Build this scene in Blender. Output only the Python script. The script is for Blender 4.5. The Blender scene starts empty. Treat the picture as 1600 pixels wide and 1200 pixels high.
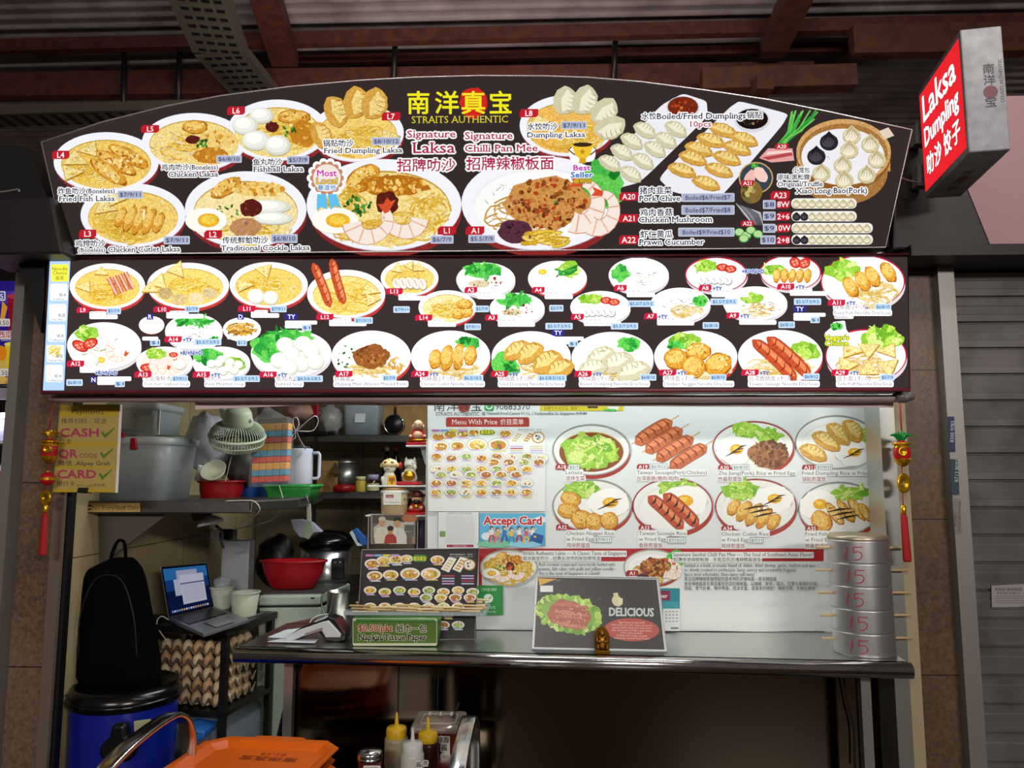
import bpy, math, random
import numpy as np
from mathutils import Vector, Matrix
C = bpy.context.scene.collection
SC = bpy.context.scene
PI = math.pi
# ---------------------------------------------------------------- camera
F = 1202.0; EYE = Vector((0, 0, 1.55)); PITCH = math.radians(6.7); YAW = math.radians(2.0)
cam_d = bpy.data.cameras.new('camera'); cam = bpy.data.objects.new('camera', cam_d); C.objects.link(cam)
cam_d.sensor_fit = 'HORIZONTAL'; cam_d.sensor_width = 36; cam_d.lens = 36*F/1600; cam_d.clip_start = .02
cam.location = EYE; cam.rotation_euler = (PI/2+PITCH, 0, YAW); SC.camera = cam
SC.view_settings.view_transform = 'Standard'; SC.view_settings.look = 'None'
SC.view_settings.exposure = 0.0; SC.view_settings.gamma = 1.0; SC.view_settings.use_curve_mapping = False
RM = np.array(Matrix.Rotation(YAW, 3, 'Z') @ Matrix.Rotation(PI/2+PITCH, 3, 'X'))
EY = np.array(EYE)
# ---------------------------------------------------------------- world + lights
wd = bpy.data.worlds.new('world'); SC.world = wd; wd.use_nodes = True
bg = wd.node_tree.nodes['Background']; bg.inputs[0].default_value = (.30, .235, .20, 1); bg.inputs[1].default_value = .3
def area(name, loc, target, sx, sy, power, col=(1, 1, 1)):
    l = bpy.data.lights.new(name, 'AREA'); l.shape = 'RECTANGLE'; l.size = sx; l.size_y = sy; l.energy = power; l.color = col
    o = bpy.data.objects.new(name, l); C.objects.link(o); o.location = loc
    o.rotation_euler = (Vector(target)-Vector(loc)).to_track_quat('-Z', 'Y').to_euler(); return o
# hall fluorescents hung over the walkway behind the viewer, and the tubes of the stall
area('hall_light', (-1.3, -3.6, 3.1), (-.8, 2.4, 1.0), 1.8, .3, 100, (1, .93, .86))
area('hall_light', (2.5, -3.4, 2.9), (-.4, 2.6, 1.1), 1.8, .3, 130, (1, .93, .86))
area('stall_tube_light', (.3, 2.53, 2.02), (.3, 2.95, 1.2), 1.7, .06, 6, (.93, 1, .97))
area('stall_tube_light', (-.35, 3.2, 2.25), (-.6, 3.3, 0), 1.1, .08, 14, (.95, 1, .95))
area('roof_fill', (-.6, 4.2, 3.1), (-.8, 6.2, 5.2), 2.0, .2, 38, (1, .88, .8))  # added uplight that brightens the roof, not a lamp of the hall
area('roof_fill', (1.6, 1.0, 3.6), (1.2, 6.0, 5.0), 2.0, .2, 45, (1, .88, .8))  # second added uplight, lifts the dark roof from the front
# ---------------------------------------------------------------- pixel -> place
def rays(P):
    P = np.atleast_2d(np.asarray(P, float))
    d = np.stack([(P[:, 0]-800)/F, -(P[:, 1]-600)/F, -np.ones(len(P))], 1)
    return d @ RM.T
def at(x, y, Y):
    d = rays((x, y))[0]; return Vector(EY + d*(Y/d[1]))
def atz(x, y, Z):
    d = rays((x, y))[0]; return Vector(EY + d*((Z-EY[2])/d[2]))
def planemap(p0, n):
    p0 = np.array(p0); n = np.array(n); n = n/np.linalg.norm(n)
    if n @ (EY-p0) < 0: n = -n
    def f(P):
        d = rays(P); t = ((p0-EY) @ n)/(d @ n)
        return EY + d*t[:, None]
    f.n = n; return f
def plane3(a, b, c):
    a, b, c = Vector(a), Vector(b), Vector(c)
    return planemap(a, (b-a).cross(c-a))
def quadmap(o, u, v):     # local x,y (y down from the top-left corner o) in metres along unit u and v
    o, u, v = np.array(o), np.array(Vector(u).normalized()), np.array(Vector(v).normalized())
    n = np.cross(v, u); n = n/np.linalg.norm(n)
    def f(P):
        P = np.atleast_2d(np.asarray(P, float)); return o + P[:, :1]*u + P[:, 1:]*v
    f.n = n; return f
def px(Y):                # metres per pixel at depth Y
    return Y/F
# ---------------------------------------------------------------- colours and materials
def lin(c):
    c = c.lstrip('#')
    if len(c) == 3: c = ''.join(k*2 for k in c)
    r = [int(c[i:i+2], 16)/255 for i in (0, 2, 4)]
    return tuple(k/12.92 if k <= .04045 else ((k+.055)/1.055)**2.4 for k in r)
def mat(name, col, rough=.5, metal=0., trans=0., alpha=1., emit=None, es=1., coat=0., ior=1.45, noise=None, bump=0., bscale=60., spec=.5):
    m = bpy.data.materials.new(name); m.use_nodes = True; nt = m.node_tree; b = nt.nodes['Principled BSDF']
    c = lin(col) if isinstance(col, str) else col
    b.inputs['Base Color'].default_value = (*c, 1); b.inputs['Roughness'].default_value = rough; b.inputs['Metallic'].default_value = metal
    b.inputs['Transmission Weight'].default_value = trans; b.inputs['Alpha'].default_value = alpha; b.inputs['IOR'].default_value = ior
    b.inputs['Coat Weight'].default_value = coat; b.inputs['Specular IOR Level'].default_value = spec
    if emit: b.inputs['Emission Color'].default_value = (*lin(emit), 1); b.inputs['Emission Strength'].default_value = es
    if noise or bump:
        tc = nt.nodes.new('ShaderNodeTexCoord'); nz = nt.nodes.new('ShaderNodeTexNoise'); nz.inputs['Detail'].default_value = 6
        nt.links.new(tc.outputs['Object'], nz.inputs['Vector'])
        if noise:
            sc, c2, lo, hi = noise; nz.inputs['Scale'].default_value = sc
            r = nt.nodes.new('ShaderNodeValToRGB'); r.color_ramp.elements[0].position = lo; r.color_ramp.elements[1].position = hi
            r.color_ramp.elements[0].color = (*c, 1); r.color_ramp.elements[1].color = (*lin(c2), 1)
            nt.links.new(nz.outputs['Fac'], r.inputs[0]); nt.links.new(r.outputs[0], b.inputs['Base Color'])
        if bump:
            n2 = nt.nodes.new('ShaderNodeTexNoise'); n2.inputs['Scale'].default_value = bscale; nt.links.new(tc.outputs['Object'], n2.inputs['Vector'])
            bp = nt.nodes.new('ShaderNodeBump'); bp.inputs['Strength'].default_value = bump; bp.inputs['Distance'].default_value = .01
            nt.links.new(n2.outputs['Fac'], bp.inputs['Height']); nt.links.new(bp.outputs[0], b.inputs['Normal'])
    return m
_mc = {}
def PM(col, rough=.45, **k):      # cached plain material
    key = (col, rough, tuple(sorted(k.items())))
    if key not in _mc: _mc[key] = mat('finish', col, rough, **k)
    return _mc[key]
def printed(name, emit=0., rough=.5, sampled=False, coat=0., grain=0.):
    m = bpy.data.materials.new(name); m.use_nodes = True; nt = m.node_tree; b = nt.nodes['Principled BSDF']
    A_ = nt.nodes.new('ShaderNodeAttribute'); A_.attribute_name = 'Col'; N = nt.nodes.new; L = nt.links.new
    # the grain of a printed photograph: coloured inks are mottled, white and black are not
    tc = N('ShaderNodeTexCoord'); nz = N('ShaderNodeTexNoise'); nz.inputs['Scale'].default_value = grain; nz.inputs['Detail'].default_value = 5; nz.inputs['Roughness'].default_value = .7; L(tc.outputs['Object'], nz.inputs['Vector'])
    hs = N('ShaderNodeSeparateColor'); hs.mode = 'HSV'; L(A_.outputs['Color'], hs.inputs[0])
    mr = N('ShaderNodeMapRange'); mr.inputs[1].default_value = .3; mr.inputs[2].default_value = .7; mr.inputs[3].default_value = -.36*bool(grain); mr.inputs[4].default_value = .36*bool(grain); L(nz.outputs['Fac'], mr.inputs[0])
    sm = N('ShaderNodeMapRange'); sm.inputs[1].default_value = .25; sm.inputs[2].default_value = .7; L(hs.outputs[1], sm.inputs[0])
    ma = N('ShaderNodeMath'); ma.operation = 'MULTIPLY_ADD'; ma.inputs[2].default_value = 1; L(mr.outputs[0], ma.inputs[0]); L(sm.outputs[0], ma.inputs[1])
    mx = N('ShaderNodeMix'); mx.data_type = 'RGBA'; mx.blend_type = 'MULTIPLY'; mx.inputs[0].default_value = 1; L(A_.outputs['Color'], mx.inputs[6]); L(ma.outputs[0], mx.inputs[7])
    class a: outputs = {'Color': mx.outputs[2]}
    if emit:
        e = nt.nodes.new('ShaderNodeEmission'); e.inputs[1].default_value = emit
        nt.links.new(a.outputs['Color'], e.inputs[0]); nt.links.new(e.outputs[0], nt.nodes['Material Output'].inputs[0])
        m.cycles.emission_sampling = 'FRONT' if sampled else 'NONE'
    else:
        nt.links.new(a.outputs['Color'], b.inputs['Base Color']); b.inputs['Roughness'].default_value = rough; b.inputs['Coat Weight'].default_value = coat
    return m
def tiles(name, col, c2, grout, sx, sz, rough=.45, gw=.006, axis='XZ', off=(0, 0), nscale=60):
    """big stone tiles with dark joints, laid in the plane given by axis"""
    m = mat(name, col, rough); nt = m.node_tree; b = nt.nodes['Principled BSDF']; N = nt.nodes.new; L = nt.links.new
    tc = N('ShaderNodeTexCoord'); sp = N('ShaderNodeSeparateXYZ'); L(tc.outputs['Object'], sp.inputs[0])
    def line(src, size, o):
        a = N('ShaderNodeMath'); a.operation = 'ADD'; a.inputs[1].default_value = o+100*size; L(src, a.inputs[0])
        q = N('ShaderNodeMath'); q.operation = 'MODULO'; q.inputs[1].default_value = size; L(a.outputs[0], q.inputs[0])
        k = N('ShaderNodeMath'); k.operation = 'LESS_THAN'; k.inputs[1].default_value = gw; L(q.outputs[0], k.inputs[0]); return k.outputs[0]
    l1 = line(sp.outputs[axis[0]], sx, off[0]); l2 = line(sp.outputs[axis[1]], sz, off[1])
    mx = N('ShaderNodeMath'); mx.operation = 'MAXIMUM'; L(l1, mx.inputs[0]); L(l2, mx.inputs[1])
    nz = N('ShaderNodeTexNoise'); nz.inputs['Scale'].default_value = nscale; nz.inputs['Detail'].default_value = 8; L(tc.outputs['Object'], nz.inputs['Vector'])
    n3 = N('ShaderNodeTexNoise'); n3.inputs['Scale'].default_value = 3; L(tc.outputs['Object'], n3.inputs['Vector'])
    ad = N('ShaderNodeMath'); ad.operation = 'MULTIPLY_ADD'; ad.inputs[1].default_value = .6; L(nz.outputs['Fac'], ad.inputs[0]); 
    hf = N('ShaderNodeMath'); hf.operation = 'MULTIPLY'; hf.inputs[1].default_value = .4; L(n3.outputs['Fac'], hf.inputs[0]); L(hf.outputs[0], ad.inputs[2])
    r = N('ShaderNodeValToRGB'); r.color_ramp.elements[0].position = .35; r.color_ramp.elements[1].position = .65
    r.color_ramp.elements[0].color = (*lin(col), 1); r.color_ramp.elements[1].color = (*lin(c2), 1); L(ad.outputs[0], r.inputs[0])
    mi = N('ShaderNodeMix'); mi.data_type = 'RGBA'; L(mx.outputs[0], mi.inputs[0]); L(r.outputs[0], mi.inputs[6]); mi.inputs[7].default_value = (*lin(grout), 1)
    L(mi.outputs[2], b.inputs['Base Color']); return m
# ---------------------------------------------------------------- mesh builder
class MB:
    def __init__(s): s.v = []; s.f = []; s.sm = []
    def add(s, vs, fs, smooth=False):
        o = len(s.v); s.v += [tuple(p) for p in vs]; s.f += [[i+o for i in f] for f in fs]; s.sm += [smooth]*len(fs); return s
    def hexa(s, a, smooth=False):   # 8 corners: bottom 4 (ccw), top 4
        return s.add(a, [(3, 2, 1, 0), (4, 5, 6, 7), (0, 1, 5, 4), (1, 2, 6, 5), (2, 3, 7, 6), (3, 0, 4, 7)], smooth)
    def box(s, x0, x1, y0, y1, z0, z1):
        return s.hexa([(x0, y0, z0), (x1, y0, z0), (x1, y1, z0), (x0, y1, z0), (x0, y0, z1), (x1, y0, z1), (x1, y1, z1), (x0, y1, z1)])
    def cbox(s, c, d, M=None):      # centre, full size, optional rotation
        h = Vector(d)/2; c = Vector(c); q = []
        for z in (-1, 1):
            for x, y in ((-1, -1), (1, -1), (1, 1), (-1, 1)):
                p = Vector((x*h.x, y*h.y, z*h.z)); q.append(c+(M @ p if M else p))
        return s.hexa(q)
    def bar(s, a, b, w, h, up=(0, 0, 1)):   # rectangular bar from a to b
        a, b = Vector(a), Vector(b); d = (b-a).normalized(); r = d.cross(Vector(up))
        r = r.normalized() if r.length > 1e-5 else Vector((1, 0, 0)); u = r.cross(d)
        q = [p + r*w/2*i + u*h/2*j for p in (a, b) for i, j in ((-1, -1), (1, -1), (1, 1), (-1, 1))]
        return s.hexa(q)
    def prism(s, poly, off, smooth=False):  # planar 3D polygon extruded by the vector off
        n = len(poly); off = Vector(off); vs = [Vector(p) for p in poly]; vs += [p+off for p in vs]
        return s.add(vs, [list(range(n))[::-1], list(range(n, 2*n))] + [(i, (i+1) % n, n+(i+1) % n, n+i) for i in range(n)], smooth)
    def lathe(s, prof, c=(0, 0, 0), n=28, M=None, sx=1., sy=1., cap=True):   # prof: (radius, height)
        c = Vector(c); vs = []; fs = []
        for r, z in prof:
            for i in range(n):
                t = 2*PI*i/n; p = Vector((r*math.cos(t)*sx, r*math.sin(t)*sy, z)); vs.append(c+(M @ p if M else p))
        for j in range(len(prof)-1):
            for i in range(n):
                k = (i+1) % n; fs.append((j*n+i, j*n+k, (j+1)*n+k, (j+1)*n+i))
        if cap:
            if prof[0][0] > 1e-4: fs.append(list(range(n))[::-1])
            if prof[-1][0] > 1e-4: fs.append(list(range((len(prof)-1)*n, len(prof)*n)))
        return s.add(vs, fs, True)
    def ball(s, c, r, n=16, M=None):        # r: radius or (rx, ry, rz)
        r = (r, r, r) if not hasattr(r, '__len__') else r; k = n//2
        M2 = (M if M else Matrix.Identity(3)) @ Matrix.Diagonal(Vector(r))
        return s.lathe([(math.sin(PI*i/k) if 0 < i < k else 1e-5, -math.cos(PI*i/k)) for i in range(k+1)], c, n, M2, cap=False)
    def tube(s, pts, r, n=8, closed=False, flat=1.):
        P = [Vector(p) for p in pts]; m = len(P); vs = []; fs = []; up = None
        for i, p in enumerate(P):
            a = P[(i-1) % m] if closed or i else p; b = P[(i+1) % m] if closed or i < m-1 else p
            d = (b-a).normalized()
            if up is None: up = d.orthogonal().normalized() if abs(d.z) > .95 else Vector((0, 0, 1))
            u = (up-d*up.dot(d)); u = u.normalized() if u.length > 1e-5 else d.orthogonal().normalized(); up = u
            w = d.cross(u); rr = r[i] if hasattr(r, '__len__') else r
            vs += [p + u*math.cos(2*PI*k/n)*rr + w*math.sin(2*PI*k/n)*rr*flat for k in range(n)]
        for i in range(m if closed else m-1):
            j = (i+1) % m
            for k in range(n): fs.append((i*n+k, i*n+(k+1) % n, j*n+(k+1) % n, j*n+k))
        if not closed: fs += [list(range(n))[::-1], list(range((m-1)*n, m*n))]
        return s.add(vs, fs, True)
    def loft(s, rings, cap=True, smooth=True, closed=True):
        n = len(rings[0]); vs = [p for r in rings for p in r]; fs = []
        for j in range(len(rings)-1):
            for i in range(n if closed else n-1): k = (i+1) % n; fs.append((j*n+i, j*n+k, (j+1)*n+k, (j+1)*n+i))
        if cap: fs += [list(range(n))[::-1], list(range((len(rings)-1)*n, len(rings)*n))]
        return s.add(vs, fs, smooth)
    def mesh(s, name, loc):
        me = bpy.data.meshes.new(name); L = Vector(loc)
        me.from_pydata([tuple(Vector(p)-L) for p in s.v], [], s.f)
        me.polygons.foreach_set('use_smooth', s.sm); me.update(); return me
def rrect(w, h, r, n=4):      # rounded rectangle outline centred on 0
    o = []
    for cx, cy, a in ((w/2-r, h/2-r, 0), (-w/2+r, h/2-r, 90), (-w/2+r, -h/2+r, 180), (w/2-r, -h/2+r, 270)):
        for i in range(n+1):
            t = math.radians(a+90*i/n); o.append((cx+r*math.cos(t), cy+r*math.sin(t)))
    return o
def spline(pts, n=8):          # Catmull-Rom
    P = [Vector(p) for p in pts]; P = [P[0]*2-P[1]] + P + [P[-1]*2-P[-2]]; o = []
    for i in range(1, len(P)-2):
        for k in range(n):
            t = k/n; a, b, c, d = P[i-1:i+3]
            o.append(.5*((2*b)+(c-a)*t+(2*a-5*b+4*c-d)*t*t+(3*b-a-3*c+d)*t**3))
    return o+[P[-2]]
def link(name, me, m=None, parent=None, loc=None, bevel=0, seg=2, solid=0, sub=0):
    o = bpy.data.objects.new(name, me); C.objects.link(o)
    if m:
        for k in (m if isinstance(m, (list, tuple)) else [m]): me.materials.append(k)
    if parent: o.parent = parent
    if loc is not None: o.location = loc
    if solid: md = o.modifiers.new('solid', 'SOLIDIFY'); md.thickness = solid; md.offset = 0
    if bevel: md = o.modifiers.new('bevel', 'BEVEL'); md.width = bevel; md.segments = seg; md.limit_method = 'ANGLE'; md.angle_limit = math.radians(40); md.harden_normals = False
    if sub: md = o.modifiers.new('sub', 'SUBSURF'); md.levels = sub; md.render_levels = sub
    return o
def tag(o, label=None, cat=None, group=None, kind=None):
    for k, v in (('label', label), ('category', cat), ('group', group), ('kind', kind)):
        if v: o[k] = v
    return o
class Thing:
    def __init__(s, name, label, cat, loc, group=None):
        s.o = bpy.data.objects.new(name, None); C.objects.link(s.o); s.o.location = loc; s.loc = Vector(loc); s.o.empty_display_size = .05
        tag(s.o, label, cat, group)
    def part(s, name, mb, m, parent=None, label=None, **k):
        o = link(name, mb.mesh(name, s.loc), m, parent or s.o, **k)
        if label: o['label'] = label
        return o
def solo(name, label, cat, mb, m, loc=None, group=None, kind=None, **k):
    if loc is None:
        A = np.array([tuple(p) for p in mb.v]); loc = ((A[:, 0].min()+A[:, 0].max())/2, (A[:, 1].min()+A[:, 1].max())/2, A[:, 2].min())
    o = link(name, mb.mesh(name, loc), m, None, loc, **k); return tag(o, label, cat, group, kind)
def struct(name, mb, m, **k):
    o = link(name, mb.mesh(name, (0, 0, 0)), m, None, (0, 0, 0), **k); o['kind'] = 'structure'; return o
def copy_tree(o, parent=None):
    c = o.copy(); C.objects.link(c)
    if parent: c.parent = parent
    for ch in [x for x in o.children]: copy_tree(ch, c)
    return c
# ---------------------------------------------------------------- printed artwork: flat inks laid over one another on a face
_tc = {}
def glyphs(s, off=0., serif=False):
    key = (s, off, serif)
    if key in _tc: return _tc[key]
    cu = bpy.data.curves.new('t', 'FONT'); cu.body = s; cu.size = 1; cu.resolution_u = 2; cu.offset = off; cu.fill_mode = 'FRONT'
    ob = bpy.data.objects.new('t', cu); me = ob.to_mesh()
    n = len(me.vertices); V = np.zeros(n*3); me.vertices.foreach_get('co', V); V = V.reshape(-1, 3)[:, :2]
    Fc = [tuple(p.vertices) for p in me.polygons]
    if serif and n:
        cnt = {}
        for f in Fc:
            for a, b in zip(f, f[1:]+f[:1]): cnt[(min(a, b), max(a, b))] = cnt.get((min(a, b), max(a, b)), 0)+1
        ex = []
        for (a, b), c in cnt.items():
            if c != 1: continue
            p, q = V[a], V[b]; L = abs(p[0]-q[0])
            if abs(p[1]-q[1]) < .004 and .055 < L < .17:
                y = (p[1]+q[1])/2; x0, x1 = min(p[0], q[0]), max(p[0], q[0])
                up = 1 if y < .3 else -1
                if abs(y) < .02 or y > .5 or y < -.15: ex.append((x0-.055, x1+.055, y, y+up*.05))
        VV = [V]; k = n
        for x0, x1, y0, y1 in ex:
            VV.append(np.array([(x0, y0), (x1, y0), (x1, y1), (x0, y1)])); Fc.append((k, k+1, k+2, k+3)); k += 4
        V = np.concatenate(VV)
    ob.to_mesh_clear(); bpy.data.objects.remove(ob); bpy.data.curves.remove(cu)
    _tc[key] = (V, Fc); return V, Fc
class Art:
    def __init__(s, fmap, z0=0., dz=1.2e-5, rot=0.):
        s.map = fmap; s.z = z0; s.dz = dz; s.v = []; s.zs = []; s.f = []; s.c = []; s.lum = []; s.n = 0; s.rot = rot
    def raw(s, P, faces, col, lum=0):
        P = np.asarray(P, float)
        if len(P) < 3: return
        s.z += s.dz; c = lin(col) if isinstance(col, str) else col
        s.v.append(P); s.zs.append(np.full(len(P), s.z)); s.c.append(np.tile((*c, 1.), (len(P), 1)))
        o = s.n; s.f += [[i+o for i in f] for f in faces]; s.lum += [lum]*len(faces); s.n += len(P)
    def many(s, P, Fc, col, r, n):      # copies around a ring thicken or outline the letters
        d = s.dz; s.dz = 3e-6
        for q in np.arange(n)*2*PI/n: s.raw(P+r*np.array([math.cos(q), math.sin(q)]), Fc, col)
        s.dz = d
    def poly(s, P, col, lum=0): s.raw(P, [list(range(len(P)))], col, lum)
    def rect(s, x0, y0, x1, y1, col, r=0, lum=0):
        if r: s.poly([((x0+x1)/2+a, (y0+y1)/2+b) for a, b in rrect(x1-x0, y1-y0, min(r, (x1-x0)/2.01, (y1-y0)/2.01), 3)], col, lum)
        else: s.poly([(x0, y0), (x1, y0), (x1, y1), (x0, y1)], col, lum)
    def ell(s, x, y, rx, ry, col, rot=0., n=20, lum=0):
        t = np.arange(n)*2*PI/n; a, b = rx*np.cos(t), ry*np.sin(t); c, d = math.cos(rot), math.sin(rot)
        s.poly(np.stack([x+a*c-b*d, y+a*d+b*c], 1), col, lum)
    def blob(s, x, y, rx, ry, col, rot=0., jag=.12, n=14, R=random):
        t = np.arange(n)*2*PI/n; k = np.array([1+R.uniform(-jag, jag) for _ in range(n)])
        a, b = rx*np.cos(t)*k, ry*np.sin(t)*k; c, d = math.cos(rot), math.sin(rot)
        s.poly(np.stack([x+a*c-b*d, y+a*d+b*c], 1), col)
    def stroke(s, P, w, col, taper=False):
        P = np.asarray(P, float); d = np.gradient(P, axis=0); L = np.linalg.norm(d, axis=1, keepdims=True)+1e-9; nn = np.stack([-d[:, 1], d[:, 0]], 1)/L
        n = len(P); ww = (w/2*np.ones((n, 1)) if not taper else (w/2*np.sin(np.linspace(.25, PI-.25, n)))[:, None])
        V = np.concatenate([P+nn*ww, P-nn*ww]); s.raw(V, [(i, i+1, n+i+1, n+i) for i in range(n-1)], col)
    def text(s, t, x, y, size, col, w=None, halo=None, hw=1.2, bold=0., serif=False, align='l', rot=None, box=None, sy=1., shear=0.):
        V, Fc = glyphs(t, 0., serif)
        if len(V) == 0: return 0
        x0, x1 = V[:, 0].min(), V[:, 0].max(); k = (w/(x1-x0)) if w else size
        P = np.stack([(V[:, 0]-x0)*k + V[:, 1]*shear*size, -V[:, 1]*size*sy], 1); W = (x1-x0)*k
        if align == 'c': P[:, 0] -= W/2
        if align == 'r': P[:, 0] -= W
        r = s.rot if rot is None else rot
        if r: P = P @ np.array([[math.cos(r), math.sin(r)], [-math.sin(r), math.cos(r)]])
        P = P+np.array([x, y])
        if box:      # solid backing under each word
            lo = P.min(0); hi = P.max(0); s.rect(lo[0]-hw, lo[1]-hw, hi[0]+hw, hi[1]+hw, box, r=hw*1.2)
        if halo:
            s.many(P, Fc, halo, hw, 10)
        if bold:
            s.many(P, Fc, col, bold*size*.75, 8)
        else: s.raw(P, Fc, col)
        return W
    def clear(s): s.v = []; s.zs = []; s.f = []; s.c = []; s.lum = []; s.n = 0
    def build(s, name, mats, parent=None, origin=(0, 0, 0), label=None):
        if not s.v: return None
        P = np.concatenate(s.v); z = np.concatenate(s.zs); W = s.map(P) + z[:, None]*s.map.n - np.array(origin)
        me = bpy.data.meshes.new(name); me.from_pydata(W.tolist(), [], s.f)
        a = me.color_attributes.new('Col', 'FLOAT_COLOR', 'POINT'); a.data.foreach_set('color', np.concatenate(s.c).ravel())
        for m in mats: me.materials.append(m)
        if len(mats) > 1: me.polygons.foreach_set('material_index', s.lum)
        o = bpy.data.objects.new(name, me); C.objects.link(o)
        if parent: o.parent = parent
        if label: o['label'] = label
        s.clear(); return o
# ---- painted food; x, y centre, w, h half sizes
R = random.Random(7)
def U(a, b): return R.uniform(a, b)
def inell(): t = U(0, 2*PI); r = math.sqrt(R.random()); return r*math.cos(t), r*math.sin(t)
def noodles(a, x, y, w, h, n=44, cols=('#f6d75c', '#edc648', '#fbe894', '#e0b43a'), t=1.6):
    for i in range(n):
        u, v = inell(); cx, cy = x+u*w*.7, y+v*h*.7; r1 = U(.25, .55)*w; r2 = r1*U(.25, .7); a0 = U(0, 2*PI); aa = a0+U(1.2, 3.6); ro = U(-.6, .6)
        T = np.linspace(a0, aa, 8); p = np.stack([cx+r1*np.cos(T)*math.cos(ro)-r2*np.sin(T)*math.sin(ro), cy+(r1*np.cos(T)*math.sin(ro)+r2*np.sin(T)*math.cos(ro))*h/w*1.3], 1)
        p[:, 0] = x+np.clip(p[:, 0]-x, -w, w); k = np.sqrt(np.maximum(0, 1-((p[:, 0]-x)/w)**2))*h; p[:, 1] = y+np.clip(p[:, 1]-y, -k, k)
        a.stroke(p, t*1.6, '#c48f2e'); a.stroke(p, t, R.choice(cols))
def specks(a, x, y, w, h, n, cols, s, rot=0.):
    c, d = math.cos(rot), math.sin(rot)
    for i in range(n):
        u, v = inell(); u *= w; v *= h; k = s*U(.6, 1.4); a.blob(x+u*c-v*d, y+u*d+v*c, k, k*U(.5, 1), R.choice(cols), U(0, 3), .25, 7, R)
def fried(a, x, y, w, h, rot=0.):
    a.blob(x+.4, y+.8, w*1.04, h*1.08, '#a8651a', rot, .07, 18, R); a.blob(x, y, w, h, '#dc9c34', rot, .07, 18, R)
    a.blob(x-.1*w, y-.15*h, w*.8, h*.65, '#efc465', rot, .12, 14, R)
    specks(a, x, y, w*.85, h*.82, int(16+w*.7), ('#f8dd94', '#c07a24', '#e8b65a', '#f3cd74', '#fbe9b4', '#b56c1c'), max(.8, w*.07), rot)
def tofu(a, x, y, w, h, rot=0.):
    T = [rot+k*2*PI/3 for k in range(3)]; P = [(x+w*math.cos(t), y+h*math.sin(t)) for t in T]
    a.poly([(p[0]+.9, p[1]+1.6) for p in P], '#a87722'); a.poly(P, '#d9b65c'); a.poly([(x+(p[0]-x)*.86, y+(p[1]-y)*.86) for p in P], '#f1dc96'); specks(a, x, y, w*.45, h*.45, 9, ('#dfbb60', '#fbf0c0', '#cfa548'), w*.07)
def eggh(a, x, y, w, h):
    a.ell(x+.5, y+.8, w, h, '#cfc6a8'); a.ell(x, y, w, h, '#fffdf3'); a.ell(x+w*.12, y, w*.52, h*.56, '#f0b52e'); a.ell(x+w*.1, y-h*.05, w*.36, h*.36, '#f7d14f')
def fegg(a, x, y, w, h, sauce=True):
    a.blob(x, y+1, w, h, '#c9c7b2', 0, .08, 18, R); a.blob(x, y, w, h, '#fdfdf8', 0, .08, 18, R); a.ell(x+w*.05, y-h*.05, w*.36, h*.36, '#f2b31e'); a.ell(x, y-h*.14, w*.18, h*.13, '#fbd65a')
    if sauce:
        for i in range(3): a.stroke([(x-w*.55+i*w*.3, y+h*.45-i*h*.25), (x-w*.1+i*w*.2, y+h*.15-i*h*.2), (x+w*.3+i*w*.15, y+h*.1-i*h*.22)], h*.13, '#3a1d12', True)
def prawn(a, x, y, w, rot=0., flip=1):
    T = np.linspace(0, PI*1.15, 12); rad = np.linspace(.75, 1, 12)*w; P = np.stack([np.cos(T)*rad, np.sin(T)*rad*flip*.8], 1)
    c, d = math.cos(rot), math.sin(rot); P = P @ np.array([[c, d], [-d, c]])+np.array([x, y])
    ta = P[0]; q = P[0]-P[1]; q = q/np.linalg.norm(q); m = np.array([-q[1], q[0]])
    a.poly([ta-m*w*.12, ta+q*w*.55-m*w*.26, ta+q*w*.42, ta+q*w*.6+m*w*.2, ta+m*w*.12], '#d9532c')
    for k, (cc, ww) in enumerate((('#d08e6e', .86), ('#f8e9de', .78))):
        nn = np.gradient(P, axis=0); nn = np.stack([-nn[:, 1], nn[:, 0]], 1)/np.linalg.norm(nn, axis=1, keepdims=True); hw = (w*ww*np.linspace(.3, 1, 12)**.8*.55)[:, None]
        V = np.concatenate([P+nn*hw, (P-nn*hw)[::-1]]); a.poly(V, cc)
    for i in range(2, 11, 2): a.stroke([P[i]+nn[i]*hw[i]*.95, P[i]-nn[i]*hw[i]*.95], w*.07, '#e6b49c')
def greens(a, x, y, w, h, light=False, n=9):
    cs = ('#8fc43a', '#b7db57', '#d5eb8a', '#6fae2b', '#9ccf48') if light else ('#2f9a3a', '#1e7d2b', '#48b84a', '#67cc55', '#3aa83f')
    a.blob(x, y, w*.9, h*.85, cs[3] if not light else cs[0], 0, .2, 18, R)
    for i in range(n):
        u, v = inell(); a.blob(x+u*w*.75, y+v*h*.7, w*U(.2, .38), h*U(.2, .4), R.choice(cs), U(0, 3), .3, 11, R)
    for i in range(n): 
        u, v = inell(); a.stroke([(x+u*w*.7, y+v*h*.7), (x+u*w*.7+U(-.3, .3)*w, y+v*h*.7+U(-.3, .3)*h)], max(.6, w*.05), cs[2])
def stalks(a, x, y, w, h, n=8):
    for i in range(n): a.stroke([(x-w*.8+U(-.2, .2)*w, y+h*U(-.4, .6)), (x+U(-.3, .3)*w, y+U(-.3, .2)*h), (x+w*.8, y-h*.8+U(0, .6)*h)], h*.16, R.choice(('#2f9a3a', '#57b548', '#a4d66d', '#1e7d2b')))
def mince(a, x, y, w, h, n=40, cols=('#8a5226', '#a8662f', '#6d3d1c', '#bd7d42', '#96592b')):
    a.blob(x, y, w, h, cols[-1], 0, .12, 18, R)
    specks(a, x, y, w*.95, h*.95, int(n*(1.7 if w > 30 else 1)), cols, min(max(1.1, w*.11), 3.6))
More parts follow.
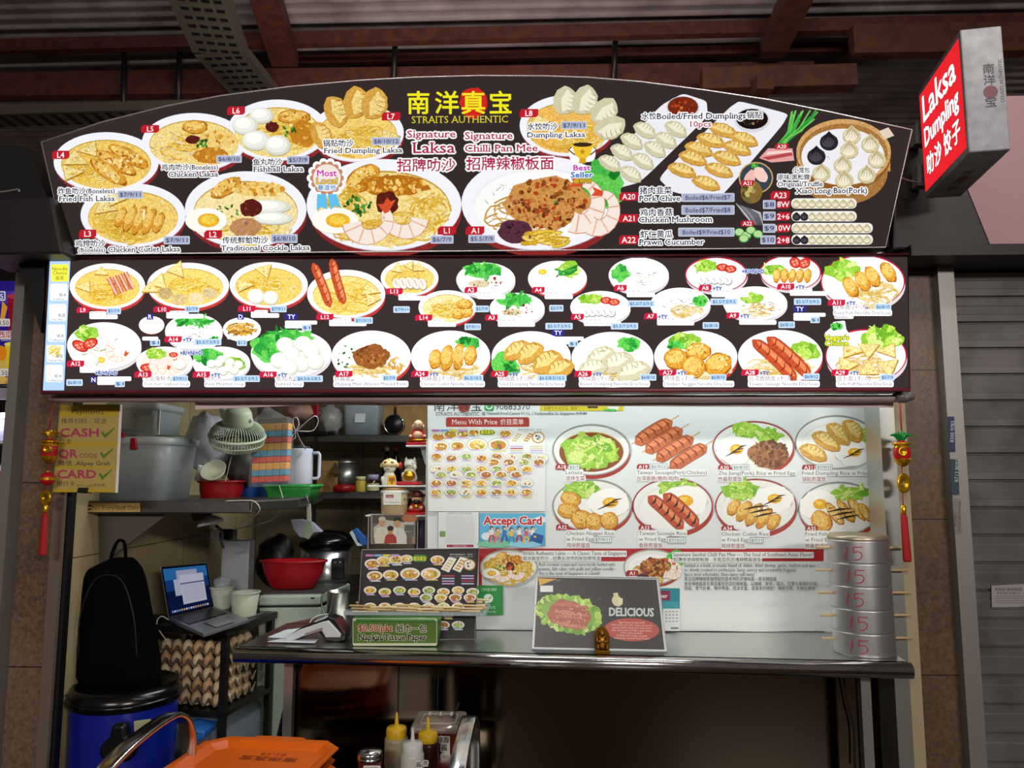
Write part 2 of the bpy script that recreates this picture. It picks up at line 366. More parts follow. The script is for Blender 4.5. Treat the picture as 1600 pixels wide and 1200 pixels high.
def sausage(a, x, y, L, w, rot=0., bend=.12, sauce=False, col='#c2502e'):
    T = np.linspace(-1, 1, 12); c, d = math.cos(rot), math.sin(rot)
    def pt(k, o=0.): u = L*k; v = bend*L*(k*k-.5)+o; return (x+u*c-v*d, y+u*d+v*c)
    def body(ww, col, o=0., e=1.):
        hw = np.sqrt(np.clip(1-np.abs(T)**6, 0.02, 1))*ww; P = [pt(t*e, o-h) for t, h in zip(T, hw)]+[pt(t*e, o+h) for t, h in zip(T[::-1], hw[::-1])]; a.poly(P, col)
    body(w*1.08, '#7a2614'); body(w, col); body(w*.4, '#e88a5c', -w*.3, .85)
    for i in range(5):
        t = -.7+.35*i; a.stroke([pt(t-.05, -w*.85), pt(t+.06, 0), pt(t+.03, w*.8)], w*(.28 if not sauce else .4), '#8e2c16' if not sauce else '#2c120b', True)
def plate_shade(a, x, y, w, h): a.ell(x, y, w, h, '#dcdcd8')
def meat(a, x, y, w, h, n=5, c1='#e9e2d5', c2='#8d857c', rot=-.3):
    for i in range(n):
        k = (i-(n-1)/2)/max(1, n-1)*2; a.ell(x+k*w*.75+.5, y+abs(k)*h*.15+1, w*.26, h*.85, c2, rot, 14); a.ell(x+k*w*.75, y+abs(k)*h*.15, w*.24, h*.8, c1, rot, 14)
        a.stroke([(x+k*w*.75-w*.1, y-h*.4), (x+k*w*.75+w*.05, y+h*.4)], max(.6, w*.03), c2)
def shreds(a, x, y, w, h, n=30, cols=('#efe7da', '#d9cdbb', '#fbf7ee', '#b9ab98', '#8f8272')):
    for i in range(n): u, v = inell(); a.stroke([(x+u*w, y+v*h), (x+u*w+U(-.3, .3)*w, y+v*h+U(-.25, .25)*h)], w*U(.08, .2), R.choice(cols), True)
def fishball(a, x, y, r, ry=None):
    ry = ry or r*.88; a.ell(x+.5, y+1.2, r, ry, '#a9a998'); a.ell(x, y, r, ry, '#deded0'); a.ell(x-r*.08, y-ry*.1, r*.86, ry*.84, '#f0f0e6'); a.ell(x-r*.15, y-ry*.22, r*.6, ry*.55, '#fffff8')
def dumpling(a, x, y, w, h, rot=0., f=False):
    c, d = math.cos(rot), math.sin(rot)
    def tr(u, v): return (x+u*w*c-v*h*d, y+u*w*d+v*h*c)
    P = [tr(-1, .35)]+[tr(math.cos(t), -.95*math.sin(t)*(1+.05*math.sin(9*t))+.3) for t in np.linspace(PI*.97, PI*.03, 12)]+[tr(1, .35), tr(.6, .72), tr(0, .85), tr(-.6, .72)]
    b, l, s = ('#d6a348', '#f2d584', '#9c6216') if f else ('#d3ccaa', '#f1ecd2', '#9c9672')
    a.poly([(p[0]+.5, p[1]+1) for p in P], s); a.poly(P, b)
    a.poly([tr(u*.8, v*.75) for u, v in [(-1, .2), (-.6, -.5), (0, -.75), (.6, -.5), (1, .2), (0, .5)]], l)
    for k in range(5): t = -.6+.3*k; a.stroke([tr(t, -.72+abs(t)*.5), tr(t+.06, -.3), tr(t, .0)], max(.6, w*.05), s, True)
def bun(a, x, y, r, dark=False):
    b, l, s = ('#2b2730', '#4c4650', '#100d12') if dark else ('#d9cba2', '#f3ecd2', '#a89a6c')
    a.ell(x, y+1, r, r*.9, s); P = [(x-r, y+.1*r), (x-.85*r, y-.45*r), (x-.3*r, y-.85*r), (x, y-1.15*r), (x+.3*r, y-.85*r), (x+.85*r, y-.45*r), (x+r, y+.1*r), (x+.7*r, y+.7*r), (x, y+.9*r), (x-.7*r, y+.7*r)]
    a.poly(P, b); a.ell(x-.1*r, y+.05*r, r*.7, r*.55, l)
    for k in range(7): t = PI*(.05+.15*k); a.stroke([(x, y-r), (x-.5*r*math.cos(t), y-.3*r), (x-.9*r*math.cos(t), y+.3*r)], r*.07, s, True)
def tomato(a, x, y, w, h, rot=0.):
    a.ell(x, y, w, h, '#b3261c', rot); a.ell(x, y, w*.8, h*.8, '#dc4a38', rot)
    for k in range(4): a.ell(x+w*.4*math.cos(k*1.57+.4), y+h*.4*math.sin(k*1.57+.4), w*.2, h*.22, '#f2a58a')
def nugget(a, x, y, w, h): fried(a, x, y, w, h, U(-.4, .4))
def slices(a, x, y, w, h, n=5, rot=-.5):     # cutlet cut in strips
    c, d = math.cos(rot), math.sin(rot)
    for i in range(n):
        k = (i-(n-1)/2)/n*2; X, Y = x+k*w*c, y+k*w*d
        hh = h*math.sqrt(max(.2, 1-k*k*.8)); fried(a, X, Y, w/n*1.05, hh, rot+.25)
        if i == n//2: a.stroke([(X+w/n, Y-hh*.7), (X+w/n*.9, Y+hh*.7)], w*.07, '#fff6e2')
def sprouts(a, x, y, w, h, n=12): shreds(a, x, y, w, h, n, ('#fdfbef', '#f1ead0', '#e5dcb8'))
def leafbits(a, x, y, w, h, n=10): specks(a, x, y, w, h, n, ('#3d7a2a', '#5c9a3c', '#2b5a1e'), max(1, w*.16))
def bowl(a, x, y, w, h, rim='#f6f6f4', inner=None, base=None, edge=None, under=.12):
    if base: a.ell(x+w*.02, y+h*under*1.3, w*.985, h*.985, base, n=40)
    if edge: a.ell(x, y, w, h, edge, n=48); w -= 2.2; h -= 1.8
    a.ell(x, y+.8, w, h, '#c9c6d2', n=48); a.ell(x, y, w, h-.6, rim, n=48, lum=1)
    if inner: a.ell(x, y+h*.08, w*.86, h*.82, '#c9a247' if lin(inner)[2] < .55 else '#dfe0da', n=36); a.ell(x, y+h*.1, w*.85, h*.8, inner, n=36)
# kinds: each item (function, u, v, then sizes as fractions of the bowl, extra)
def put(a, x, y, w, h, items):
    for it in items:
        f, u, v, sw, sh = it[:5]; f(a, x+u*w, y+v*h, *( [sw*w] if f in (prawn, bun) else [sw*w, sh*h]), *it[5:])
NB = ('#f1e3a8', '#e5cf86', '#f8efc6', '#d6bb6a')     # plain wheat noodles
K = {
 'fish': ('#f0ca68', [(noodles, -.25, .25, .5, .5), (tofu, -.28, -.4, .24, .3, -1.2), (tofu, -.55, -.1, .28, .32, .5), (tofu, -.62, .3, .25, .3, 2), (sprouts, -.2, .15, .2, .4), (fried, .4, -.2, .38, .2, .5), (fried, .18, .0, .4, .2, .5), (fried, .05, .28, .36, .22, .6)]),
 'shred': ('#f4d888', [(noodles, 0, .2, .6, .5), (fried, .02, -.5, .22, .2), (mince, .42, -.1, .34, .3, 20, ('#d7952f', '#e4ae4c', '#c47f22', '#f0cd78')), (mince, .3, .42, .3, .25, 18, ('#d7952f', '#e4ae4c', '#c47f22')), (shreds, -.35, .15, .38, .42, 34), (leafbits, .2, .05, .2, .14), (mince, -.02, -.1, .13, .14, 8, ('#6d2b20', '#88382a', '#5a1f18'))]),
 'balls': ('#f5db88', [(noodles, .1, .1, .6, .5), (fried, .3, -.42, .3, .2), (mince, .5, .1, .26, .4, 20, ('#d7952f', '#e4ae4c', '#c47f22')), (leafbits, .15, 0, .22, .16), (mince, -.1, -.1, .13, .16, 8, ('#6d2b20', '#88382a', '#5a1f18')), (fishball, -.3, -.45, .22, .24), (fishball, -.6, -.15, .24, .28), (fishball, -.4, .3, .26, .3), (fishball, 0, .45, .24, .3)]),
 'cutlet': ('#f2d070', [(noodles, -.1, .45, .5, .4), (noodles, -.3, .1, .4, .5), (tofu, -.5, -.25, .26, .3, .3), (tofu, -.3, -.5, .25, .25, 2), (sprouts, .55, -.2, .2, .4), (slices, .12, .12, .42, .42, 5, .15), (leafbits, .1, -.55, .2, .06, 6)]),
 'cockle': ('#f8e3a4', [(noodles, .1, .45, .6, .4), (fried, -.3, -.55, .25, .18, -.5), (mince, .2, -.5, .4, .17, 24, ('#d7952f', '#e4ae4c', '#c47f22', '#f0cd78')), (shreds, .35, -.2, .35, .2, 16, ('#f6ebc0', '#eedc9c')), (fishball, .35, -.08, .34, .17), (fishball, .42, .2, .3, .15), (leafbits, -.27, .02, .16, .16, 16), (mince, .08, -.05, .16, .22, 12, ('#6d2b20', '#88382a', '#5a1f18')), (eggh, -.6, .25, .32, .3), (mince, .0, .42, .24, .22, 9, ('#b48a86', '#d4aca6', '#9a6c64', '#c08a5a'))]),
 'fdump': ('#f2d070', [(noodles, 0, .2, .62, .55, 50), (sprouts, .1, .0, .3, .3), (tofu, .62, .1, .25, .3, 0), (tofu, .6, .35, .25, .3, 1), (dumpling, -.68, .05, .3, .42, 1.1, True), (dumpling, -.38, -.7, .32, .5, 1.2, True), (dumpling, .02, -.95, .32, .55, 1.7, True), (dumpling, .38, -.9, .32, .55, 1.9, True)]),
 'bdump': ('#f0bc5c', [(noodles, .1, .35, .62, .5, 50), (tofu, -.55, -.15, .25, .3, 0), (sprouts, .1, .1, .3, .3), (dumpling, .0, -.75, .28, .5, 1.8), (dumpling, .38, -.75, .3, .5, 2.0), (dumpling, .75, -.4, .3, .48, 2.4), (dumpling, .85, .1, .32, .45, 2.8)]),
 'laksa': ('#f6dc8e', [(noodles, 0, .5, .62, .4, 50), (noodles, .5, .1, .3, .5), (fried, -.25, -.55, .22, .22, -.6), (mince, .1, -.4, .45, .2, 40, ('#d7952f', '#e4ae4c', '#c47f22', '#f0cd78', '#b86f18')), (noodles, -.5, -.1, .3, .4), (shreds, .45, .1, .34, .35, 16, ('#fbf3d4', '#f2e2a8')), (leafbits, -.3, .0, .18, .22, 26), (mince, .04, -.04, .14, .24, 14, ('#6d2b20', '#88382a', '#5a1f18')), (eggh, -.58, .3, .28, .26), (prawn, .2, .22, .24, 0, PI+.5, -1), (prawn, -.13, .3, .26, 0, -.5, 1)]),
 'panmee': ('#fff', [(greens, .75, -.4, .3, .55), (noodles, -.1, .3, .55, .5, 40, ('#e0b354', '#c99638', '#ecca78')), (mince, .1, .0, .5, .52, 120, ('#8a4a22', '#a8602c', '#6d341a', '#c27a3e', '#b4461e', '#d0954e')), (shreds, -.42, .05, .2, .4, 20, ('#cfc3b0', '#a89a86', '#8a7c6c')), (mince, -.3, .55, .2, .25, 20, ('#2f1a24', '#472634', '#5a3040')), (noodles, .05, .7, .3, .16, 24, ('#e7c545', '#d6ad2c', '#f2d96c'), 4), (leafbits, .2, -.1, .1, .14, 5), (prawn, .5, -.05, .28, 0, -1.5, 1), (prawn, .72, .1, .24, 0, -1.4, 1)]),
 'pork': ('#f0ca68', [(noodles, -.1, .3, .55, .45), (tofu, -.15, -.6, .2, .25, -1.5), (tofu, -.55, 0, .25, .28, 1), (sprouts, -.2, 0, .25, .35)]),
 'meatball': ('#f2d070', [(noodles, .1, .1, .6, .5), (tofu, -.25, -.65, .25, .4, -1.2), (tofu, -.65, -.15, .25, .4, .8), (tofu, -.85, .1, .25, .3, .5), (mince, -.5, .3, .17, .24, 6, ('#d8c090', '#c4a870')), (mince, -.2, .55, .17, .24, 6, ('#e6d3a8', '#d4ba84')), (mince, .2, .5, .17, .24, 6, ('#d8c090', '#e6d3a8')), (mince, .5, .3, .17, .2, 6, ('#b89c64', '#d8c090'))]),
 'mushm': ('#f0ca68', [(noodles, -.1, .05, .5, .45), (tofu, -.1, -.6, .25, .35, -.8), (tofu, -.6, 0, .28, .3, 2), (sprouts, .05, -.1, .3, .25), (fishball, -.3, .45, .2, .3), (fishball, .05, .5, .18, .28), (shreds, .45, .15, .3, .45, 14, ('#efe4cc', '#fbf5e6', '#9c7c54'))]),
 'lsaus': ('#f2d681', [(noodles, .1, .15, .65, .6, 50), (tofu, .55, -.15, .3, .28, .3), (tofu, .6, .2, .24, .28, 2)]),
 'slice': ('#f2d070', [(noodles, 0, .05, .6, .55), (tofu, -.4, -.5, .22, .35, -1.4), (tofu, 0, -.65, .22, .3, -1), (tofu, .3, -.55, .22, .35, -1.6), (meat, 0, .25, .55, .38, 5)]),
 'nugl': ('#f0dfa0', [(noodles, -.1, .1, .6, .5), (shreds, -.1, -.1, .5, .4, 16, ('#fffbe8', '#f6edca')), (fried, .35, .3, .22, .3), (fried, .62, .2, .2, .32), (fried, .55, -.2, .25, .25)]),
 'lett': ('#fff', [(greens, -.1, -.5, .65, .45, False, 14), (shreds, .1, .25, .45, .35, 20, ('#fff', '#f2ece4', '#e4dad0')), (mince, -.2, .2, .35, .2, 12, ('#b89c64', '#8a6a3c', '#d8c8a4')), (specks, .3, .0, .25, .3, 5, ('#a8321f', '#7e2418'), 2)]),
 'veg': ('#fff', [(greens, .35, -.5, .4, .5, True, 9), (stalks, .3, -.3, .4, .5), (eggh, -.5, -.35, .26, .25), (shreds, .05, .2, .4, .35, 18, ('#f4ead2', '#c9ab7c', '#e4d4ac'))]),
 'mushp': ('#fff', [(greens, -.55, -.1, .3, .5, False, 9), (shreds, .15, .1, .5, .4, 30, ('#e9e4da', '#cfc6b8', '#6d6258', '#f8f6f0'))]),
 'dry': ('#fff', [(greens, .6, -.2, .25, .4, False, 6), (noodles, .2, .35, .5, .4, 26, NB), (shreds, -.1, -.1, .5, .35, 26, ('#f4efe6', '#fff', '#7c7064', '#d9d1c4'))]),
 'slicep': ('#fff', [(greens, -.3, -.45, .4, .35, True, 8), (shreds, -.1, -.1, .4, .2, 8, ('#fff', '#eee'))]),
 'porkn': ('#fff', [(greens, -.1, -.3, .35, .35, True), (noodles, .1, .3, .5, .4, 24, NB), (shreds, .3, .2, .45, .3, 14, ('#7a5a40', '#a88a6c', '#5c422e'))]),
 'fpl': ('#fff', [(greens, -.5, -.15, .4, .35, True, 8)]),
 'fishn': ('#fff', [(greens, -.45, -.4, .42, .4, True, 9), (noodles, .2, .4, .6, .5, 44, NB)]),
 'sea': ('#fff3ea', [(greens, -.45, -.5, .35, .35, True), (tomato, -.6, .0, .22, .2, .5), (tomato, -.35, -.1, .2, .2, -.4), (shreds, .2, -.3, .4, .3, 12, ('#fff', '#efe7e0', '#d9cfc8')), (prawn, .35, .25, .25, 0, .5, 1), (eggh, -.1, .55, .2, .22), (fishball, -.35, .55, .22, .26)]),
 'soupg': ('#fff', [(greens, 0, -.55, .65, .3, False, 12), (shreds, .1, .0, .5, .4, 20, ('#fff', '#f2f2ee', '#55504a')), (greens, .65, .4, .2, .2)]),
 'tom': ('#f7ded2', [(greens, -.3, -.5, .4, .35, True), (tomato, -.55, .3, .25, .25), (prawn, -.1, .3, .3, 0, .3, 1), (prawn, .2, .2, .3, 0, -.4, 1), (tomato, .3, -.45, .15, .15), (fishball, .5, .1, .22, .3)]),
 'mball': ('#fff', [(greens, -.4, -.4, .5, .5, False, 12), (greens, .4, .1, .4, .5, True, 8)]),
 'fball': ('#fff', [(greens, -.55, -.25, .4, .65, False, 16), (greens, 0, -.7, .6, .25, False, 10)]),
 'zha': ('#fff', [(leafbits, -.6, .0, .2, .45, 14), (noodles, 0, .5, .6, .35, 40, NB), (noodles, .6, .3, .2, .45, 14, ('#e8b96a', '#d9a04c')), (mince, 0, -.02, .42, .42, 70)]),
 'cutn': ('#fff', [(greens, .4, -.5, .3, .25), (noodles, 0, .5, .7, .35, 40, NB), (slices, .05, .0, .55, .45, 4, -.1)]),
 'fdn': ('#fff', [(greens, -.6, .3, .35, .55, False, 10), (stalks, -.5, .6, .3, .3), (noodles, .2, .5, .6, .35, 36, NB), (dumpling, -.35, -.3, .35, .4, -.5, True), (dumpling, -.05, -.2, .35, .45, -.6, True), (dumpling, .35, .1, .38, .5, -.5, True), (dumpling, .65, .35, .35, .45, -.4, True)]),
 'bdn': ('#fff', [(greens, .4, -.5, .3, .3), (noodles, -.1, .6, .6, .3, 30, NB), (dumpling, -.3, -.1, .36, .42, -.5), (dumpling, .1, .1, .38, .46, -.4), (dumpling, .45, .4, .4, .45, -.3), (dumpling, -.45, .3, .35, .4, -.2)]),
 'nugn': ('#fff', [(greens, -.25, -.55, .38, .35, True), (greens, -.45, -.4, .2, .2), (noodles, .2, .5, .6, .35, 36, NB), (nugget, -.45, .05, .25, .36), (nugget, .05, -.2, .27, .3), (nugget, -.05, .35, .25, .4), (nugget, .5, .25, .3, .38)]),
 'tsaus': ('#fff', [(greens, .55, -.2, .35, .4, True), (noodles, 0, .35, .75, .5, 54, NB), (sausage, -.12, .1, .66, .2, .75, .06), (sausage, .2, .0, .66, .2, .75, .06)]),
 'tofun': ('#fff', [(greens, .4, -.65, .5, .45, True, 14), (noodles, 0, .4, .7, .5, 48, NB), (tofu, -.35, -.2, .35, .3, 0), (tofu, .05, -.25, .3, .35, -.5), (tofu, .5, -.2, .3, .3, 1), (tofu, -.45, .3, .3, .35, 2), (tofu, .05, .45, .28, .35, .5), (tofu, .5, .35, .3, .4, 1.4)]),
 'salad': ('#8a4a24', [(greens, 0, .05, .75, .7, True, 26), (shreds, 0, -.15, .5, .45, 36, ('#e9d79c', '#f6ecc4', '#c8a95a', '#d8e68a'))]),
 'rzha': ('#f4f4ef', [(greens, -.1, -.6, .45, .35, True, 10), (greens, .35, -.4, .35, .3, True), (fegg, -.4, .1, .42, .52), (mince, .35, .25, .45, .5, 90, ('#7a4a2a', '#94603a', '#5e361e', '#a8754a'))]),
 'rdump': ('#f4f4ef', [(greens, .65, -.1, .3, .55, True, 12), (fegg, .4, .35, .42, .42), (dumpling, -.5, .3, .34, .36, .4, True), (dumpling, -.2, -.1, .36, .38, .5, True), (dumpling, .08, -.35, .34, .38, .7, True), (dumpling, .4, -.45, .3, .4, .9, True)]),
 'rnug': ('#f4f4ef', [(greens, -.2, -.55, .5, .38, True, 14), (fegg, .4, -.1, .5, .5), (nugget, -.5, -.25, .23, .26), (nugget, -.55, .15, .25, .27), (nugget, -.25, .45, .24, .32), (nugget, .05, .55, .2, .3), (nugget, .4, .5, .2, .3)]),
 'rsaus': ('#f4f4ef', [(greens, .1, -.6, .5, .3, True, 12), (fegg, .25, -.15, .55, .55, False), (sausage, -.15, .2, .55, .2, .75, .05, True), (sausage, .2, .12, .55, .2, .75, .05, True)]),
 'rcut': ('#f4f4ef', [(greens, -.35, -.55, .45, .38, True, 14), (fegg, .4, -.25, .45, .45), (slices, -.05, .25, .6, .42, 5, .35)]),
 'rfish': ('#f4f4ef', [(greens, .2, -.55, .5, .28, True, 12), (fegg, -.45, -.15, .45, .5, False), (shreds, .3, .55, .45, .2, 20, ('#fff', '#eeeee8')), (fried, -.4, .4, .26, .32, .9), (fried, -.1, .15, .3, .16, .9), (fried, .15, .05, .3, .16, .9), (fried, .4, -.02, .3, .16, .9), (fried, .6, .1, .25, .16, .9)]),
}
def extra(a, kind, x, y, w, h):
    if kind in ('mushp', 'dry', 'porkn', 'soupg', 'lett'): shreds(a, x+w*.1, y+h*.15, w*.5, h*.4, 26, ('#8d8478', '#6a6056', '#d4ccbe', '#fff', '#b5ab9c'))
    if kind in ('bdn', 'sea'): shreds(a, x, y+h*.1, w*.6, h*.5, 14, ('#cfc7b4', '#b5ab92', '#8fae6a'))
    if kind == 'pork':
        for i in range(4):
            c = x+w*(.05+.2*i-.05*i); q = y-h*.3+i*0; a.stroke([(c-w*.02, y-h*(.35+.08*i)), (c+w*.12, y+h*.0), (c+w*.2, y+h*(.4-.1*i))], w*.13, '#c56a52'); a.stroke([(c-w*.02, y-h*(.35+.08*i)), (c+w*.2, y+h*(.38-.1*i))], w*.045, '#f0c3a8')
    if kind == 'lsaus':
        sausage(a, x-w*.62, y-h*.35, h*.98, w*.11, 1.2, .03); sausage(a, x-w*.22, y-h*.5, h*.98, w*.11, 1.3, -.03)
    if kind in ('slicep',): meat(a, x-w*.05, y+h*.3, w*.55, h*.28, 5, '#f2f0ee', '#77777c'); tomato(a, x+w*.2, y-h*.4, w*.2, h*.22); tomato(a, x+w*.45, y-h*.3, w*.2, h*.22)
    if kind == 'fpl':
        for i in range(5): fried(a, x+w*(-.45+.25*i), y+h*.15, w*.12, h*.38, .15)
        tomato(a, x+w*.15, y-h*.55, w*.2, h*.3, .6); tomato(a, x+w*.45, y-h*.5, w*.2, h*.28, -.4)
    if kind == 'fishn':
        for u, v in ((.6, -.35), (.22, -.2), (-.02, -.02), (-.3, .2)): fried(a, x+u*w, y+v*h, w*.15, h*.4, -.55)
    if kind == 'mball':
        for u, v in ((0, -.2), (.3, -.05), (-.1, .15), (.25, .3), (.05, .5), (-.35, .05), (.6, .1), (-.1, -.0), (.45, .45)): fishball(a, x+u*w, y+v*h, w*.16)
    if kind == 'fball':
        for u, v in ((-.15, -.35), (.3, -.4), (.0, .05), (.5, -.1), (-.3, .3), (.25, .45), (.6, .35), (-.05, .6)): fishball(a, x+u*w, y+v*h, w*.22)
    if kind in ('rcut', 'rfish'):
        for i in range(3): a.stroke([(x-w*.3+i*w*.12, y+h*(.12+.14*i)), (x+w*.0+i*w*.1, y+h*(.02+.14*i)), (x+w*.3+i*w*.1, y-h*.02+i*h*.12)], h*.08, '#35190e', True)
def dish(a, x, y, w, h, kind, rim='#f6f6f4', base=None, edge=None):
    inner, items = K[kind]; bowl(a, x, y, w, h, rim, inner if inner != '#fff' else None, base, edge)
    if inner == '#fff': a.ell(x, y+h*.06, w*.84, h*.8, '#eef0f0', n=36); a.ell(x, y+h*.08, w*.83, h*.78, '#fcfcfb', n=36, lum=1)
    put(a, x, y+h*.02, w*1.08, h*1.08, items); extra(a, kind, x, y, w, h)
def tagr(a, x0, y0, x1, y1, t, col='#c3202f'):      # red code flag with one cut corner
    h = y1-y0; a.poly([(x0+h*.3, y0), (x1, y0), (x1, y1-h*.25), (x1-h*.3, y1), (x0, y1), (x0, y0+h*.3)], col)
    a.text(t, (x0+x1)/2, y1-h*.16, h*.95, '#fff', align='c', bold=.012)
def price(a, x0, y0, x1, y1, t, bgc='#b9c4de', tc='#3a4a80'):
    a.rect(x0-.8, y0-.8, x1+.8, y1+.8, '#dfe6f2', 1.5); a.rect(x0, y0, x1, y1, bgc, 1); h = y1-y0
    a.text(t, (x0+x1)/2, y1-h*.22, h*.82, tc, w=(x1-x0)*.86, align='c', bold=.01)
# ---------------------------------------------------------------- the place
ZC = 1.55-.5525   # counter top, set from the photo
ZC = at(800, 1024, 2.45).z
m_granite = tiles('brown_granite', '#4e3e31', '#786250', '#2a1f1a', .6, .6, .35, .004, 'XZ', (.12, .28), 90)
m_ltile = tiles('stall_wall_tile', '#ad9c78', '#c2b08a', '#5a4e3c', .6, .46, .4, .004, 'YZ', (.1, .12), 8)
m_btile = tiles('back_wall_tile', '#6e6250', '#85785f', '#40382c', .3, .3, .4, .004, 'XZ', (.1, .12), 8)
m_floor = tiles('hall_floor_tile', '#3c2c20', '#54402e', '#241c16', .4, .4, .35, .006, 'XY', (0, 0), 20)
m_roof = mat('zinc_roof', '#857a7a', .6, 0, noise=(3, '#655a5b', .35, .65))
m_red = mat('rust_red_paint', '#55281d', .6, noise=(14, '#381a15', .3, .7))
m_brown = mat('brown_paint', '#5a3324', .6, noise=(10, '#40241a', .3, .7))
m_dark = mat('dark_wall', '#1a1416', .8)
m_black = mat('black_paint', '#100f12', .45)
m_steel = mat('stainless_steel', '#b9bab6', .28, 1., bump=.05, bscale=25)
m_steelb = mat('brushed_steel', '#9b9c98', .35, .9)
m_chrome = mat('polished_steel', '#cfcfd2', .14, 1.)
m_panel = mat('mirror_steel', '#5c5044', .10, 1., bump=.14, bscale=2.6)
m_alu = mat('aluminium', '#8f8b88', .4, .6)
struct('floor', MB().box(-6, 6, -5, 9, -.05, 0), m_floor)
m = MB(); N = 800; ys = np.linspace(1.2, 12, N)
vs = [(x, y, 5.0+.022*math.sin(y*2*PI/.125)) for y in ys for x in (-9, 9)]
m.add(vs, [(2*i, 2*i+2, 2*i+3, 2*i+1) for i in range(N-1)], True); struct('ceiling', m, m_roof)
struct('wall_back', MB().box(-9, 9, 8.9, 9.0, 0, 5.2), m_dark)
def rail(name, p, q, Z, w, h, mt, ext=.15):
    a, b = atz(*p, Z), atz(*q, Z); d = b-a; return struct(name, MB().bar(a-d*ext, b+d*ext, w, h), mt)
rail('ceiling_beam_1', (0, 74), (1600, 34), 4.86, .07, .10, m_red)
rail('ceiling_beam_2', (0, 136), (1100, 122), 4.62, .10, .20, m_red)
rail('ceiling_beam_3', (1100, 128), (1330, 122), 4.4, .12, .16, m_brown, .02)
rail('ceiling_beam_4', (600, 92), (1560, 70), 4.9, .05, .07, m_red)
rail('ceiling_beam_5', (408, -30), (446, 96), 4.8, .20, .12, m_red, 0)
rail('ceiling_beam_6', (1256, -30), (1206, 78), 4.75, .18, .14, m_brown, 0)
rail('ceiling_beam_7', (1330, 66), (1600, 62), 4.7, .1, .22, m_brown, 0)
rail('ceiling_beam_8', (1196, 128), (1178, 152), 4.3, .12, .10, m_brown, 0)
rail('ceiling_beam_9', (0, 104), (330, 95), 4.8, .025, .025, m_alu)
for i, (x, y0, y1) in enumerate(((195, 66, 205), (281, 66, 160), (618, 52, 130), (962, 44, 128))):
    a, b = at(x, y0, 5.6), at(x-3, y1, 5.6); solo('hanger_rod', 'thin dark rod hanging from the roof purlin, '+('over the level cable tray', 'beside the bent cable tray', 'above the arch near the fried dumpling bowl', 'above the arch near the boiled dumpling bowl')[i], 'rod', MB().tube([a, b], .022, 8), m_black, group='hanger rods under the roof')
# perforated cable trays
m_tray = mat('galvanised_tray', '#5d554a', .5, .4)
def cable_tray(pts, w, label, upv=(0, 0, 1)):
    t = Thing('cable_tray', label, 'cable tray', pts[0]); ch = MB(); sl = MB(); ed = MB()
    for a, b in zip(pts, pts[1:]):
        a, b = Vector(a), Vector(b); d = (b-a).normalized(); r = d.cross(Vector(upv)).normalized(); u = r.cross(d)
        ch.bar(a, b, w, .012, upv)
        for s_ in (-1, 1): ed.bar(a+r*w/2*s_+u*.02, b+r*w/2*s_+u*.02, .012, .06, upv)
        L = (b-a).length; n = int(L/.09)
        for i in range(n):
            for k in (-.3, -.1, .1, .3):
                c = a+d*(i+.5)*L/n+r*w*k; sl.bar(c-r*w*.065-u*.008, c+r*w*.065-u*.008, .03, .006, u)
    t.part('tray_base', ch, m_tray); t.part('side_rim', ed, m_tray); t.part('slot', sl, m_black)['kind'] = 'stuff'
cable_tray([atz(296, -40, 4.45), atz(345, 84, 4.45), at(402, 150, 5.6)], .36, 'grey perforated cable tray bending down from the roof behind the arch')
cable_tray([atz(-60, 190, 3.95), atz(380, 176, 3.95)], .2, 'grey perforated cable tray running level over the dark awning box')
# pillars, posts, panels beside the stall
def colm(name, xa, xb, Y, z0, z1, mt, depth=.3, yr=800): a, b = at(xa, yr, Y), at(xb, yr, Y); return struct(name, MB().box(a.x, b.x, Y, Y+depth, z0, z1), mt)
colm('wall_left_pillar', 12, 82, 2.56, 0, 2.3, m_granite, .5)
colm('trim_1', 82, 99, 2.545, 0, 2.3, mat('post_beige', '#76695e', .4, .3), .015)
colm('trim_2', 98, 110, 2.565, 0, 2.3, m_black, .03)
colm('trim_3', -4, 12, 2.5, 0, 2.4, m_alu, .08)
colm('wall_right_pillar', 1423, 1492, 2.64, 0, 2.3, tiles('brown_granite', '#46362a', '#66523f', '#221a15', 2.6, .5, .35, .004, 'XZ', (.3, .1), 90), .5)
colm('trim_4', 1406, 1424, 2.6, 0, 2.3, mat('post_cream', '#9a8d72', .5), .1)
colm('trim_5', 1383, 1406, 2.58, 0, 2.3, m_steelb, .12)
colm('trim_6', 1490, 1516, 2.6, 0, 2.25, m_alu, .1)
a, b = at(105, 800, 2.6), at(1420, 800, 2.6)
XL = at(107, 800, 2.62).x
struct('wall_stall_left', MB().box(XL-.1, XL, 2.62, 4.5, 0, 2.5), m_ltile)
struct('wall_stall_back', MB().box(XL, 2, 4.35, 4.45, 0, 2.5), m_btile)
struct('ceiling_stall', MB().box(XL-.1, b.x-.12, 2.62, 4.5, 2.32, 2.4), mat('stall_ceiling', '#8a8478', .8))
struct('wall_stall_right', MB().box(b.x-.12, b.x-.05, 2.95, 4.5, 0, 2.4), m_btile)
struct('wall_over_stall', MB().box(a.x, b.x-.05, 2.52, 2.6, 2.3, 2.62), m_dark)
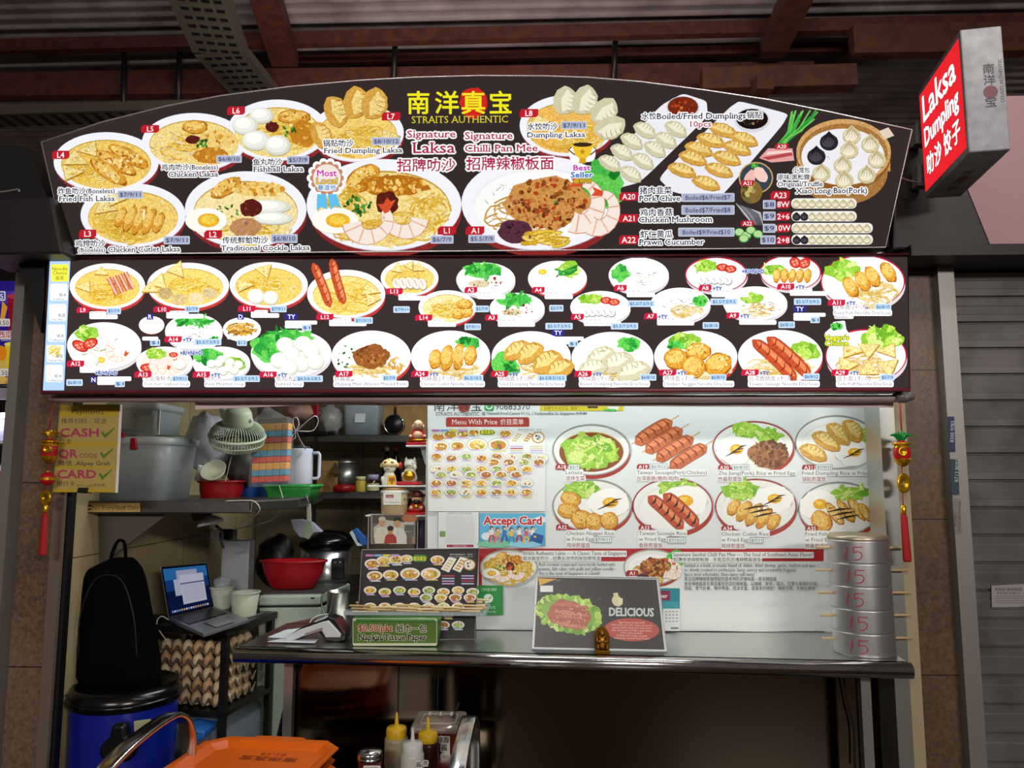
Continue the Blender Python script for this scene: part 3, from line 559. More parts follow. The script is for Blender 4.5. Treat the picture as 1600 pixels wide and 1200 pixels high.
# shutter stall to the right
p = at(1500, 420, 2.62); X0 = p.x-.03; mm = MB(); z = 0; k = 0; prof = []
while z < p.z:
    for dz, dy in ((0, .012), (.004, 0), (.026, -.002), (.029, .004), (.055, 0), (.059, .004), (.083, 0), (.088, .012)): prof.append((2.66+dy, z+dz))
    z += .09
mm.add([(x, y, zz) for x in (X0, X0+1.3) for y, zz in prof], [(i, len(prof)+i, len(prof)+i+1, i+1) for i in range(len(prof)-1)])
sh = solo('roller_shutter', 'closed grey roller shutter of narrow ribbed slats on the neighbouring stall', 'shutter', mm, mat('shutter_grey', '#6f6c6c', .5, .3, noise=(6, '#575454', .35, .65)))
struct('wall_right_fascia', MB().box(at(1412, 390, 2.5).x, 3.2, 2.45, 2.75, p.z, at(1450, 382, 2.45).z), m_black)
q = at(1480, 384, 2.9)
struct('wall_right_pink', MB().box(q.x, 3.4, 2.95, 3.0, q.z-.1, q.z+.62), mat('pink_wall', '#94767a', .7))
# dark awning housings either side of the arch
m_hous = mat('housing_black', '#1b181a', .45)
A = [at(-60, 308, 2.25), at(80, 306, 2.25), at(98, 396, 2.25), at(-60, 398, 2.25)]
t = Thing('awning_box', 'dark steel awning housing beside the arched sign, over the juice stall', 'awning', A[3])
t.part('housing', MB().prism(A, (0, .22, 0)), m_hous, bevel=.008)
t.part('bracket', MB().prism([at(24, 398, 2.36), at(70, 398, 2.36), at(69, 470, 2.36), at(64, 520, 2.36)], (0, .05, 0)), m_black)
t.part('rear_cover', MB().prism([at(-60, 225, 2.4), at(40, 228, 2.4), at(76, 312, 2.4), at(-60, 312, 2.4)], (0, .08, 0)), m_black)
t.part('hook', MB().tube(spline([at(-20, 302, 2.24), at(10, 299, 2.24), at(28, 296, 2.24), at(30, 300, 2.24)]), .0035, 6), m_alu)
A = [at(1400, 190, 2.52), at(1492, 250, 2.52), at(1512, 290, 2.52), at(1550, 384, 2.52), at(1395, 390, 2.52)]
t = Thing('awning_box', 'black steel awning housing behind the red lit box sign', 'awning', A[4])
t.part('housing', MB().prism(A, (0, .35, 0)), m_hous, bevel=.008)
t.part('bracket', MB().prism([at(1422, 200, 2.5), at(1446, 200, 2.5), at(1446, 232, 2.5), at(1422, 232, 2.5)], (0, -.04, 0)), m_alu)
t.part('bracket', MB().prism([at(1425, 264, 2.5), at(1447, 264, 2.5), at(1447, 296, 2.5), at(1425, 296, 2.5)], (0, -.04, 0)), m_alu)
t.part('hook', MB().tube(spline([at(1408, 278, 2.46), at(1420, 282, 2.46), at(1440, 286, 2.46)]), .003, 6), m_alu)
# ---------------------------------------------------------------- front of the stall below the counter
a, b = at(452, 1100, 2.66), at(1338, 1100, 2.66); s1, s2 = at(622, 1100, 2.66).x, at(684, 1100, 2.66).x
t = Thing('front_panel', 'polished steel front panel under the counter with faint dents', 'panel', (a.x, 2.66, 0))
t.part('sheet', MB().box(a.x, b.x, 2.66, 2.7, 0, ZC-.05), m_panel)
t.part('seam', MB().box(s1-.002, s1+.002, 2.656, 2.662, 0, ZC-.06).box(s2-.0015, s2+.0015, 2.656, 2.662, 0, ZC-.06), m_black)
struct('trim_7', MB().box(at(1394, 1100, 2.62).x, at(1420, 1100, 2.62).x, 2.62, 2.72, 0, ZC-.06), m_steelb)
struct('gap_shade_sheet', MB().box(b.x, at(1400, 1100, 2.62).x, 2.9, 2.95, 0, ZC-.05), m_black)  # black sheet standing in for the shade in the gap past the panel
solo('cable', 'thin dark cable hanging beside the end of the steel front panel', 'cable', MB().tube(spline([at(1318, 1060, 2.64), at(1325, 1100, 2.64), at(1334, 1140, 2.64), at(1336, 1200, 2.64)]), .003, 6), m_black)
# counter: thick stainless shelf with a rolled front edge
FL, FR = atz(368, 1012, ZC), atz(1424, 1036, ZC); e = (FR-FL).normalized(); back = Vector((-e.y, e.x, 0)); BW = .42
t = Thing('counter', 'long stainless steel serving counter with rounded front edge', 'counter', FL)
t.part('top', MB().prism([FL, FR, FR+back*BW, FL+back*BW], (0, 0, -.03)), m_steel, bevel=.006)
rr = [(0, .0), (-.012, -.004), (-.02, -.014), (-.02, -.03), (-.012, -.042), (.0, -.046), (.02, -.046), (.02, -.0)]
t.part('front_edge', MB().loft([[P+back*u+Vector((0, 0, v)) for u, v in rr] for P in (FL, FR)]), m_chrome)
wing = [FL+back*.40, FL+back*.4+e*.62, FL+back*.8+e*.62, FL+back*.8+e*.20]
t.part('rear_wing', MB().prism(wing, (0, 0, -.03)), m_steel, bevel=.004)
for P in (FL+e*.14+back*.1, FR-e*.10+back*.1): t.part('leg', MB().box(P.x-.015, P.x+.015, P.y, P.y+.03, 0, ZC-.04), m_steelb)
t.part('brace', MB().bar(FL+e*.17+back*.12+Vector((0, 0, -.04)), FL+e*.06+back*.25+Vector((0, 0, -.35)), .02, .02), m_black)
# screen that closes the right of the opening, standing behind the counter
YP = 2.84
a, b = at(666, 800, YP), at(1386, 800, YP); zt = at(900, 600, YP).z+.05; zb = at(900, 986, YP).z
struct('wall_screen', MB().box(a.x-.004, b.x, YP+.004, YP+.03, ZC, zt), m_steelb)
struct('trim_8', MB().box(a.x-.01, b.x, YP-.02, YP+.004, ZC, zb).box(a.x, b.x, YP-.028, YP-.015, zb-.008, zb), m_steel)
struct('trim_9', MB().box(at(1375, 800, YP).x, at(1379, 800, YP).x, YP-.004, YP+.004, zb, zt), m_black)
struct('trim_10', MB().box(at(1379, 800, YP).x, b.x+.03, YP-.012, YP+.004, zb, zt), m_steelb)
# ---------------------------------------------------------------- lit signs
E1, E1L = printed('backlit_print', 1.0), printed('backlit_white', 1.0, sampled=True)
E2, E2L = printed('backlit_print_bright', 1.2), printed('backlit_white_bright', 1.3, sampled=True)
E1F, E2F, PRF = printed('backlit_photo', 1.0, grain=150.), printed('backlit_photo_bright', 1.25, grain=150.), printed('paper_photo', 0, .45, grain=150.)
PR = printed('paper_print', 0, .45); PRG = printed('laminated_print', 0, .34)
OUT = [(105, 397), (65, 222), (160, 191), (260, 166), (345, 150), (450, 136), (560, 126), (650, 121), (750, 118.5), (850, 119), (920, 121.5), (1000, 128), (1100, 141), (1200, 156), (1300, 176), (1424, 203), (1383, 387)]
lean = math.radians(12); n1 = Vector((0, -math.cos(lean), -math.sin(lean)))
pm = planemap(at(750, 393, 2.33), n1)
T1 = Thing('menu_signboard', 'lit upper menu board with arched top, large noodle bowls and dumplings', 'sign', at(750, 397, 2.33))
pts = [Vector(p) for p in pm(OUT)]
T1.part('housing', MB().prism([p-n1*.003 for p in pts], (0, .1, 0)), m_hous)
T1.part('edge_trim', MB().tube([p+n1*.002 for p in pts], .0028, 6, closed=True), mat('trim_silver', '#d8d4da', .3, .8))
a = Art(pm, rot=math.radians(-.45)); a.dz = 1e-5; a.poly(OUT, '#362c2b'); T1.face = a.build('face', [E1], T1.o, T1.loc)
def put_dish(a, T, zb, args, kw={}, m=None, label=None):
    a.z = zb; dish(a, *args, **kw); return a.build('dish_picture', m, T.face, T.loc, label)
UP = [('fish', 166, 253, 82, 47, 'fried fish'), ('shred', 303, 222, 81, 46, 'shredded chicken'), ('balls', 434, 203, 78, 48, 'fishball'), ('cutlet', 208, 336, 82, 50, 'chicken cutlet'), ('cockle', 384, 327, 95, 60, 'cockle'),
      ('fdump', 558, 207, 73, 46, 'fried dumpling'), ('bdump', 886, 196, 74, 48, 'boiled dumpling'), ('laksa', 600, 320, 121, 72, 'prawn laksa'), ('panmee', 843, 317, 122, 74, 'chilli noodle')]
for k, x, y, w, h, nm in UP: put_dish(a, T1, .0006, (x, y, w, h, k), dict(base='#a02c2c', rim='#f4f4fb', under=.05) if False else dict(base='#8e2a2a', rim='#f5f5fc'), [E1F, E1L], 'picture of a '+nm+' bowl')
# boiled and fried dumpling plates, steamer, ingredients
a.z = .0006
def smooth_poly(P, r=.18):
    o = []; n = len(P)
    for i in range(n):
        p0, p1, p2 = (np.array(P[(i+k) % n], float) for k in (-1, 0, 1))
        for t in np.linspace(0, 1, 5): A_ = p1+(p0-p1)*r*(1-t); B_ = p1+(p2-p1)*r*t; o.append(tuple(A_*(1-t)+B_*t))
    return o
a.poly(smooth_poly([(933, 272), (1032, 165), (1067, 146), (1104, 158), (1106, 182), (1000, 285), (962, 295), (938, 288)]), '#eeeef4', 1)
a.ell(1067, 168, 26, 18, '#d6d6de'); a.ell(1067, 167, 24, 16, '#7a2a16'); specks(a, 1067, 167, 19, 11, 26, ('#b8471f', '#5e1d0e', '#d2702f', '#8e3014'), 2.5)
for x, y in ((250, 230), (405, 225), (185, 285), (355, 280), (135, 340), (300, 325), (75, 395), (240, 385), (180, 450)): dumpling(a, 930+.3125*x, 130+.3125*y, 19, 15, .5)
a.build('dish_picture', [E1F, E1L], T1.face, T1.loc, 'picture of a plate of boiled dumplings'); a.z = .0008
a.poly(smooth_poly([(1028, 278), (1140, 168), (1155, 158), (1232, 178), (1222, 196), (1130, 304), (1110, 312), (1050, 300)]), '#eeeef4', 1)
a.ell(1175, 188, 28, 19, '#dadae2'); a.ell(1175, 186, 25, 16, '#1c1310'); specks(a, 1175, 189, 15, 8, 10, ('#8c7a4a', '#4a3a24', '#2a1d14'), 2.5)
for x, y in ((640, 230), (745, 275), (580, 280), (710, 320), (520, 325), (660, 370), (490, 370), (620, 430), (435, 430), (555, 495)): dumpling(a, 930+.3125*x, 130+.3125*y, 23, 14, .3, True)
a.build('dish_picture', [E1F, E1L], T1.face, T1.loc, 'picture of a plate of fried dumplings'); a.z = .0006
a.ell(1317, 268, 70, 52, '#a9773f', n=40); a.rect(1245, 240, 1391, 268, '#c08d50'); a.ell(1318, 244, 74, 54, '#8e5c2a', n=40); a.ell(1318, 238, 74, 52, '#d3a566', n=40); a.poly([(1373, 205), (1388, 199), (1397, 212), (1382, 218)], '#e3d3bd')
a.ell(1318, 240, 69, 47, '#a8763e', n=40); a.ell(1317, 245, 65, 44, '#f0eef2', n=40, lum=1); specks(a, 1317, 245, 55, 36, 14, ('#55505a',), .8)
for x, y in ((1282, 262), (1375, 305), (1270, 335), (1408, 383), (1237, 410), (1357, 460), (1245, 485), (1130, 450)): bun(a, 930+.3125*x, 130+.3125*y, 14.5)
for x, y in ((1168, 293), (1105, 365)): bun(a, 930+.3125*x, 130+.3125*y, 14.5, True)
a.build('dish_picture', [E1F, E1L], T1.face, T1.loc, 'picture of a bamboo steamer of small buns'); a.z = .0006
for i in range(26): x = U(1236, 1278); a.stroke([(U(1214, 1226), 226), ((1220+x)/2+3, 205), (x, U(172, 190))], 2.2, R.choice(('#2f9a3a', '#48b84a', '#1e7d2b', '#74c85c')))
a.poly([(1186, 247), (1200, 232), (1238, 232), (1241, 251), (1205, 254)], '#e8a3a3'); a.poly([(1190, 246), (1236, 238), (1239, 243), (1200, 250)], '#b84a52'); a.poly([(1200, 237), (1236, 235), (1237, 238), (1196, 242)], '#f7d8d2')
a.ell(1181, 278, 27, 25, '#c9a86a'); a.ell(1181, 278, 25, 23, '#3a4450'); a.blob(1172, 277, 8, 13, '#f0bdb4', .6, R=R); a.blob(1189, 273, 9, 14, '#f6cfc6', -.7, R=R); greens(a, 1179, 259, 7, 4)
a.ell(1174, 300, 17, 18, '#8c6a34'); specks(a, 1174, 300, 14, 14, 14, ('#6d6a3a', '#a39a5c', '#504a22', '#c8b86a'), 4)
for i in range(7): a.stroke([(1150+i*4, 318+i*1.5), (1163+i*4, 333), (1177+i*2.5, 352)], 4, R.choice(('#8d8d95', '#b8b8c0', '#6a6a72')), True)
for x, y in ((1155, 363), (1166, 368), (1173, 360), (1162, 373), (1184, 366)): a.ell(x, y, 8, 6.5, '#2f8f3c'); a.ell(x, y-.4, 6.6, 5.2, '#b8e09a')
for r, (yy, nn, dk) in enumerate(((318, 8, 0), (338, 8, 2), (356.5, 10, 0), (374.5, 10, 2))):
    a.rect(1236, yy-8, 1236+nn*12.4+3, yy+8, '#f4f2ea', 7)
    for i in range(nn): bun(a, 1244+i*12.2, yy+.5, 6.5, i < dk)
a.build('ingredient_picture', [E1, E1L], T1.face, T1.loc); 
a.z = .0052
INK, HALO = '#1c2040', '#fff'
for t, x0, y0, x1, y1 in (('L4', 83, 236, 110, 249), ('L5', 222, 196, 250, 208), ('L6', 356, 167, 384, 180), ('L3', 125, 359, 152, 372), ('L2', 320, 360, 348, 373), ('L7', 597, 176, 626, 189), ('L8', 812, 171, 841, 184), ('L1', 684, 354, 713, 367), ('A1', 728, 354, 757, 367),
    ('A20', 1210, 225, 1231, 234), ('A21', 1157, 282, 1177, 291), ('A22', 1157, 345, 1177, 354), ('A20', 967, 301, 997, 314), ('A21', 967, 335, 997, 348), ('A22', 967, 368, 997, 382), ('A23', 1203, 299, 1233, 312), ('8W', 1212, 313, 1234, 326), ('2+6', 1212, 332, 1234, 345), ('10W', 1212, 350, 1234, 363), ('2+8', 1212, 369, 1234, 382)):
    tagr(a, x0, y0, x1, y1, t)
for t, x0, y0, x1, y1 in (('$7/9/11', 186, 299, 224, 310), ('$6/8/10', 340, 244, 378, 254), ('$5/7/9', 450, 245, 483, 256), ('$7/9/11', 258, 370, 297, 381), ('$6/8/10', 425, 367, 465, 379), ('$8/10/12', 582, 216, 626, 227), ('$7/9/11', 877, 191, 916, 202), ('$6/7/9', 674, 369, 708, 380), ('$5.5/7/9', 733, 368, 773, 379),
    ('Boiled$6/Fried$7', 1065, 303, 1146, 315), ('Boiled$7/Fried$8', 1065, 322, 1146, 335), ('Boiled$9/Fried$10', 1060, 357, 1146, 369), ('$8', 1192, 314, 1210, 326), ('$9', 1192, 332, 1210, 344), ('$9', 1192, 351, 1210, 363), ('$10', 1188, 369, 1210, 381)):
    price(a, x0, y0, x1, y1, t, '#aeb4cc', '#333a66')
def lab(t, x, y, w, size, col=INK, hw=2., serif=True, bold=.0): a.text(t, x, y, size, col, w=w, halo=HALO, hw=hw, serif=serif, bold=max(bold, .016))
for t, x, y, w, s in (('炸鱼叻沙(Boneless)', 93, 303, 88, 10.5), ('Fried Fish Laksa', 94, 315, 87, 11.5), ('鸡肉叻沙(Boneless)', 254, 266, 88, 10.5), ('Chicken Laksa', 265, 277, 77, 11.5), ('鱼丸叻沙', 397, 258, 45, 11), ('Fishball Laksa', 397, 269, 78, 11.5), ('鸡排叻沙', 120, 385, 46, 11), ('(Boneless)', 125, 394, 41, 9), ('Chicken Cutlet Laksa', 171, 394, 112, 11.5), ('传统鲜蛤叻沙', 349, 380, 71, 11.5), ('Traditional Cockle Laksa', 347, 392, 138, 11.5),
    ('锅贴叻沙', 506, 229, 47, 11.5), ('Fried Dumpling Laksa', 507, 240, 122, 11.5), ('水饺叻沙', 824, 203, 47, 11.5), ('Dumpling Laksa', 824, 215.5, 90, 11.5), ('水饺', 1002, 187, 23, 11.5), ('Boiled/Fried Dumplings', 1026, 187, 138, 13), ('锅贴', 1166, 185, 24, 11.5), ('小笼包', 1238, 270, 26, 9), ('原味/黑松露', 1214, 281, 50, 9), ('Original/Truffle', 1214, 292, 70, 10.5), ('Xiao Long Bao(Pork)', 1242, 303, 111, 12.5),
    ('猪肉韭菜', 999, 303, 50, 12), ('Pork Chive', 998, 315, 64, 12.5), ('鸡肉香菇', 1000, 337, 50, 12), ('Chicken Mushroom', 998, 348, 114, 12.5), ('虾仁黄瓜', 1000, 371, 50, 12), ('Prawn Cucumber', 998, 383, 101, 12.5)): lab(t, x, y, w, s)
PK = '#b02450'
for t, x, y, w, s in (('Signature', 637, 216, 75, 16), ('Laksa', 645, 240, 66, 24), ('招牌叻沙', 621, 267, 91, 21), ('Signature', 727, 218.5, 74, 16), ('Chilli Pan Mee', 727, 238, 113, 15.5), ('招牌辣椒板面', 729, 265, 136, 22), ('10pcs', 1077, 199, 33, 12)): lab(t, x, y, w, s, PK, 2.6 if s > 14 else 2, bold=.012)
# head of the board
a.blob(740, 162, 21, 25, '#d3281f', 0, .08, 26, R)
for t, x, w in (('南', 638, 33), ('洋', 681, 36), ('真', 722, 36), ('宝', 766, 33)): a.text(t, x, 176, 38, '#f3ea25', w=w, bold=.022)
a.text('STRAITS AUTHENTIC', 644, 193.5, 15.5, '#d9cf3e', w=150, serif=True)
# rosette and cup stickers
for i in range(14): t_ = i*2*PI/14; a.ell(512+25*math.cos(t_), 279+25*math.sin(t_), 6.5, 6.5, '#fff')
a.ell(512, 279, 26, 26, '#fff'); 
for i in range(14): t_ = i*2*PI/14; a.ell(512+21.5*math.cos(t_), 279+21.5*math.sin(t_), 5, 5, '#c98a6a')
a.ell(512, 279, 21.5, 21.5, '#f4e8dc')
a.poly([(497, 304), (511, 304), (513, 328), (504, 324), (496, 329)], '#62c2ee'); a.poly([(513, 304), (527, 304), (534, 325), (524, 322), (518, 329)], '#62c2ee')
a.text('Most', 512, 276, 14, '#d23fae', w=30, align='c', bold=.04, halo='#fff', hw=1.2); a.text('Local', 512, 288, 14, '#f2c21e', w=32, align='c', bold=.04, halo='#2d6fb0', hw=1); a.text('最道地', 512, 297, 9, '#2f86c4', w=28, align='c', bold=.02, halo='#fff', hw=1)
a.rect(889, 229, 930, 254, '#fff', 10); a.poly([(893, 226), (927, 226), (922, 243), (914, 249), (906, 249), (898, 243)], '#f3c531'); a.ell(910, 227, 15, 3.5, '#3c2c1a'); a.rect(905, 248, 915, 256, '#d8a51c'); a.stroke([(893, 231), (888, 235), (898, 243)], 2, '#4a3a20'); a.stroke([(927, 231), (932, 235), (922, 243)], 2, '#4a3a20')
st = [(910+(5 if i % 2 == 0 else 2.2)*math.sin(i*PI/5), 238-(5 if i % 2 == 0 else 2.2)*math.cos(i*PI/5)) for i in range(10)]; a.poly(st, '#b98b1e')
a.text('Best', 909, 267, 12, '#c23ab0', w=26, align='c', bold=.04, halo='#fff', hw=1.6); a.text('Seller', 909, 278, 12, '#2f6fc8', w=34, align='c', bold=.04, halo='#fff', hw=1.6); a.text('最畅销', 910, 287, 8.5, '#e3b61c', w=28, align='c', bold=.03, halo='#333', hw=.7)
a.build('lettering', [E1], T1.face, T1.loc)
# ------------------------------------------------ lower board
pm2 = planemap(at(750, 500, 2.335), (0, -1, 0))
T2 = Thing('menu_signboard', 'lit lower menu board, a long rectangle of over thirty small dish pictures', 'sign', at(750, 614, 2.335))
O2 = [(66, 613), (77, 404), (1418, 399), (1421, 609)]; p2 = [Vector(p) for p in pm2(O2)]
T2.part('housing', MB().prism([p+Vector((0, .004, 0)) for p in p2], (0, .12, 0)), m_hous)
T2.part('edge_trim', MB().tube([p+Vector((0, -.002, 0)) for p in p2], .006, 6, closed=True), mat('trim_maroon', '#6a1f2c', .4))
a = Art(pm2, rot=math.radians(-.2)); a.dz = 1e-5; a.poly(O2, '#392e2e'); a.poly([(78, 405), (110, 405), (100, 611), (67, 612)], '#a6c6e6', 1)
for i, y in enumerate((413, 443, 475, 507, 539, 570)):
    x = 80-(y-413)*.055; a.rect(x, y, x+27, y+27, '#fbf34a' if i == 0 else '#eef4fb', 3, 1 if i else 0)
    if i == 0: a.text('Noodle', x+13.5, y+9.5, 8, '#222', w=24, align='c'); a.text('Choice', x+13.5, y+16, 8, '#222', w=22, align='c'); a.text('面类', x+13.5, y+24, 7, '#222', w=13, align='c')
    else:
        if i == 4: noodles(a, x+13, y+10, 12, 9, 20, ('#f2d22e', '#e0b818', '#ffe85c'), 1)
        else: shreds(a, x+12, y+10, 9, 6, 8, ('#8a8f98', '#c4ccd6', '#5c626c'))
        a.text(('', 'Laksa', 'Pan Mee', 'ThinBeehoon', 'Yellow Mee', 'ThickBeehoon')[i], x+14, y+26, 5, '#445', w=24 if i > 2 else 16, align='c'); a.text(('', '粗米', '板面', '细米', '黄面', '粗米')[i], x+20, y+20, 6, '#333', align='c')
T2.face = a.build('face', [E2, E2L], T2.o, T2.loc)
LO = [('L9', 'pork', 168, 447, 59, 36, 121, 480, '$5/7/9', 169, 482), ('L10', 'meatball', 294, 446, 64, 36, 241, 479, '$5/7/9', 291, 479), ('L11', 'mushm', 420, 445, 61, 36, 373, 478, '$7/9/11', 424, 479), ('L12', 'lsaus', 541, 459, 61, 38, 495, 491, '$7/10/13', 555, 497), ('L13', 'slice', 640, 434, 45, 28, 603, 451, '$7/9/11', 616, 480), ('L14', 'nugl', 699, 480, 45, 27, 649, 492, '$7/9/11', 727, 507),
      ('A2', 'lett', 759, 437, 46, 27, 726, 449, '$5/7/9', 743, 479), ('A3', 'lett', 808, 482, 43, 25, 758, 492, '$5.5/7.5/9.5', 853, 506), ('A4', 'veg', 871, 435, 46, 28, 831, 449, '$5/7/9', 859, 478), ('A5', 'slicep', 938, 480, 47, 26, 892, 491, '$5.5/7.5/9.5', 955, 506), ('A6', 'mushp', 998, 430, 47, 28, 959, 446, '$5.5/7.5/9.5', 981, 471), ('A7', 'dry', 1063, 476, 47, 27, 1006, 490, '$6/8/10', 1098, 505), ('A8', 'slicep', 1119, 429, 49, 28, 1091, 446, '$5.5/7.5/9.5', 1110, 468), ('A9', 'porkn', 1180, 474, 50, 27, 1134, 489, '$6/8/10', 1216, 504), ('A10', 'fpl', 1235, 426, 48, 28, 1213, 444, '$5.5/7.5/9.5', 1240, 468), ('A11', 'fishn', 1348, 440, 66, 42, 1292, 469, '$6/8/10', 1366, 476),
      ('A12', 'sea', 163, 540, 58, 37, 107, 564, '$6/8/10', 107, 594), ('A14', 'soupg', 303, 518, 45, 28, 259, 526, '$5.5/7.5/9.5', 306, 531), ('A13', 'tom', 257, 566, 44, 25, 212, 581, '$7/9/11', 271, 588), ('A15', 'mball', 346, 567, 45, 26, 303, 581, '$5.5/7.5/9.5', 366, 588), ('A16', 'fball', 455, 552, 63, 37, 407, 581, '$4.5/6.5/8.5', 464, 588), ('A17', 'zha', 580, 557, 62, 41, 525, 580, '$5/7/9', 599, 587), ('A24', 'cutn', 704, 557, 62, 41, 643, 580, '$6.5/10.5', 724, 587), ('A25', 'fdn', 830, 558, 62, 41, 767, 580, '$6.5/8.5/10.5', 840, 587), ('A26', 'bdn', 957, 559, 64, 41, 897, 580, '$6/8/10', 1000, 586), ('A27', 'nugn', 1087, 557, 65, 41, 1029, 578, '$6/8/10', 1109, 586), ('A28', 'tsaus', 1219, 557, 66, 42, 1157, 578, '$6/9/12', 1254, 585), ('A29', 'tofun', 1353, 556, 64, 42, 1297, 578, '$5/7/9', 1374, 586)]
for i, (c, k, x, y, w, h, *_) in enumerate(LO):
    rd = c in ('A8', 'A10', 'A11', 'A29'); put_dish(a, T2, .0006+.0001*(i % 2), (x, y, w, h, k), dict(base='#c23a34' if c[0] == 'L' or c in ('A4', 'A17', 'A24', 'A25', 'A27', 'A28') else '#d9cfd2', rim='#fff', edge='#b81f3a' if rd else None), [E2F, E2L], 'small menu picture '+c)
a.z = .0006; a.ell(237, 514, 15, 9, '#b03a3a'); a.ell(237, 508, 20, 14, '#fff', lum=1); a.build('dish_picture', [E2F, E2L], T2.face, T2.loc); a.z = .0006
a.ell(378, 515, 30, 19, '#fff', lum=1); noodles(a, 378, 516, 24, 13, 40, ('#c98f2c', '#8f5f18', '#e8bb52', '#d9a53c'), 1.5); a.build('dish_picture', [E2F, E2L], T2.face, T2.loc)
a.z = .0045
NM = {'A13': ('冬炎海鲜汤', 'Tom Yum Seafood Soup', 227, 70), 'A15': ('肉丸汤', 'Pork Meatball Soup', 323, 60), 'A16': ('鱼丸汤', 'Fishball Soup', 433, 41), 'A17': ('炸酱面', 'ZhaJiang Mian (Braised Minced Pork)', 524, 113), 'A24': ('鸡排面 (干/汤)', 'Chicken Cutlet Noodle Dry/Soup', 659, 97), 'A25': ('锅贴面 (干/汤)', 'Fried Dumpling Noodle Dry/Soup', 780, 101), 'A26': ('水饺面 (干/汤)', 'Boiled Dumpling Noodle Dry/Soup', 906, 107), 'A27': ('鸡块面 (干/汤)', 'Chicken Nugget Noodle Dry/Soup', 1037, 107), 'A28': ('台湾香肠面 (干/汤)', 'Taiwan Sausage Noodle Dry/Soup', 1169, 108), 'A29': ('豆卜面 (干/汤)', 'Tofu Puff Noodle Dry/Soup', 1306, 86), 'A11': ('炸鱼面 (干/汤)', 'Fried Fish Noodle Dry/Soup', 1302, 88)}
for c, k, x, y, w, h, tx, ty, pr, pxx, py in LO:
    if c in NM:
        cj, en, nx, nw = NM[c]; ny = 603 if c != 'A11' else 492
        a.rect(nx-2, ny-16, nx+len(cj.split(' ')[0])*8+(24 if '(' in cj else 2), ny-6, '#fff', 3, 1); a.rect(nx-2, ny-7.5, nx+nw+2, ny+2.5, '#fff', 3, 1)
        a.text(cj, nx, ny-8, 8.5, '#6a3050', w=None); a.text(en, nx, ny, 7.2, '#4a3f70', w=nw)
        if c == 'A11': a.rect(nx, ny+1, nx+30, ny+7, '#fff', 2); a.text('Boneless', nx+1, ny+6, 6, '#4a3f70')
    else:
        nx, ny = tx+20, ty+9; ww = 44 if c in ('L9', 'L11', 'L14', 'L13', 'A2', 'A4', 'A6', 'A12') else 58
        a.rect(nx, ny-2, nx+ww*.6, ny+5, '#fff', 2, 1); a.rect(nx, ny+3, nx+ww, ny+10, '#fff', 2, 1)
        for q_ in range(int(ww/6)): a.rect(nx+2+q_*5.6, ny+5.4+U(-.6, .6), nx+5+q_*5.6+U(0, 1.5), ny+6.6, '#d5cbe0')
        for q_ in range(int(ww/13)): a.rect(nx+2+q_*7, ny-.5, nx+5.5+q_*7, ny+1, '#cfb7c8')
    L = len(c)*7+6; tagr(a, tx, ty, tx+L, ty+9.5, c, '#c9213f')
    if c in ('A7', 'A8', 'A9', 'A10', 'A11', 'A14', 'A15', 'A16', 'A24', 'A25', 'A26', 'A27', 'A28', 'A29'): a.text('+TY', tx+L+2, ty+8.5, 8, '#2b2f78', w=14, halo='#b8c4ea', hw=.9, bold=.02)
    price(a, pxx, py, pxx+len(pr)*3.4, py+8.5, pr, '#b4d4f2', '#2f4a7c')
for t, x, y in (('R', 232, 491), ('D', 373, 491), ('N', 144, 589), ('TY', 447, 491), ('TY', 862, 516), ('TY', 1238, 479)):
    w = 10 if len(t) == 1 else 20; a.rect(x, y, x+w, y+9.5, '#2f2f8a', 1); a.text(t, x+w/2, y+8.2, 9.5, '#fff', align='c', bold=.02)
    if t == 'TY': a.rect(x, y+11, x+50, y+17, '#fff', 2, 1); a.rect(x, y+16, x+34, y+23, '#eef6ff', 2, 1); price(a, x+27, y+18, x+40, y+26, '$1', '#b4d4f2', '#2f4a7c')
for t, x, y in (('$1', 238, 532), ('$1.5', 373, 532), ('$1', 183, 596)): price(a, x, y, x+14, y+8.5, t, '#b4d4f2', '#2f4a7c')
a.rect(225, 527, 250, 533, '#fff', 2, 1); a.rect(357, 526, 400, 531, '#fff', 2, 1); a.rect(155, 589, 208, 596, '#fff', 2, 1); a.rect(155, 595, 182, 602, '#fff', 2, 1)
for x, y in ((284, 548), (152, 579), (1158, 421)): a.text('+R/+N/+D', x, y+7.5, 9, '#2b2f78', w=34, halo='#c8d4f4', hw=1.2, bold=.02)
a.poly(smooth_poly([(1286, 522), (1296, 513), (1300, 504), (1318, 502), (1320, 516), (1326, 524), (1326, 540), (1290, 542)]), '#fff', 1); greens(a, 1306, 511, 11, 7, False, 5)
a.text("Vegan's", 1305, 532, 11, '#f4e93a', w=38, align='c', bold=.04, halo='#2f7f2a', hw=1.2); a.text('Choice', 1305, 541, 11, '#f4e93a', w=36, align='c', bold=.04, halo='#2f7f2a', hw=1.2)
a.build('lettering', [E2, E2L], T2.face, T2.loc)
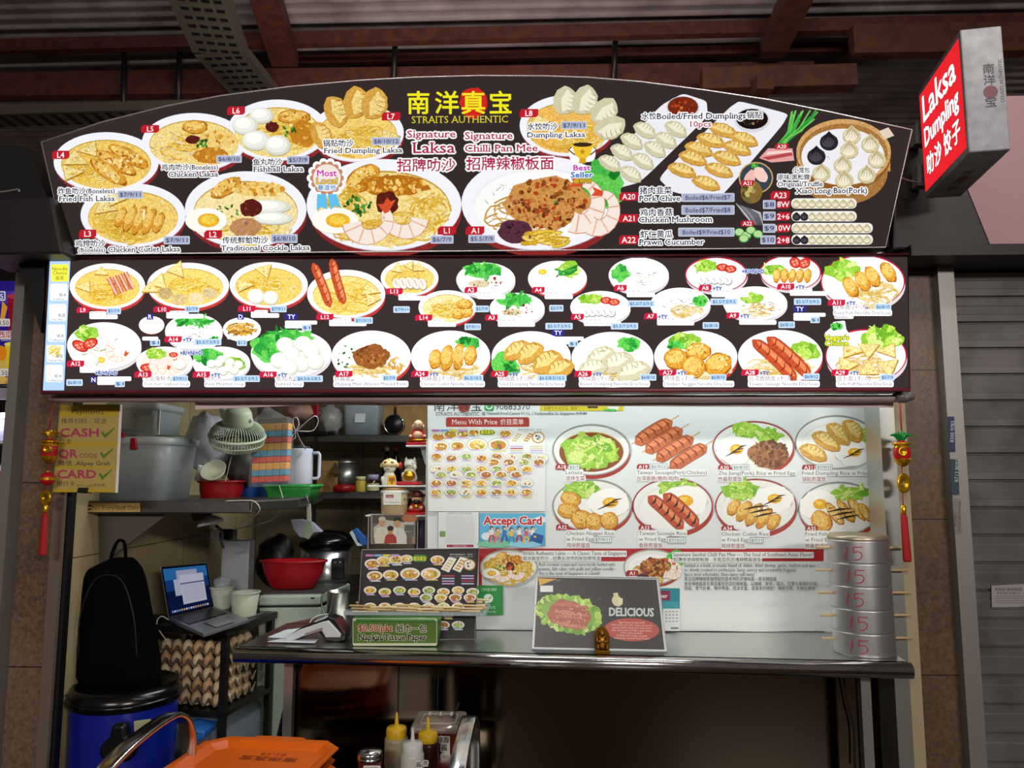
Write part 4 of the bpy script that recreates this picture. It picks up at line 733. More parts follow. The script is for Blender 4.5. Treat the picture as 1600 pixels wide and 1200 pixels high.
# ------------------------------------------------ rolled curtain under the lower board
t = Thing('rolled_curtain', 'mauve plastic roll-down curtain rolled up under the lower menu board', 'curtain', at(750, 634, 2.4))
def rrow(Y, y0, y1, xs, wob): return [[at(x, (y0+y1)/2, Y)+Vector((0, .02*math.cos(k), (y1-y0)/2*px(Y)*math.sin(k)+wob*math.sin(x*.05)))for k in np.linspace(0, 2*PI, 12, endpoint=False)] for x in xs]
m_cur = mat('plastic_roll', '#9c8a8a', .4, bump=.3, bscale=30)
t.part('roll', MB().loft(rrow(2.40, 617, 629, np.linspace(82, 1408, 60), .0006)), m_cur)
t.part('roll_end', MB().loft([[at(x, y, 2.39)+Vector((0, .025*math.cos(k), .016*s_*math.sin(k))) for k in np.linspace(0, 2*PI, 12, endpoint=False)] for x, y, s_ in ((1398, 621, .9), (1404, 619, 1.3), (1412, 622, 1.0), (1417, 618, 1.3), (1424, 621, .6))]), mat('torn_plastic', '#6a6566', .25, bump=.6, bscale=60))
t.part('flap', MB().prism([at(305, 625, 2.43), at(1396, 624, 2.43), at(1396, 637, 2.43), at(700, 633, 2.43), at(640, 634, 2.43), at(500, 632, 2.43), at(305, 640, 2.43)], (0, .004, 0)), mat('pink_paper', '#cdb9b6', .6))
# ------------------------------------------------ projecting box sign
A0, A1, A2, A3 = at(1500, 45.5, 2.06), at(1434.5, 145.5, 2.42), at(1445, 314, 2.42), at(1521, 234.5, 2.06)
A1.z = A0.z = (A0.z+A1.z)/2; A2.z = A3.z = (A2.z+A3.z)/2
A2.x, A2.y = A1.x, A1.y; A3.x, A3.y = A0.x, A0.y
u = (A0-A1); W = u.length; H = A1.z-A2.z; un = u.normalized(); wv = Vector((0, 0, 1)).cross(un); wv = -wv if wv.x < 0 else wv; TH = .105
T3 = Thing('box_sign', 'projecting red and grey lit box sign on the wall side of the arch', 'sign', A2)
T3.part('housing', MB().prism([A0, A1, A2, A3], wv*TH), mat('grey_metal_case', '#8d9096', .5, .2, noise=(30, '#75787e', .3, .7)), bevel=.004)
fm = quadmap(A1-wv*.001, un, (0, 0, -1)); a = Art(fm); a.dz = 1e-5; f0, f1 = .018, .012
a.rect(f1, f0, W-f1, H-f0, '#e0232b', .004, 1); s = H
for t, y, sz, w, x in (('Laksa', .33, .27, .76, .1), ('Dumpling', .56, .19, .78, .1)): a.text(t, x*W, y*H, sz*H, '#fff', w=w*W, halo='#5a0f18', hw=.004, bold=.03, sy=1.25); a.z += 2e-5; a.text(t, x*W, y*H, sz*H, '#fff', w=w*W, halo='#fff', hw=.0022, bold=.03, sy=1.25)
for t, x in (('叻', .12), ('沙', .31), ('饺', .53), ('子', .72)): a.text(t, x*W, .82*H, .17*H, '#fff', w=.155*W, halo='#5a0f18', hw=.004, bold=.03, sy=1.2); a.text(t, x*W, .82*H, .17*H, '#fff', w=.155*W, halo='#fff', hw=.0018, bold=.03, sy=1.2)
a.build('face', [printed('red_lightbox', 1.35), printed('red_lightbox_lit', 1.15, sampled=True)], T3.o, T3.loc)
fm = quadmap(A0+un*.001, wv, (0, 0, -1)); a = Art(fm); a.dz = 2e-5; a.ell(TH*.62, H*.53, TH*.17, H*.052, '#5e2a34')
for c, y in (('南', .375), ('洋', .465), ('宝', .645)): a.text(c, TH*.48, y*H, TH*.3, '#34343a', bold=.01)
a.text('STRAITS AUTHENTIC', TH*.94, H*.62, TH*.13, '#5a5c62', w=H*.35, rot=-PI/2); a.build('lettering', [PR], T3.o, T3.loc)
fm = quadmap(A2+Vector((0, 0, -.001))+wv*TH, un, -wv); a = Art(fm); a.dz = 2e-5; a.ell(W*.45, TH*.5, TH*.2, TH*.16, '#5e2a34')
for c, x in (('南', .2), ('洋', .32), ('宝', .55)): a.text(c, x*W, TH*.62, TH*.3, '#34343a', bold=.01)
a.build('lettering', [PR], T3.o, T3.loc)
# ---------------------------------------------------------------- paper menus on the screen behind the counter
pmP = planemap(at(1000, 800, YP), (0, -1, 0))
TP = Thing('wall_poster', 'large white laminated poster of rice dishes fixed to the screen behind the counter', 'poster', at(1020, 986, YP))
TP.face = TP.part('sheet', MB().prism([at(x, y, YP) for x, y in ((668, 600), (1376, 600), (1376, 986), (668, 986))], (0, .004, 0)), mat('white_laminate', '#e2e8e8', .35))
a = Art(pmP); a.dz = 5e-6; SHEET = '#e4eaea'
RICE = [('salad', 924, 703, 61, 40, 'lettuce salad', '#a63226', None), ('rnug', 925, 790, 62, 41, 'chicken nugget rice', '#b03a2c', None), ('rsaus', 1051, 790, 63, 43, 'sausage rice', '#b03a2c', '#a3322c'), ('rzha', 1177, 698, 64, 40, 'minced pork rice', '#b03a2c', '#a3322c'), ('rdump', 1306, 691, 64, 42, 'fried dumpling rice', '#c8c8c4', None), ('rcut', 1181, 791, 64, 43, 'chicken cutlet rice', '#b03a2c', '#a3322c'), ('rfish', 1311, 795, 64, 42, 'fried fish rice', '#b03a2c', None)]
for k, x, y, w, h, nm, base, ed in RICE:
    a.z = .0004; a.ell(x+1, y+2, w+2, h+3, '#b9c0c0', n=40)
    dish(a, x, y, w, h, k, '#eef1ec', base if k != 'rdump' else None, ed or '#8d8f8a'); a.build('dish_picture', [PRF], TP.face, TP.loc, 'picture of '+nm)
a.z = .0004
for i, (x, y) in enumerate(((1021, 675), (1037, 688), (1054, 701), (1075, 714))):
    a.stroke([(x-34, y+19), (x+40, y-26)], 2.2, '#c8b48a'); sausage(a, x, y, 34, 10, -.55, .06, False, '#c26a3c')
a.build('dish_picture', [PRF], TP.face, TP.loc, 'picture of four sausage skewers')
# red banner with the two signature dishes
a.z = .0004; a.rect(748, 857, 1287, 877, '#b3202a', 2); a.rect(748, 857, 753, 940, '#b3202a'); a.build('banner', [PR], TP.face, TP.loc)
for k, x, y, nm in (('laksa', 795, 886, 'prawn laksa'), ('panmee', 1019, 886, 'chilli noodles')): a.z = .0008; a.ell(x+1, y+3, 46, 29, '#b4b8b6'); dish(a, x, y, 45, 28, k, '#efefe9', '#a63a2e' if k == 'panmee' else None, '#a9aaa4'); a.build('dish_picture', [PRF], TP.face, TP.loc, 'small picture of '+nm)
a.z = .0017
DK, RD = '#34343a', '#8a2a2e'
for t, x, w in (('南', 678, 17), ('洋', 698, 18), ('宝', 736, 17)): a.text(t, x, 641, 19, '#2e2e30', w=w)
a.ell(725, 633, 10, 11, '#a3332c'); a.text('真', 716.5, 641, 19, '#2e2e30', w=17); a.text('STRAITS AUTHENTIC', 681, 649.5, 8, '#4a4a50', w=68, serif=True)
a.rect(757, 626, 772, 642, '#3d9a52', 3); a.ell(764.5, 634, 5.5, 5.5, '#e8efe8'); a.ell(764.5, 634, 4, 4, '#3d9a52'); a.text('90683370', 774, 640, 14, '#3a3a3e', w=54, serif=True)
a.text('@ Maxwell Food Centre 01-15, 1 Kadayanallur St, Singapore 069184', 753, 648, 6.3, DK, w=164, serif=True)
a.rect(844, 622, 974, 642, '#d9c92c'); a.text('我更也夫夫好运 "满笼"！', 850, 640, 6, '#4a4420', w=56); a.rect(918, 631, 934, 638, '#4a4420', 1); a.ell(958, 637, 9, 5, '#e8ece4'); greens(a, 953, 641, 12, 2)
a.rect(697, 652, 827, 668, '#a8382f', 3); a.text('Menu With Price', 706, 663, 11, '#f2eeea', w=71, serif=True); a.text('价目菜单', 782, 663, 10, '#f2eeea', w=36)
for c, tx, ty, pr, pxx, py, pw, en, cj, nx, ny in (('A18', 868, 725, '$5/7', 889, 726, 16, ['Lettuce'], '凉拌生菜', 884, 741), ('A19', 995, 725, '$6/9/12', 1016, 725, 26, ['Taiwan Sausage(Pork/Chicken)'], '台湾香肠(猪肉/鸡肉)', 995, 741), ('A30', 1122, 726, '$6/8/10', 1144, 726, 26, ['Zha Jiang(Pork) Rice w Fried Egg'], '炸酱煎蛋饭', 1122, 742), ('A31', 1253, 726, '$7/9/11', 1275, 726, 25, ['Fried Dumpling Rice w Fried Egg'], '锅贴煎蛋饭', 1253, 742),
    ('A32', 869, 819, '$7/9/11', 928, 839, 27, ['Chicken Nugget Rice', 'w Fried Egg'], '鸡块煎蛋饭', 885, 836), ('A33', 998, 820, '$7/10/13', 1043, 840, 28, ['Taiwan Sausage Rice', 'w Fried Egg'], '香肠煎蛋饭', 998, 836), ('A34', 1127, 821, '$7/11', 1172, 840, 20, ['Chicken Cutlet Rice', 'w Fried Egg'], '鸡排煎蛋饭', 1127, 837), ('A35', 1258, 821, '$7/9/11', 1303, 840, 27, ['Fried Fish Rice', 'w Fried Egg'], '炸鱼煎蛋饭', 1258, 837)):
    tagr(a, tx, ty, tx+19, ty+9, c, '#a32630')
    W_ = {28: 109, 32: 120, 31: 120, 7: 26, 19: 74, 15: 53}
    for i, s_ in enumerate(en): w = W_.get(len(s_), 42); a.rect(nx-1.5, ny-8+i*9, nx+w+1.5, ny+2+i*9, '#eff2f0', 2); a.text(s_, nx, ny+i*9, 8.2, '#46404a', w=w)
    yy = ny+9.5*len(en); w = len(cj)*7.4 if len(cj) < 8 else 66; a.rect(nx-1.5, yy-8, nx+w+1.5, yy+1.8, '#eff2f0', 2); a.text(cj, nx, yy, 8, RD, w=w, bold=.008)
    a.rect(pxx-.6, py-.6, pxx+pw+.6, py+8.6, '#6d8f96', 1); a.rect(pxx, py, pxx+pw, py+8, '#e3ecea', 1); a.text(pr, pxx+pw/2, py+6.3, 6.4, '#4a5a6a', w=pw*.84, align='c')
tagr(a, 756, 889, 775, 898, 'L1', '#a32630'); tagr(a, 978, 891, 997, 900, 'A1', '#a32630')
for t, x, y, w, s_ in (('Straits Authentic Laksa — A Classic Taste of Singapore', 817, 867, 161, 8), ('南洋真宝叻沙 - 经典永流传的新加坡味道', 817, 875, 121, 7), ('Signature Sambal Chilli Pan Mee — The Soul of Southeast Asian Flavor!', 1051, 869, 219, 8), ('招牌叁峇辣椒板面 - 东南亚的灵魂辣椒酱面条', 1052, 877, 137, 7)): a.text(t, x, y, s_, '#33302f', w=w, box='#ecefed', hw=1.2, serif=True, bold=.006)
for t, x, y, w in (('Rich coconut cream and curry broth loaded with', 842, 884, 119), ('prawns, fish cakes, tofu puffs and yellow noodle -', 842, 891, 120), ('this is the taste of Singapore in a bowl!', 842, 898, 95), ('Sambal is a bold, aromatic blend of chilies, dried shrimp, garlic, shallots and spic-', 1069, 885.5, 206), ('es, slowly cooked to perfection. Spicy, savory and irresistibly fragrant.', 1069, 892.5, 175), ('Spice level adjustable. Non-Spicy still tasty!', 1069, 899.5, 110), ('真宝招牌辣椒板面搭配的是本地的灵魂味道—叁峇辣椒酱', 1069, 907, 144), ('叁峇辣椒酱是东南亚最受欢迎的辣椒酱。以辣椒、虾米、蒜头、红葱头等香料炒制', 1069, 914.5, 207), ('而成。香气扑鼻、辣中带香、层次丰富。是面条的绝配！辣度可调。无辣也美味！', 1069, 921.5, 206)): a.text(t, x, y, 7, '#4a4c50', w=w, serif=ord(t[0]) < 999)
a.build('lettering', [PR], TP.face, TP.loc)
# ---- the same printed menu at small size (white sheet, black stand)
def minimenu(a, x0, y0, x1, y1, bgc, extra_rows=False, halo='#fff'):
    w, h = x1-x0, y1-y0; X = lambda u: x0+u*w; Y = lambda v: y0+v*h
    a.rect(x0, y0, x1, y1, bgc)
    fc = ('#d9a53c', '#e8c25a', '#c98f2c', '#e3b44a'); 
    def d(u, v, r, s='n'):
        r *= 1.17; rx, ry = r*w, r*w*.62; a.ell(X(u), Y(v), rx, ry, '#8a8a86' if bgc[1] > 'a' else '#2a2a2a'); a.ell(X(u), Y(v), rx*.96, ry*.94, '#f1eee4'); a.ell(X(u), Y(v)+ry*.08, rx*.74, ry*.7, R.choice(fc) if s == 'n' else s)
        specks(a, X(u), Y(v)+ry*.05, rx*.6, ry*.55, 8, ('#f2d67a', '#b5732a', '#fff3cf', '#7e9a3c', '#a8552a'), rx*.14)
        a.rect(X(u)-rx*.7, Y(v)+ry*.7, X(u)+rx*.2, Y(v)+ry*.7+h*.012, R.choice(('#c77ac2', '#7ab0dd', '#b9a6e0'))); a.rect(X(u)-rx*.5, Y(v)+ry*.7+h*.014, X(u)+rx*.7, Y(v)+ry*.7+h*.026, R.choice(('#d7c3e6', '#e9d65c', '#e6e6ea')))
    k = .83 if extra_rows else 1.
    for u, v, r in ((.09, .12, .062), (.19, .09, .06), (.3, .08, .06), (.39, .07, .05), (.66, .08, .055), (.11, .24, .062), (.25, .23, .062), (.42, .22, .078), (.6, .22, .078)): d(u, v*k*1.15, r)
    a.rect(X(.44), Y(.035), X(.57), Y(.115*k), '#2f8f2a' if bgc[1] < 'a' else '#2a7f2a', h*.04*k); a.text('南洋真宝', X(.505), Y(.1*k), h*.055, '#f4e23a', w=w*.11, align='c', bold=.02)
    for i, cc in enumerate(('#c77ac2', '#7ab0dd', '#d9cf4c', '#c9a0d8')): a.rect(X(.03+i*.075), Y(.03), X(.1+i*.075), Y(.055), cc)
    for i in range(2): a.text(('南洋真宝叻沙 · 饺子', 'Maxwell Food Centre 01-15')[i], X(.97), Y(.04+.025*i), h*.02, '#555' if bgc[1] > 'a' else '#ddd', w=w*.2, align='r')
    for i in range(2):
        q_ = [(.69+.1*i, .2*k), (.76+.1*i, .06*k), (.83+.1*i, .08*k), (.76+.1*i, .24*k)]; a.poly([(X(u), Y(v)) for u, v in q_], '#f0eee6')
        for j in range(8): a.ell(X(.725+.1*i+.014*(j//2)+.02*(j % 2)), Y((.19-.03*(j//2)+.01*(j % 2))*k), w*.012, w*.008, '#d2c48e' if i == 0 else '#c9922e')
    a.ell(X(.94), Y(.15*k), w*.055, w*.05, '#b98a4a'); a.ell(X(.94), Y(.15*k), w*.045, w*.04, '#efece6'); specks(a, X(.94), Y(.15*k), w*.03, w*.028, 8, ('#d9cba2', '#2b2730'), w*.009)
    for j in range(4):
        for i in range(2): a.rect(X(.7+.17*i), Y((.27+.03*j)*k), X(.78+.17*i+.03), Y((.285+.03*j)*k), R.choice(('#b8c8ea', '#b03a4a', '#c9a6e0', '#d8d0a0')))
    rows = [(.42, 8), (.5, 4), (.6, 7), (.68, 6), (.8, 7)] + ([(.93, 7)] if extra_rows else [])
    for v, n_ in rows:
        v = v*(k if extra_rows else 1.05)
        for i in range(n_): d(.07+i*.9/7+(.04 if n_ in (4, 6) else 0)+(.45 if n_ == 4 else 0), v+(.02 if i % 2 and n_ == 8 else 0), .05, R.choice(('n', 'n', 'n', '#e7e3d2', '#9fbf6a', '#b5723a')))
t = Thing('paper_menu', 'white sheet of small dish pictures taped to the poster under the red heading', 'menu', at(760, 799, YP-.008))
a = Art(planemap(at(760, 730, YP-.009), (0, -1, 0))); a.dz = 4e-6; minimenu(a, 669, 667, 852, 799, '#e6ebe9', True)
t.part('sheet', MB().prism([at(x, y, YP-.008) for x, y in ((669, 667), (852, 667), (852, 799), (669, 799))], (0, .003, 0)), PM('#e6ebe9')); a.build('print', [PR], t.o, t.loc)
def sheet(name, label, cat, P, Y, fn, m=None, th=.002, group=None, col='#e8ecea', part='print'):
    t = Thing(name, label, cat, at((P[0][0]+P[2][0])/2, P[2][1], Y), group); pl = planemap(at(*P[0], Y), (0, -1, 0))
    t.part('sheet', MB().prism([at(x, y, Y) for x, y in P], (0, th, 0)), PM(col)); a = Art(pl, z0=.0003); a.dz = 5e-6; fn(a); a.build(part, [m or PR], t.o, t.loc); return t
def f(a):
    a.rect(685, 800, 748, 859, '#e2e7e6'); a.text('GANPM NOODLE HOUSE', 718, 803.5, 4, '#555', w=38, align='c'); a.rect(698, 851, 740, 855, '#a3304a'); a.text('SCAN TO PAY', 719, 854.3, 3.6, '#f0dfe2', w=22, align='c'); a.rect(687, 830, 696, 839, '#7aa05a', 1)
    a.rect(697, 806, 741, 849, '#d5dbda', 1)
    for i, cc in enumerate(('#2a4a8a', '#c03a3a', '#3a3a3a', '#2a5a9a')): a.rect(700+i*10.5, 857, 707+i*10.5, 859, cc)
sheet('payment_notice', 'pale payment notice with a dark red strip, under the white paper menu', 'notice', [(685, 800), (748, 800), (748, 859), (685, 859)], YP-.01, f)
def f(a):
    a.rect(749, 802, 852, 853, '#5fb4dd'); a.rect(749, 840, 852, 853, '#4aa3d0'); a.ell(760, 838, 8, 6, '#dfeef5'); a.ell(775, 850, 30, 6, '#7ec8a0'); a.ell(820, 850, 26, 6, '#8fd0e8'); a.ell(845, 812, 10, 5, '#dfeef5')
    a.text('Accept Card', 801, 819.5, 18, '#c4262e', w=90, align='c', bold=.05, halo='#f2f4f2', hw=1.8)
    for i, (x, c1, c2) in enumerate(((768, '#e8e4e0', '#c93b3f'), (777, '#e0a94a', '#d97a8a'), (788, '#3a7ac0', '#2f5fa8'), (799, '#e3c13e', '#3f8fb0'), (811, '#efe9e4', '#b8333a'), (822, '#d95a8a', '#e3c13e'), (832, '#f0ece4', '#3a6ab0'))):
        y = 828+(i % 2)*2; a.ell(x, y-3, 2.6, 3, '#3a2420'); a.ell(x+.6, y-2, 1.8, 2, '#f0c8a8'); a.poly([(x-3, y), (x+3, y), (x+3.5, y+8), (x-3, y+8)], c1); a.stroke([(x-1, y+8), (x-3, y+13), (x-4, y+19)], 3, c2); a.stroke([(x+1, y+8), (x+4, y+12), (x+4, y+18)], 3, c2); a.stroke([(x-3, y+1), (x-6, y+5)], 1.6, '#f0c8a8'); a.stroke([(x+3, y+1), (x+6, y-3)], 1.6, '#f0c8a8')
    a.poly([(833, 832), (850, 837), (846, 850), (829, 845)], '#2456a0'); a.rect(834, 837, 838, 840, '#e3c13e')
sheet('card_notice', 'blue notice with a red card-payment heading and running cartoon figures', 'notice', [(749, 802), (852, 802), (852, 853), (749, 853)], YP-.01, f)
def f(a):
    a.rect(746, 915, 786, 961, '#2c8f43', 3); a.ell(763, 935, 7.5, 7, '#e6f0e6'); a.poly([(758, 940), (757, 944), (763, 941.5)], '#e6f0e6'); a.stroke([(759, 935), (762, 938), (768, 932)], 1.6, '#2c8f43')
    a.text('汇聚优惠 你最享', 752, 923, 5, '#cfe6d2', w=24); a.text('微信支付', 754, 951, 5, '#cfe6d2', w=20); a.text('WeChat Pay', 754, 957, 4, '#cfe6d2', w=21)
sheet('payment_card', 'small green payment card with a white tick bubble beside the black menu stand', 'card', [(746, 915), (786, 915), (786, 961), (746, 961)], YP-.03, f, th=.006, col='#2c8f43')
def f(a):
    a.rect(1026, 919, 1062, 975, '#2a8a98'); a.rect(1026, 923, 1047, 938, '#8f2c4c'); a.text('her', 1031, 934, 9, '#f0e6ea', w=12, bold=.03); a.rect(1036, 940, 1060, 951, '#3fa0ac'); a.rect(1036, 951, 1062, 985, '#dfe6e6')
    for i in range(4):
        for j in range(4): a.rect(1040+j*5.4, 955+i*5, 1042.5+j*5.4, 956.5+i*5, '#6a7478')
    a.rect(1048, 980, 1060, 983, '#7a8488')
sheet('desk_calendar', 'teal tear-off calendar behind the black food poster', 'calendar', [(1028, 919), (1062, 919), (1062, 986), (1028, 986)], YP-.03, f, th=.004)
# ---------------------------------------------------------------- kitchen behind the opening
def Q(x, y, Y): return at(x, y, Y)
def lathe_at(x, ybase, Y, prof, n=28, sx=1., sy=1., M=None):   # prof in pixels at depth Y (radius, height above base)
    k = px(Y); return MB().lathe([(r*k, h*k) for r, h in prof], at(x, ybase, Y), n, M, sx, sy)
m_shelf = mat('shelf_steel', '#6a6864', .38, .9, bump=.1, bscale=20)
m_shelfd = mat('dark_shelf', '#2b2826', .45, .6)
m_clear = mat('frosted_plastic', '#c8d0d6', .3, 0, alpha=.55, noise=(4, '#a8b2ba', .3, .7)); m_clear2 = mat('clear_plastic', '#b8c4cc', .15, 0, alpha=.38); m_bag = mat('plastic_film', '#d8dce4', .12, 0, alpha=.12, bump=.8, bscale=18)
m_white = PM('#d4d8d8', .35); m_cream = PM('#c9ccb4', .4); m_blk = PM('#0c0c0e', .4); m_redp = mat('red_plastic', '#a3121f', .35, noise=(8, '#8a0f1b', .3, .7)); m_bluep = PM('#1b4fa0', .35); m_greenp = PM('#3aa04a', .35); m_gold = mat('gold', '#d9a32a', .3, .85); m_cord = PM('#cfc9bf', .5); m_card = mat('cardboard', '#a8814f', .8, noise=(20, '#8f6b3f', .3, .7))
# shelf on the side wall
zs = at(250, 783, 2.75).z; x0, x1 = at(114, 790, 2.75).x, at(396, 790, 2.75).x; kx = at(505, 765, 3.75).x; xm = at(470, 770, 3.0).x
t = Thing('wall_shelf', 'steel shelf with a staff-only strip on its front edge, holding the big tub', 'shelf', (x0, 2.75, zs-.04))
t.part('board', MB().prism([(x0, 2.75, zs), (x1, 2.75, zs), (xm, 3.0, zs), (kx, 3.75, zs), (x0, 3.75, zs)], (0, 0, -.012)), m_shelf)
t.part('front_lip', MB().box(x0, x1, 2.735, 2.75, zs-.042, zs+.002).prism([(x1, 2.735, zs-.035), (xm, 3.0, zs-.035), (xm, 3.0, zs+.002), (x1, 2.735, zs+.002)], (-.012, 0, 0)).prism([(xm, 3.0, zs-.035), (kx, 3.75, zs-.035), (kx, 3.75, zs+.002), (xm, 3.0, zs+.002)], (-.012, 0, 0)), m_shelf, bevel=.004)
t.part('bracket', MB().prism([Q(154, 803, 2.8), Q(262, 803, 2.8), Q(156, 884, 2.8)], (0, .01, 0)), mat('bracket_grey', '#5c564e', .5, .4))
def f(a): a.rect(133, 786, 219, 800, '#b79a5e', 1); a.ell(140, 793, 4.6, 4.6, '#3a2c20'); a.rect(136, 792, 144, 794.2, '#b79a5e'); a.text('No Entry/Staff Only', 145, 797, 10, '#4a3820', w=72)
a = Art(planemap((0, 2.734, 0), (0, -1, 0)), z0=.0006); f(a); a.build('strip', [PR], t.o, t.loc)
def tub(x0, x1, yt, yb, Y, D, taper, nm, label, m, lid=None, lip=.006, cat='tub', solid=.003, r=.03, parts=()):
    A, B = Q(x0, yt, Y), Q(x1, yt, Y); zb = Q(x0, yb, Y).z; cx, cy = (A.x+B.x)/2, Y+D/2; W = B.x-A.x
    t = Thing(nm, label, cat, (cx, cy, zb))
    def ring(w, d, z): return [(cx+p, cy+q, z) for p, q in rrect(w, d, min(r, w/3, d/3))]
    mb = MB().loft([ring(W*taper, D*taper, zb), ring(W*(taper*.3+.7), D*(taper*.3+.7), zb+(A.z-zb)*.7), ring(W, D, A.z-.012)], cap=False); mb.f.append(list(range(len(rrect(1, 1, .1))))[::-1]); mb.sm.append(False)
    t.part('body', mb, m, solid=solid)
    t.part('rim', MB().loft([ring(W, D, A.z-.014), ring(W+lip*2, D+lip*2, A.z-.012), ring(W+lip*2, D+lip*2, A.z), ring(W-.004, D-.004, A.z)], cap=False), m)
    if lid: t.part('lid', MB().loft([ring(W+.012, D+.012, A.z-.016), ring(W+.014, D+.014, A.z+.008), ring(W-.02, D-.02, A.z+.014)]), lid)
    t.W, t.D, t.c, t.zt = W, D, (cx, cy), A.z; return t
t = tub(120, 264, 688, 783, 2.79, .27, .9, 'storage_tub', 'large frosted plastic tub with a grey lid on the steel shelf', m_clear, mat('tub_lid', '#b4bcc0', .35, alpha=.9), r=.05)
t.part('latch', MB().prism([Q(203, 684, 2.775), Q(212, 684, 2.775), Q(214, 702, 2.775), Q(202, 702, 2.775)], (0, .012, 0)), m_redp, bevel=.004, label='red latch'); t.part('lid_edge', MB().box(Q(150, 684, 2.82).x, Q(205, 684, 2.82).x, 2.765, 2.782, Q(0, 684, 2.8).z, Q(0, 677, 2.8).z), m_redp, bevel=.002, label='red lid edge')
solo('paper_bundle', 'white paper roll and blue cloth showing through the frosted tub', 'paper', MB().bar(Q(236, 758, 2.84), Q(262, 706, 2.86), .03, .03), m_white, bevel=.008)
solo('blue_cloth', 'folded dark blue cloth in the bottom of the frosted tub', 'cloth', MB().ball(Q(212, 752, 2.93), (.10, .06, .055)), PM('#2a3478', .8))
t = tub(100, 247, 634, 678, 2.82, .21, .96, 'storage_box', 'clear lidded food box standing on the frosted tub', m_clear2, mat('box_lid', '#c4ccd2', .2, alpha=.6), r=.02)
t.part('clip', MB().prism([Q(214, 640, 2.81), Q(240, 641, 2.81), Q(237, 650, 2.81), Q(218, 649, 2.81)], (0, .006, 0)), m_clear, bevel=.003)
t.part('corner_rib', MB().prism([Q(246, 640, 2.812), Q(250, 640, 2.812), Q(248, 679, 2.812), Q(244, 679, 2.812)], (0, .005, 0)), m_white)
rng = np.random.RandomState(3)
def crumple(c, r, seed=1, amp=.18, n=20):
    s = random.Random(seed); k = [(s.uniform(2, 7), s.uniform(2, 7), s.uniform(0, 6)) for _ in range(5)]; mb = MB().ball((0, 0, 0), 1, n)
    o = []
    for v in mb.v: 
        f_ = 1+amp*sum(math.sin(a*v[0]*1.5+b*v[2]*1.5+p+v[1]*a) for a, b, p in k)/3; o.append((c[0]+v[0]*r[0]*f_, c[1]+v[1]*r[1]*f_, c[2]+v[2]*r[2]*f_))
    mb.v = o; return mb
solo('plastic_bag', 'crumpled white plastic bag between the frosted tub and the fan', 'bag', crumple(Q(320, 690, 3.26), (.085, .07, .12), 2), mat('white_bag', '#c4c4d0', .35, alpha=.8, bump=.6, bscale=14))
solo('plastic_bag', 'dark crumpled bag behind the row of basins under the fan', 'bag', crumple(Q(378, 728, 3.3), (.07, .07, .09), 5), PM('#3a3632', .5))
def basin(x0, x1, yt, yb, Y, taper, nm, label, m, cat='basin', n=36, sy=1.):
    k = px(Y); r = (x1-x0)/2*k; h = (yb-yt)*k; c = at((x0+x1)/2, yb, Y); c = Vector((c.x, Y+r*sy, c.z)); t = Thing(nm, label, cat, c)
    pr = [(1e-4, .002), (r*taper*.9, .002), (r*taper, .01), (r*(taper*.35+.65), h*.55), (r*.97, h*.95), (r, h), (r*.96, h), (r*(taper*.35+.61), h*.55), (r*taper*.94, .016), (1e-4, .012)]
    t.part('body', MB().lathe(pr, c, n, None, 1, sy), m); t.part('rim', MB().lathe([(r*.97, h-.008), (r+.006, h-.006), (r+.007, h+.001), (r*.965, h+.003)], c, n, None, 1, sy, cap=False), m); return t
basin(296, 366, 752, 784, 3.14, .86, 'plastic_basin', 'small red plastic basin next to the frosted tub', m_redp)
basin(352, 404, 752, 783, 3.3, .8, 'plastic_basin', 'blue plastic basin behind the small red one on the shelf', m_bluep)
basin(398, 432, 756, 782, 3.3, .8, 'plastic_basin', 'dark blue plastic basin beside the green tray', PM('#24406e', .4))
t = tub(412, 487, 757, 783, 3.25, .16, .84, 'green_tray', 'bright green plastic tray holding the white jug', m_greenp, r=.012, cat='tray')
# upright kettle jug
k = px(3.3); b = at(468, 757, 3.3); t = Thing('water_jug', 'white plastic water jug with a square side handle, in the green tray', 'jug', b)
t.part('body', MB().lathe([(19*k, 0), (20*k, .004), (19*k, 54*k), (18*k, 56*k), (16*k, 56*k), (16*k, 50*k)], b, 28), PM('#c3c6d6', .3))
hx = b.x+17*k; t.part('handle', MB().tube([(hx, 3.3, b.z+49*k), (hx+12*k, 3.3, b.z+49*k), (hx+13.5*k, 3.3, b.z+46*k), (hx+13.5*k, 3.3, b.z+13*k), (hx+12*k, 3.3, b.z+10*k), (hx, 3.3, b.z+9*k)], 2.6*k, 8), PM('#c3c6d6', .3))
t.part('lid', MB().lathe([(15*k, 56*k), (15*k, 59*k), (3*k, 61*k), (2*k, 64*k), (1e-4, 65*k)], b, 20), PM('#3a383c', .4))
# bowls and cups behind the small basins
M_ = Matrix.Rotation(.9, 3, 'X'); t = Thing('melamine_bowl', 'off-white bowl tilted on its side behind the small red basin', 'bowl', at(334, 742, 3.12)); k = px(3.12)
t.part('body', MB().lathe([(8*k, -12*k), (16*k, -5*k), (20*k, 4*k), (19*k, 4*k), (14*k, -4*k), (1e-4, -9*k)], at(334, 736, 3.12), 30, M_), m_cream)
solo('plastic_tub', 'white plastic tub lying beside the tilted bowl', 'tub', MB().lathe([(8*k, 0), (12*k, 24*k), (11*k, 24*k), (7*k, 2*k)], at(311, 752, 3.2), 20, Matrix.Rotation(.4, 3, 'Y')), m_white)
solo('clear_cup', 'tall cloudy plastic cup behind the tilted bowl', 'cup', lathe_at(338, 748, 3.3, [(12, 0), (17, 44), (16.5, 44), (11, 2)]), m_clear2)
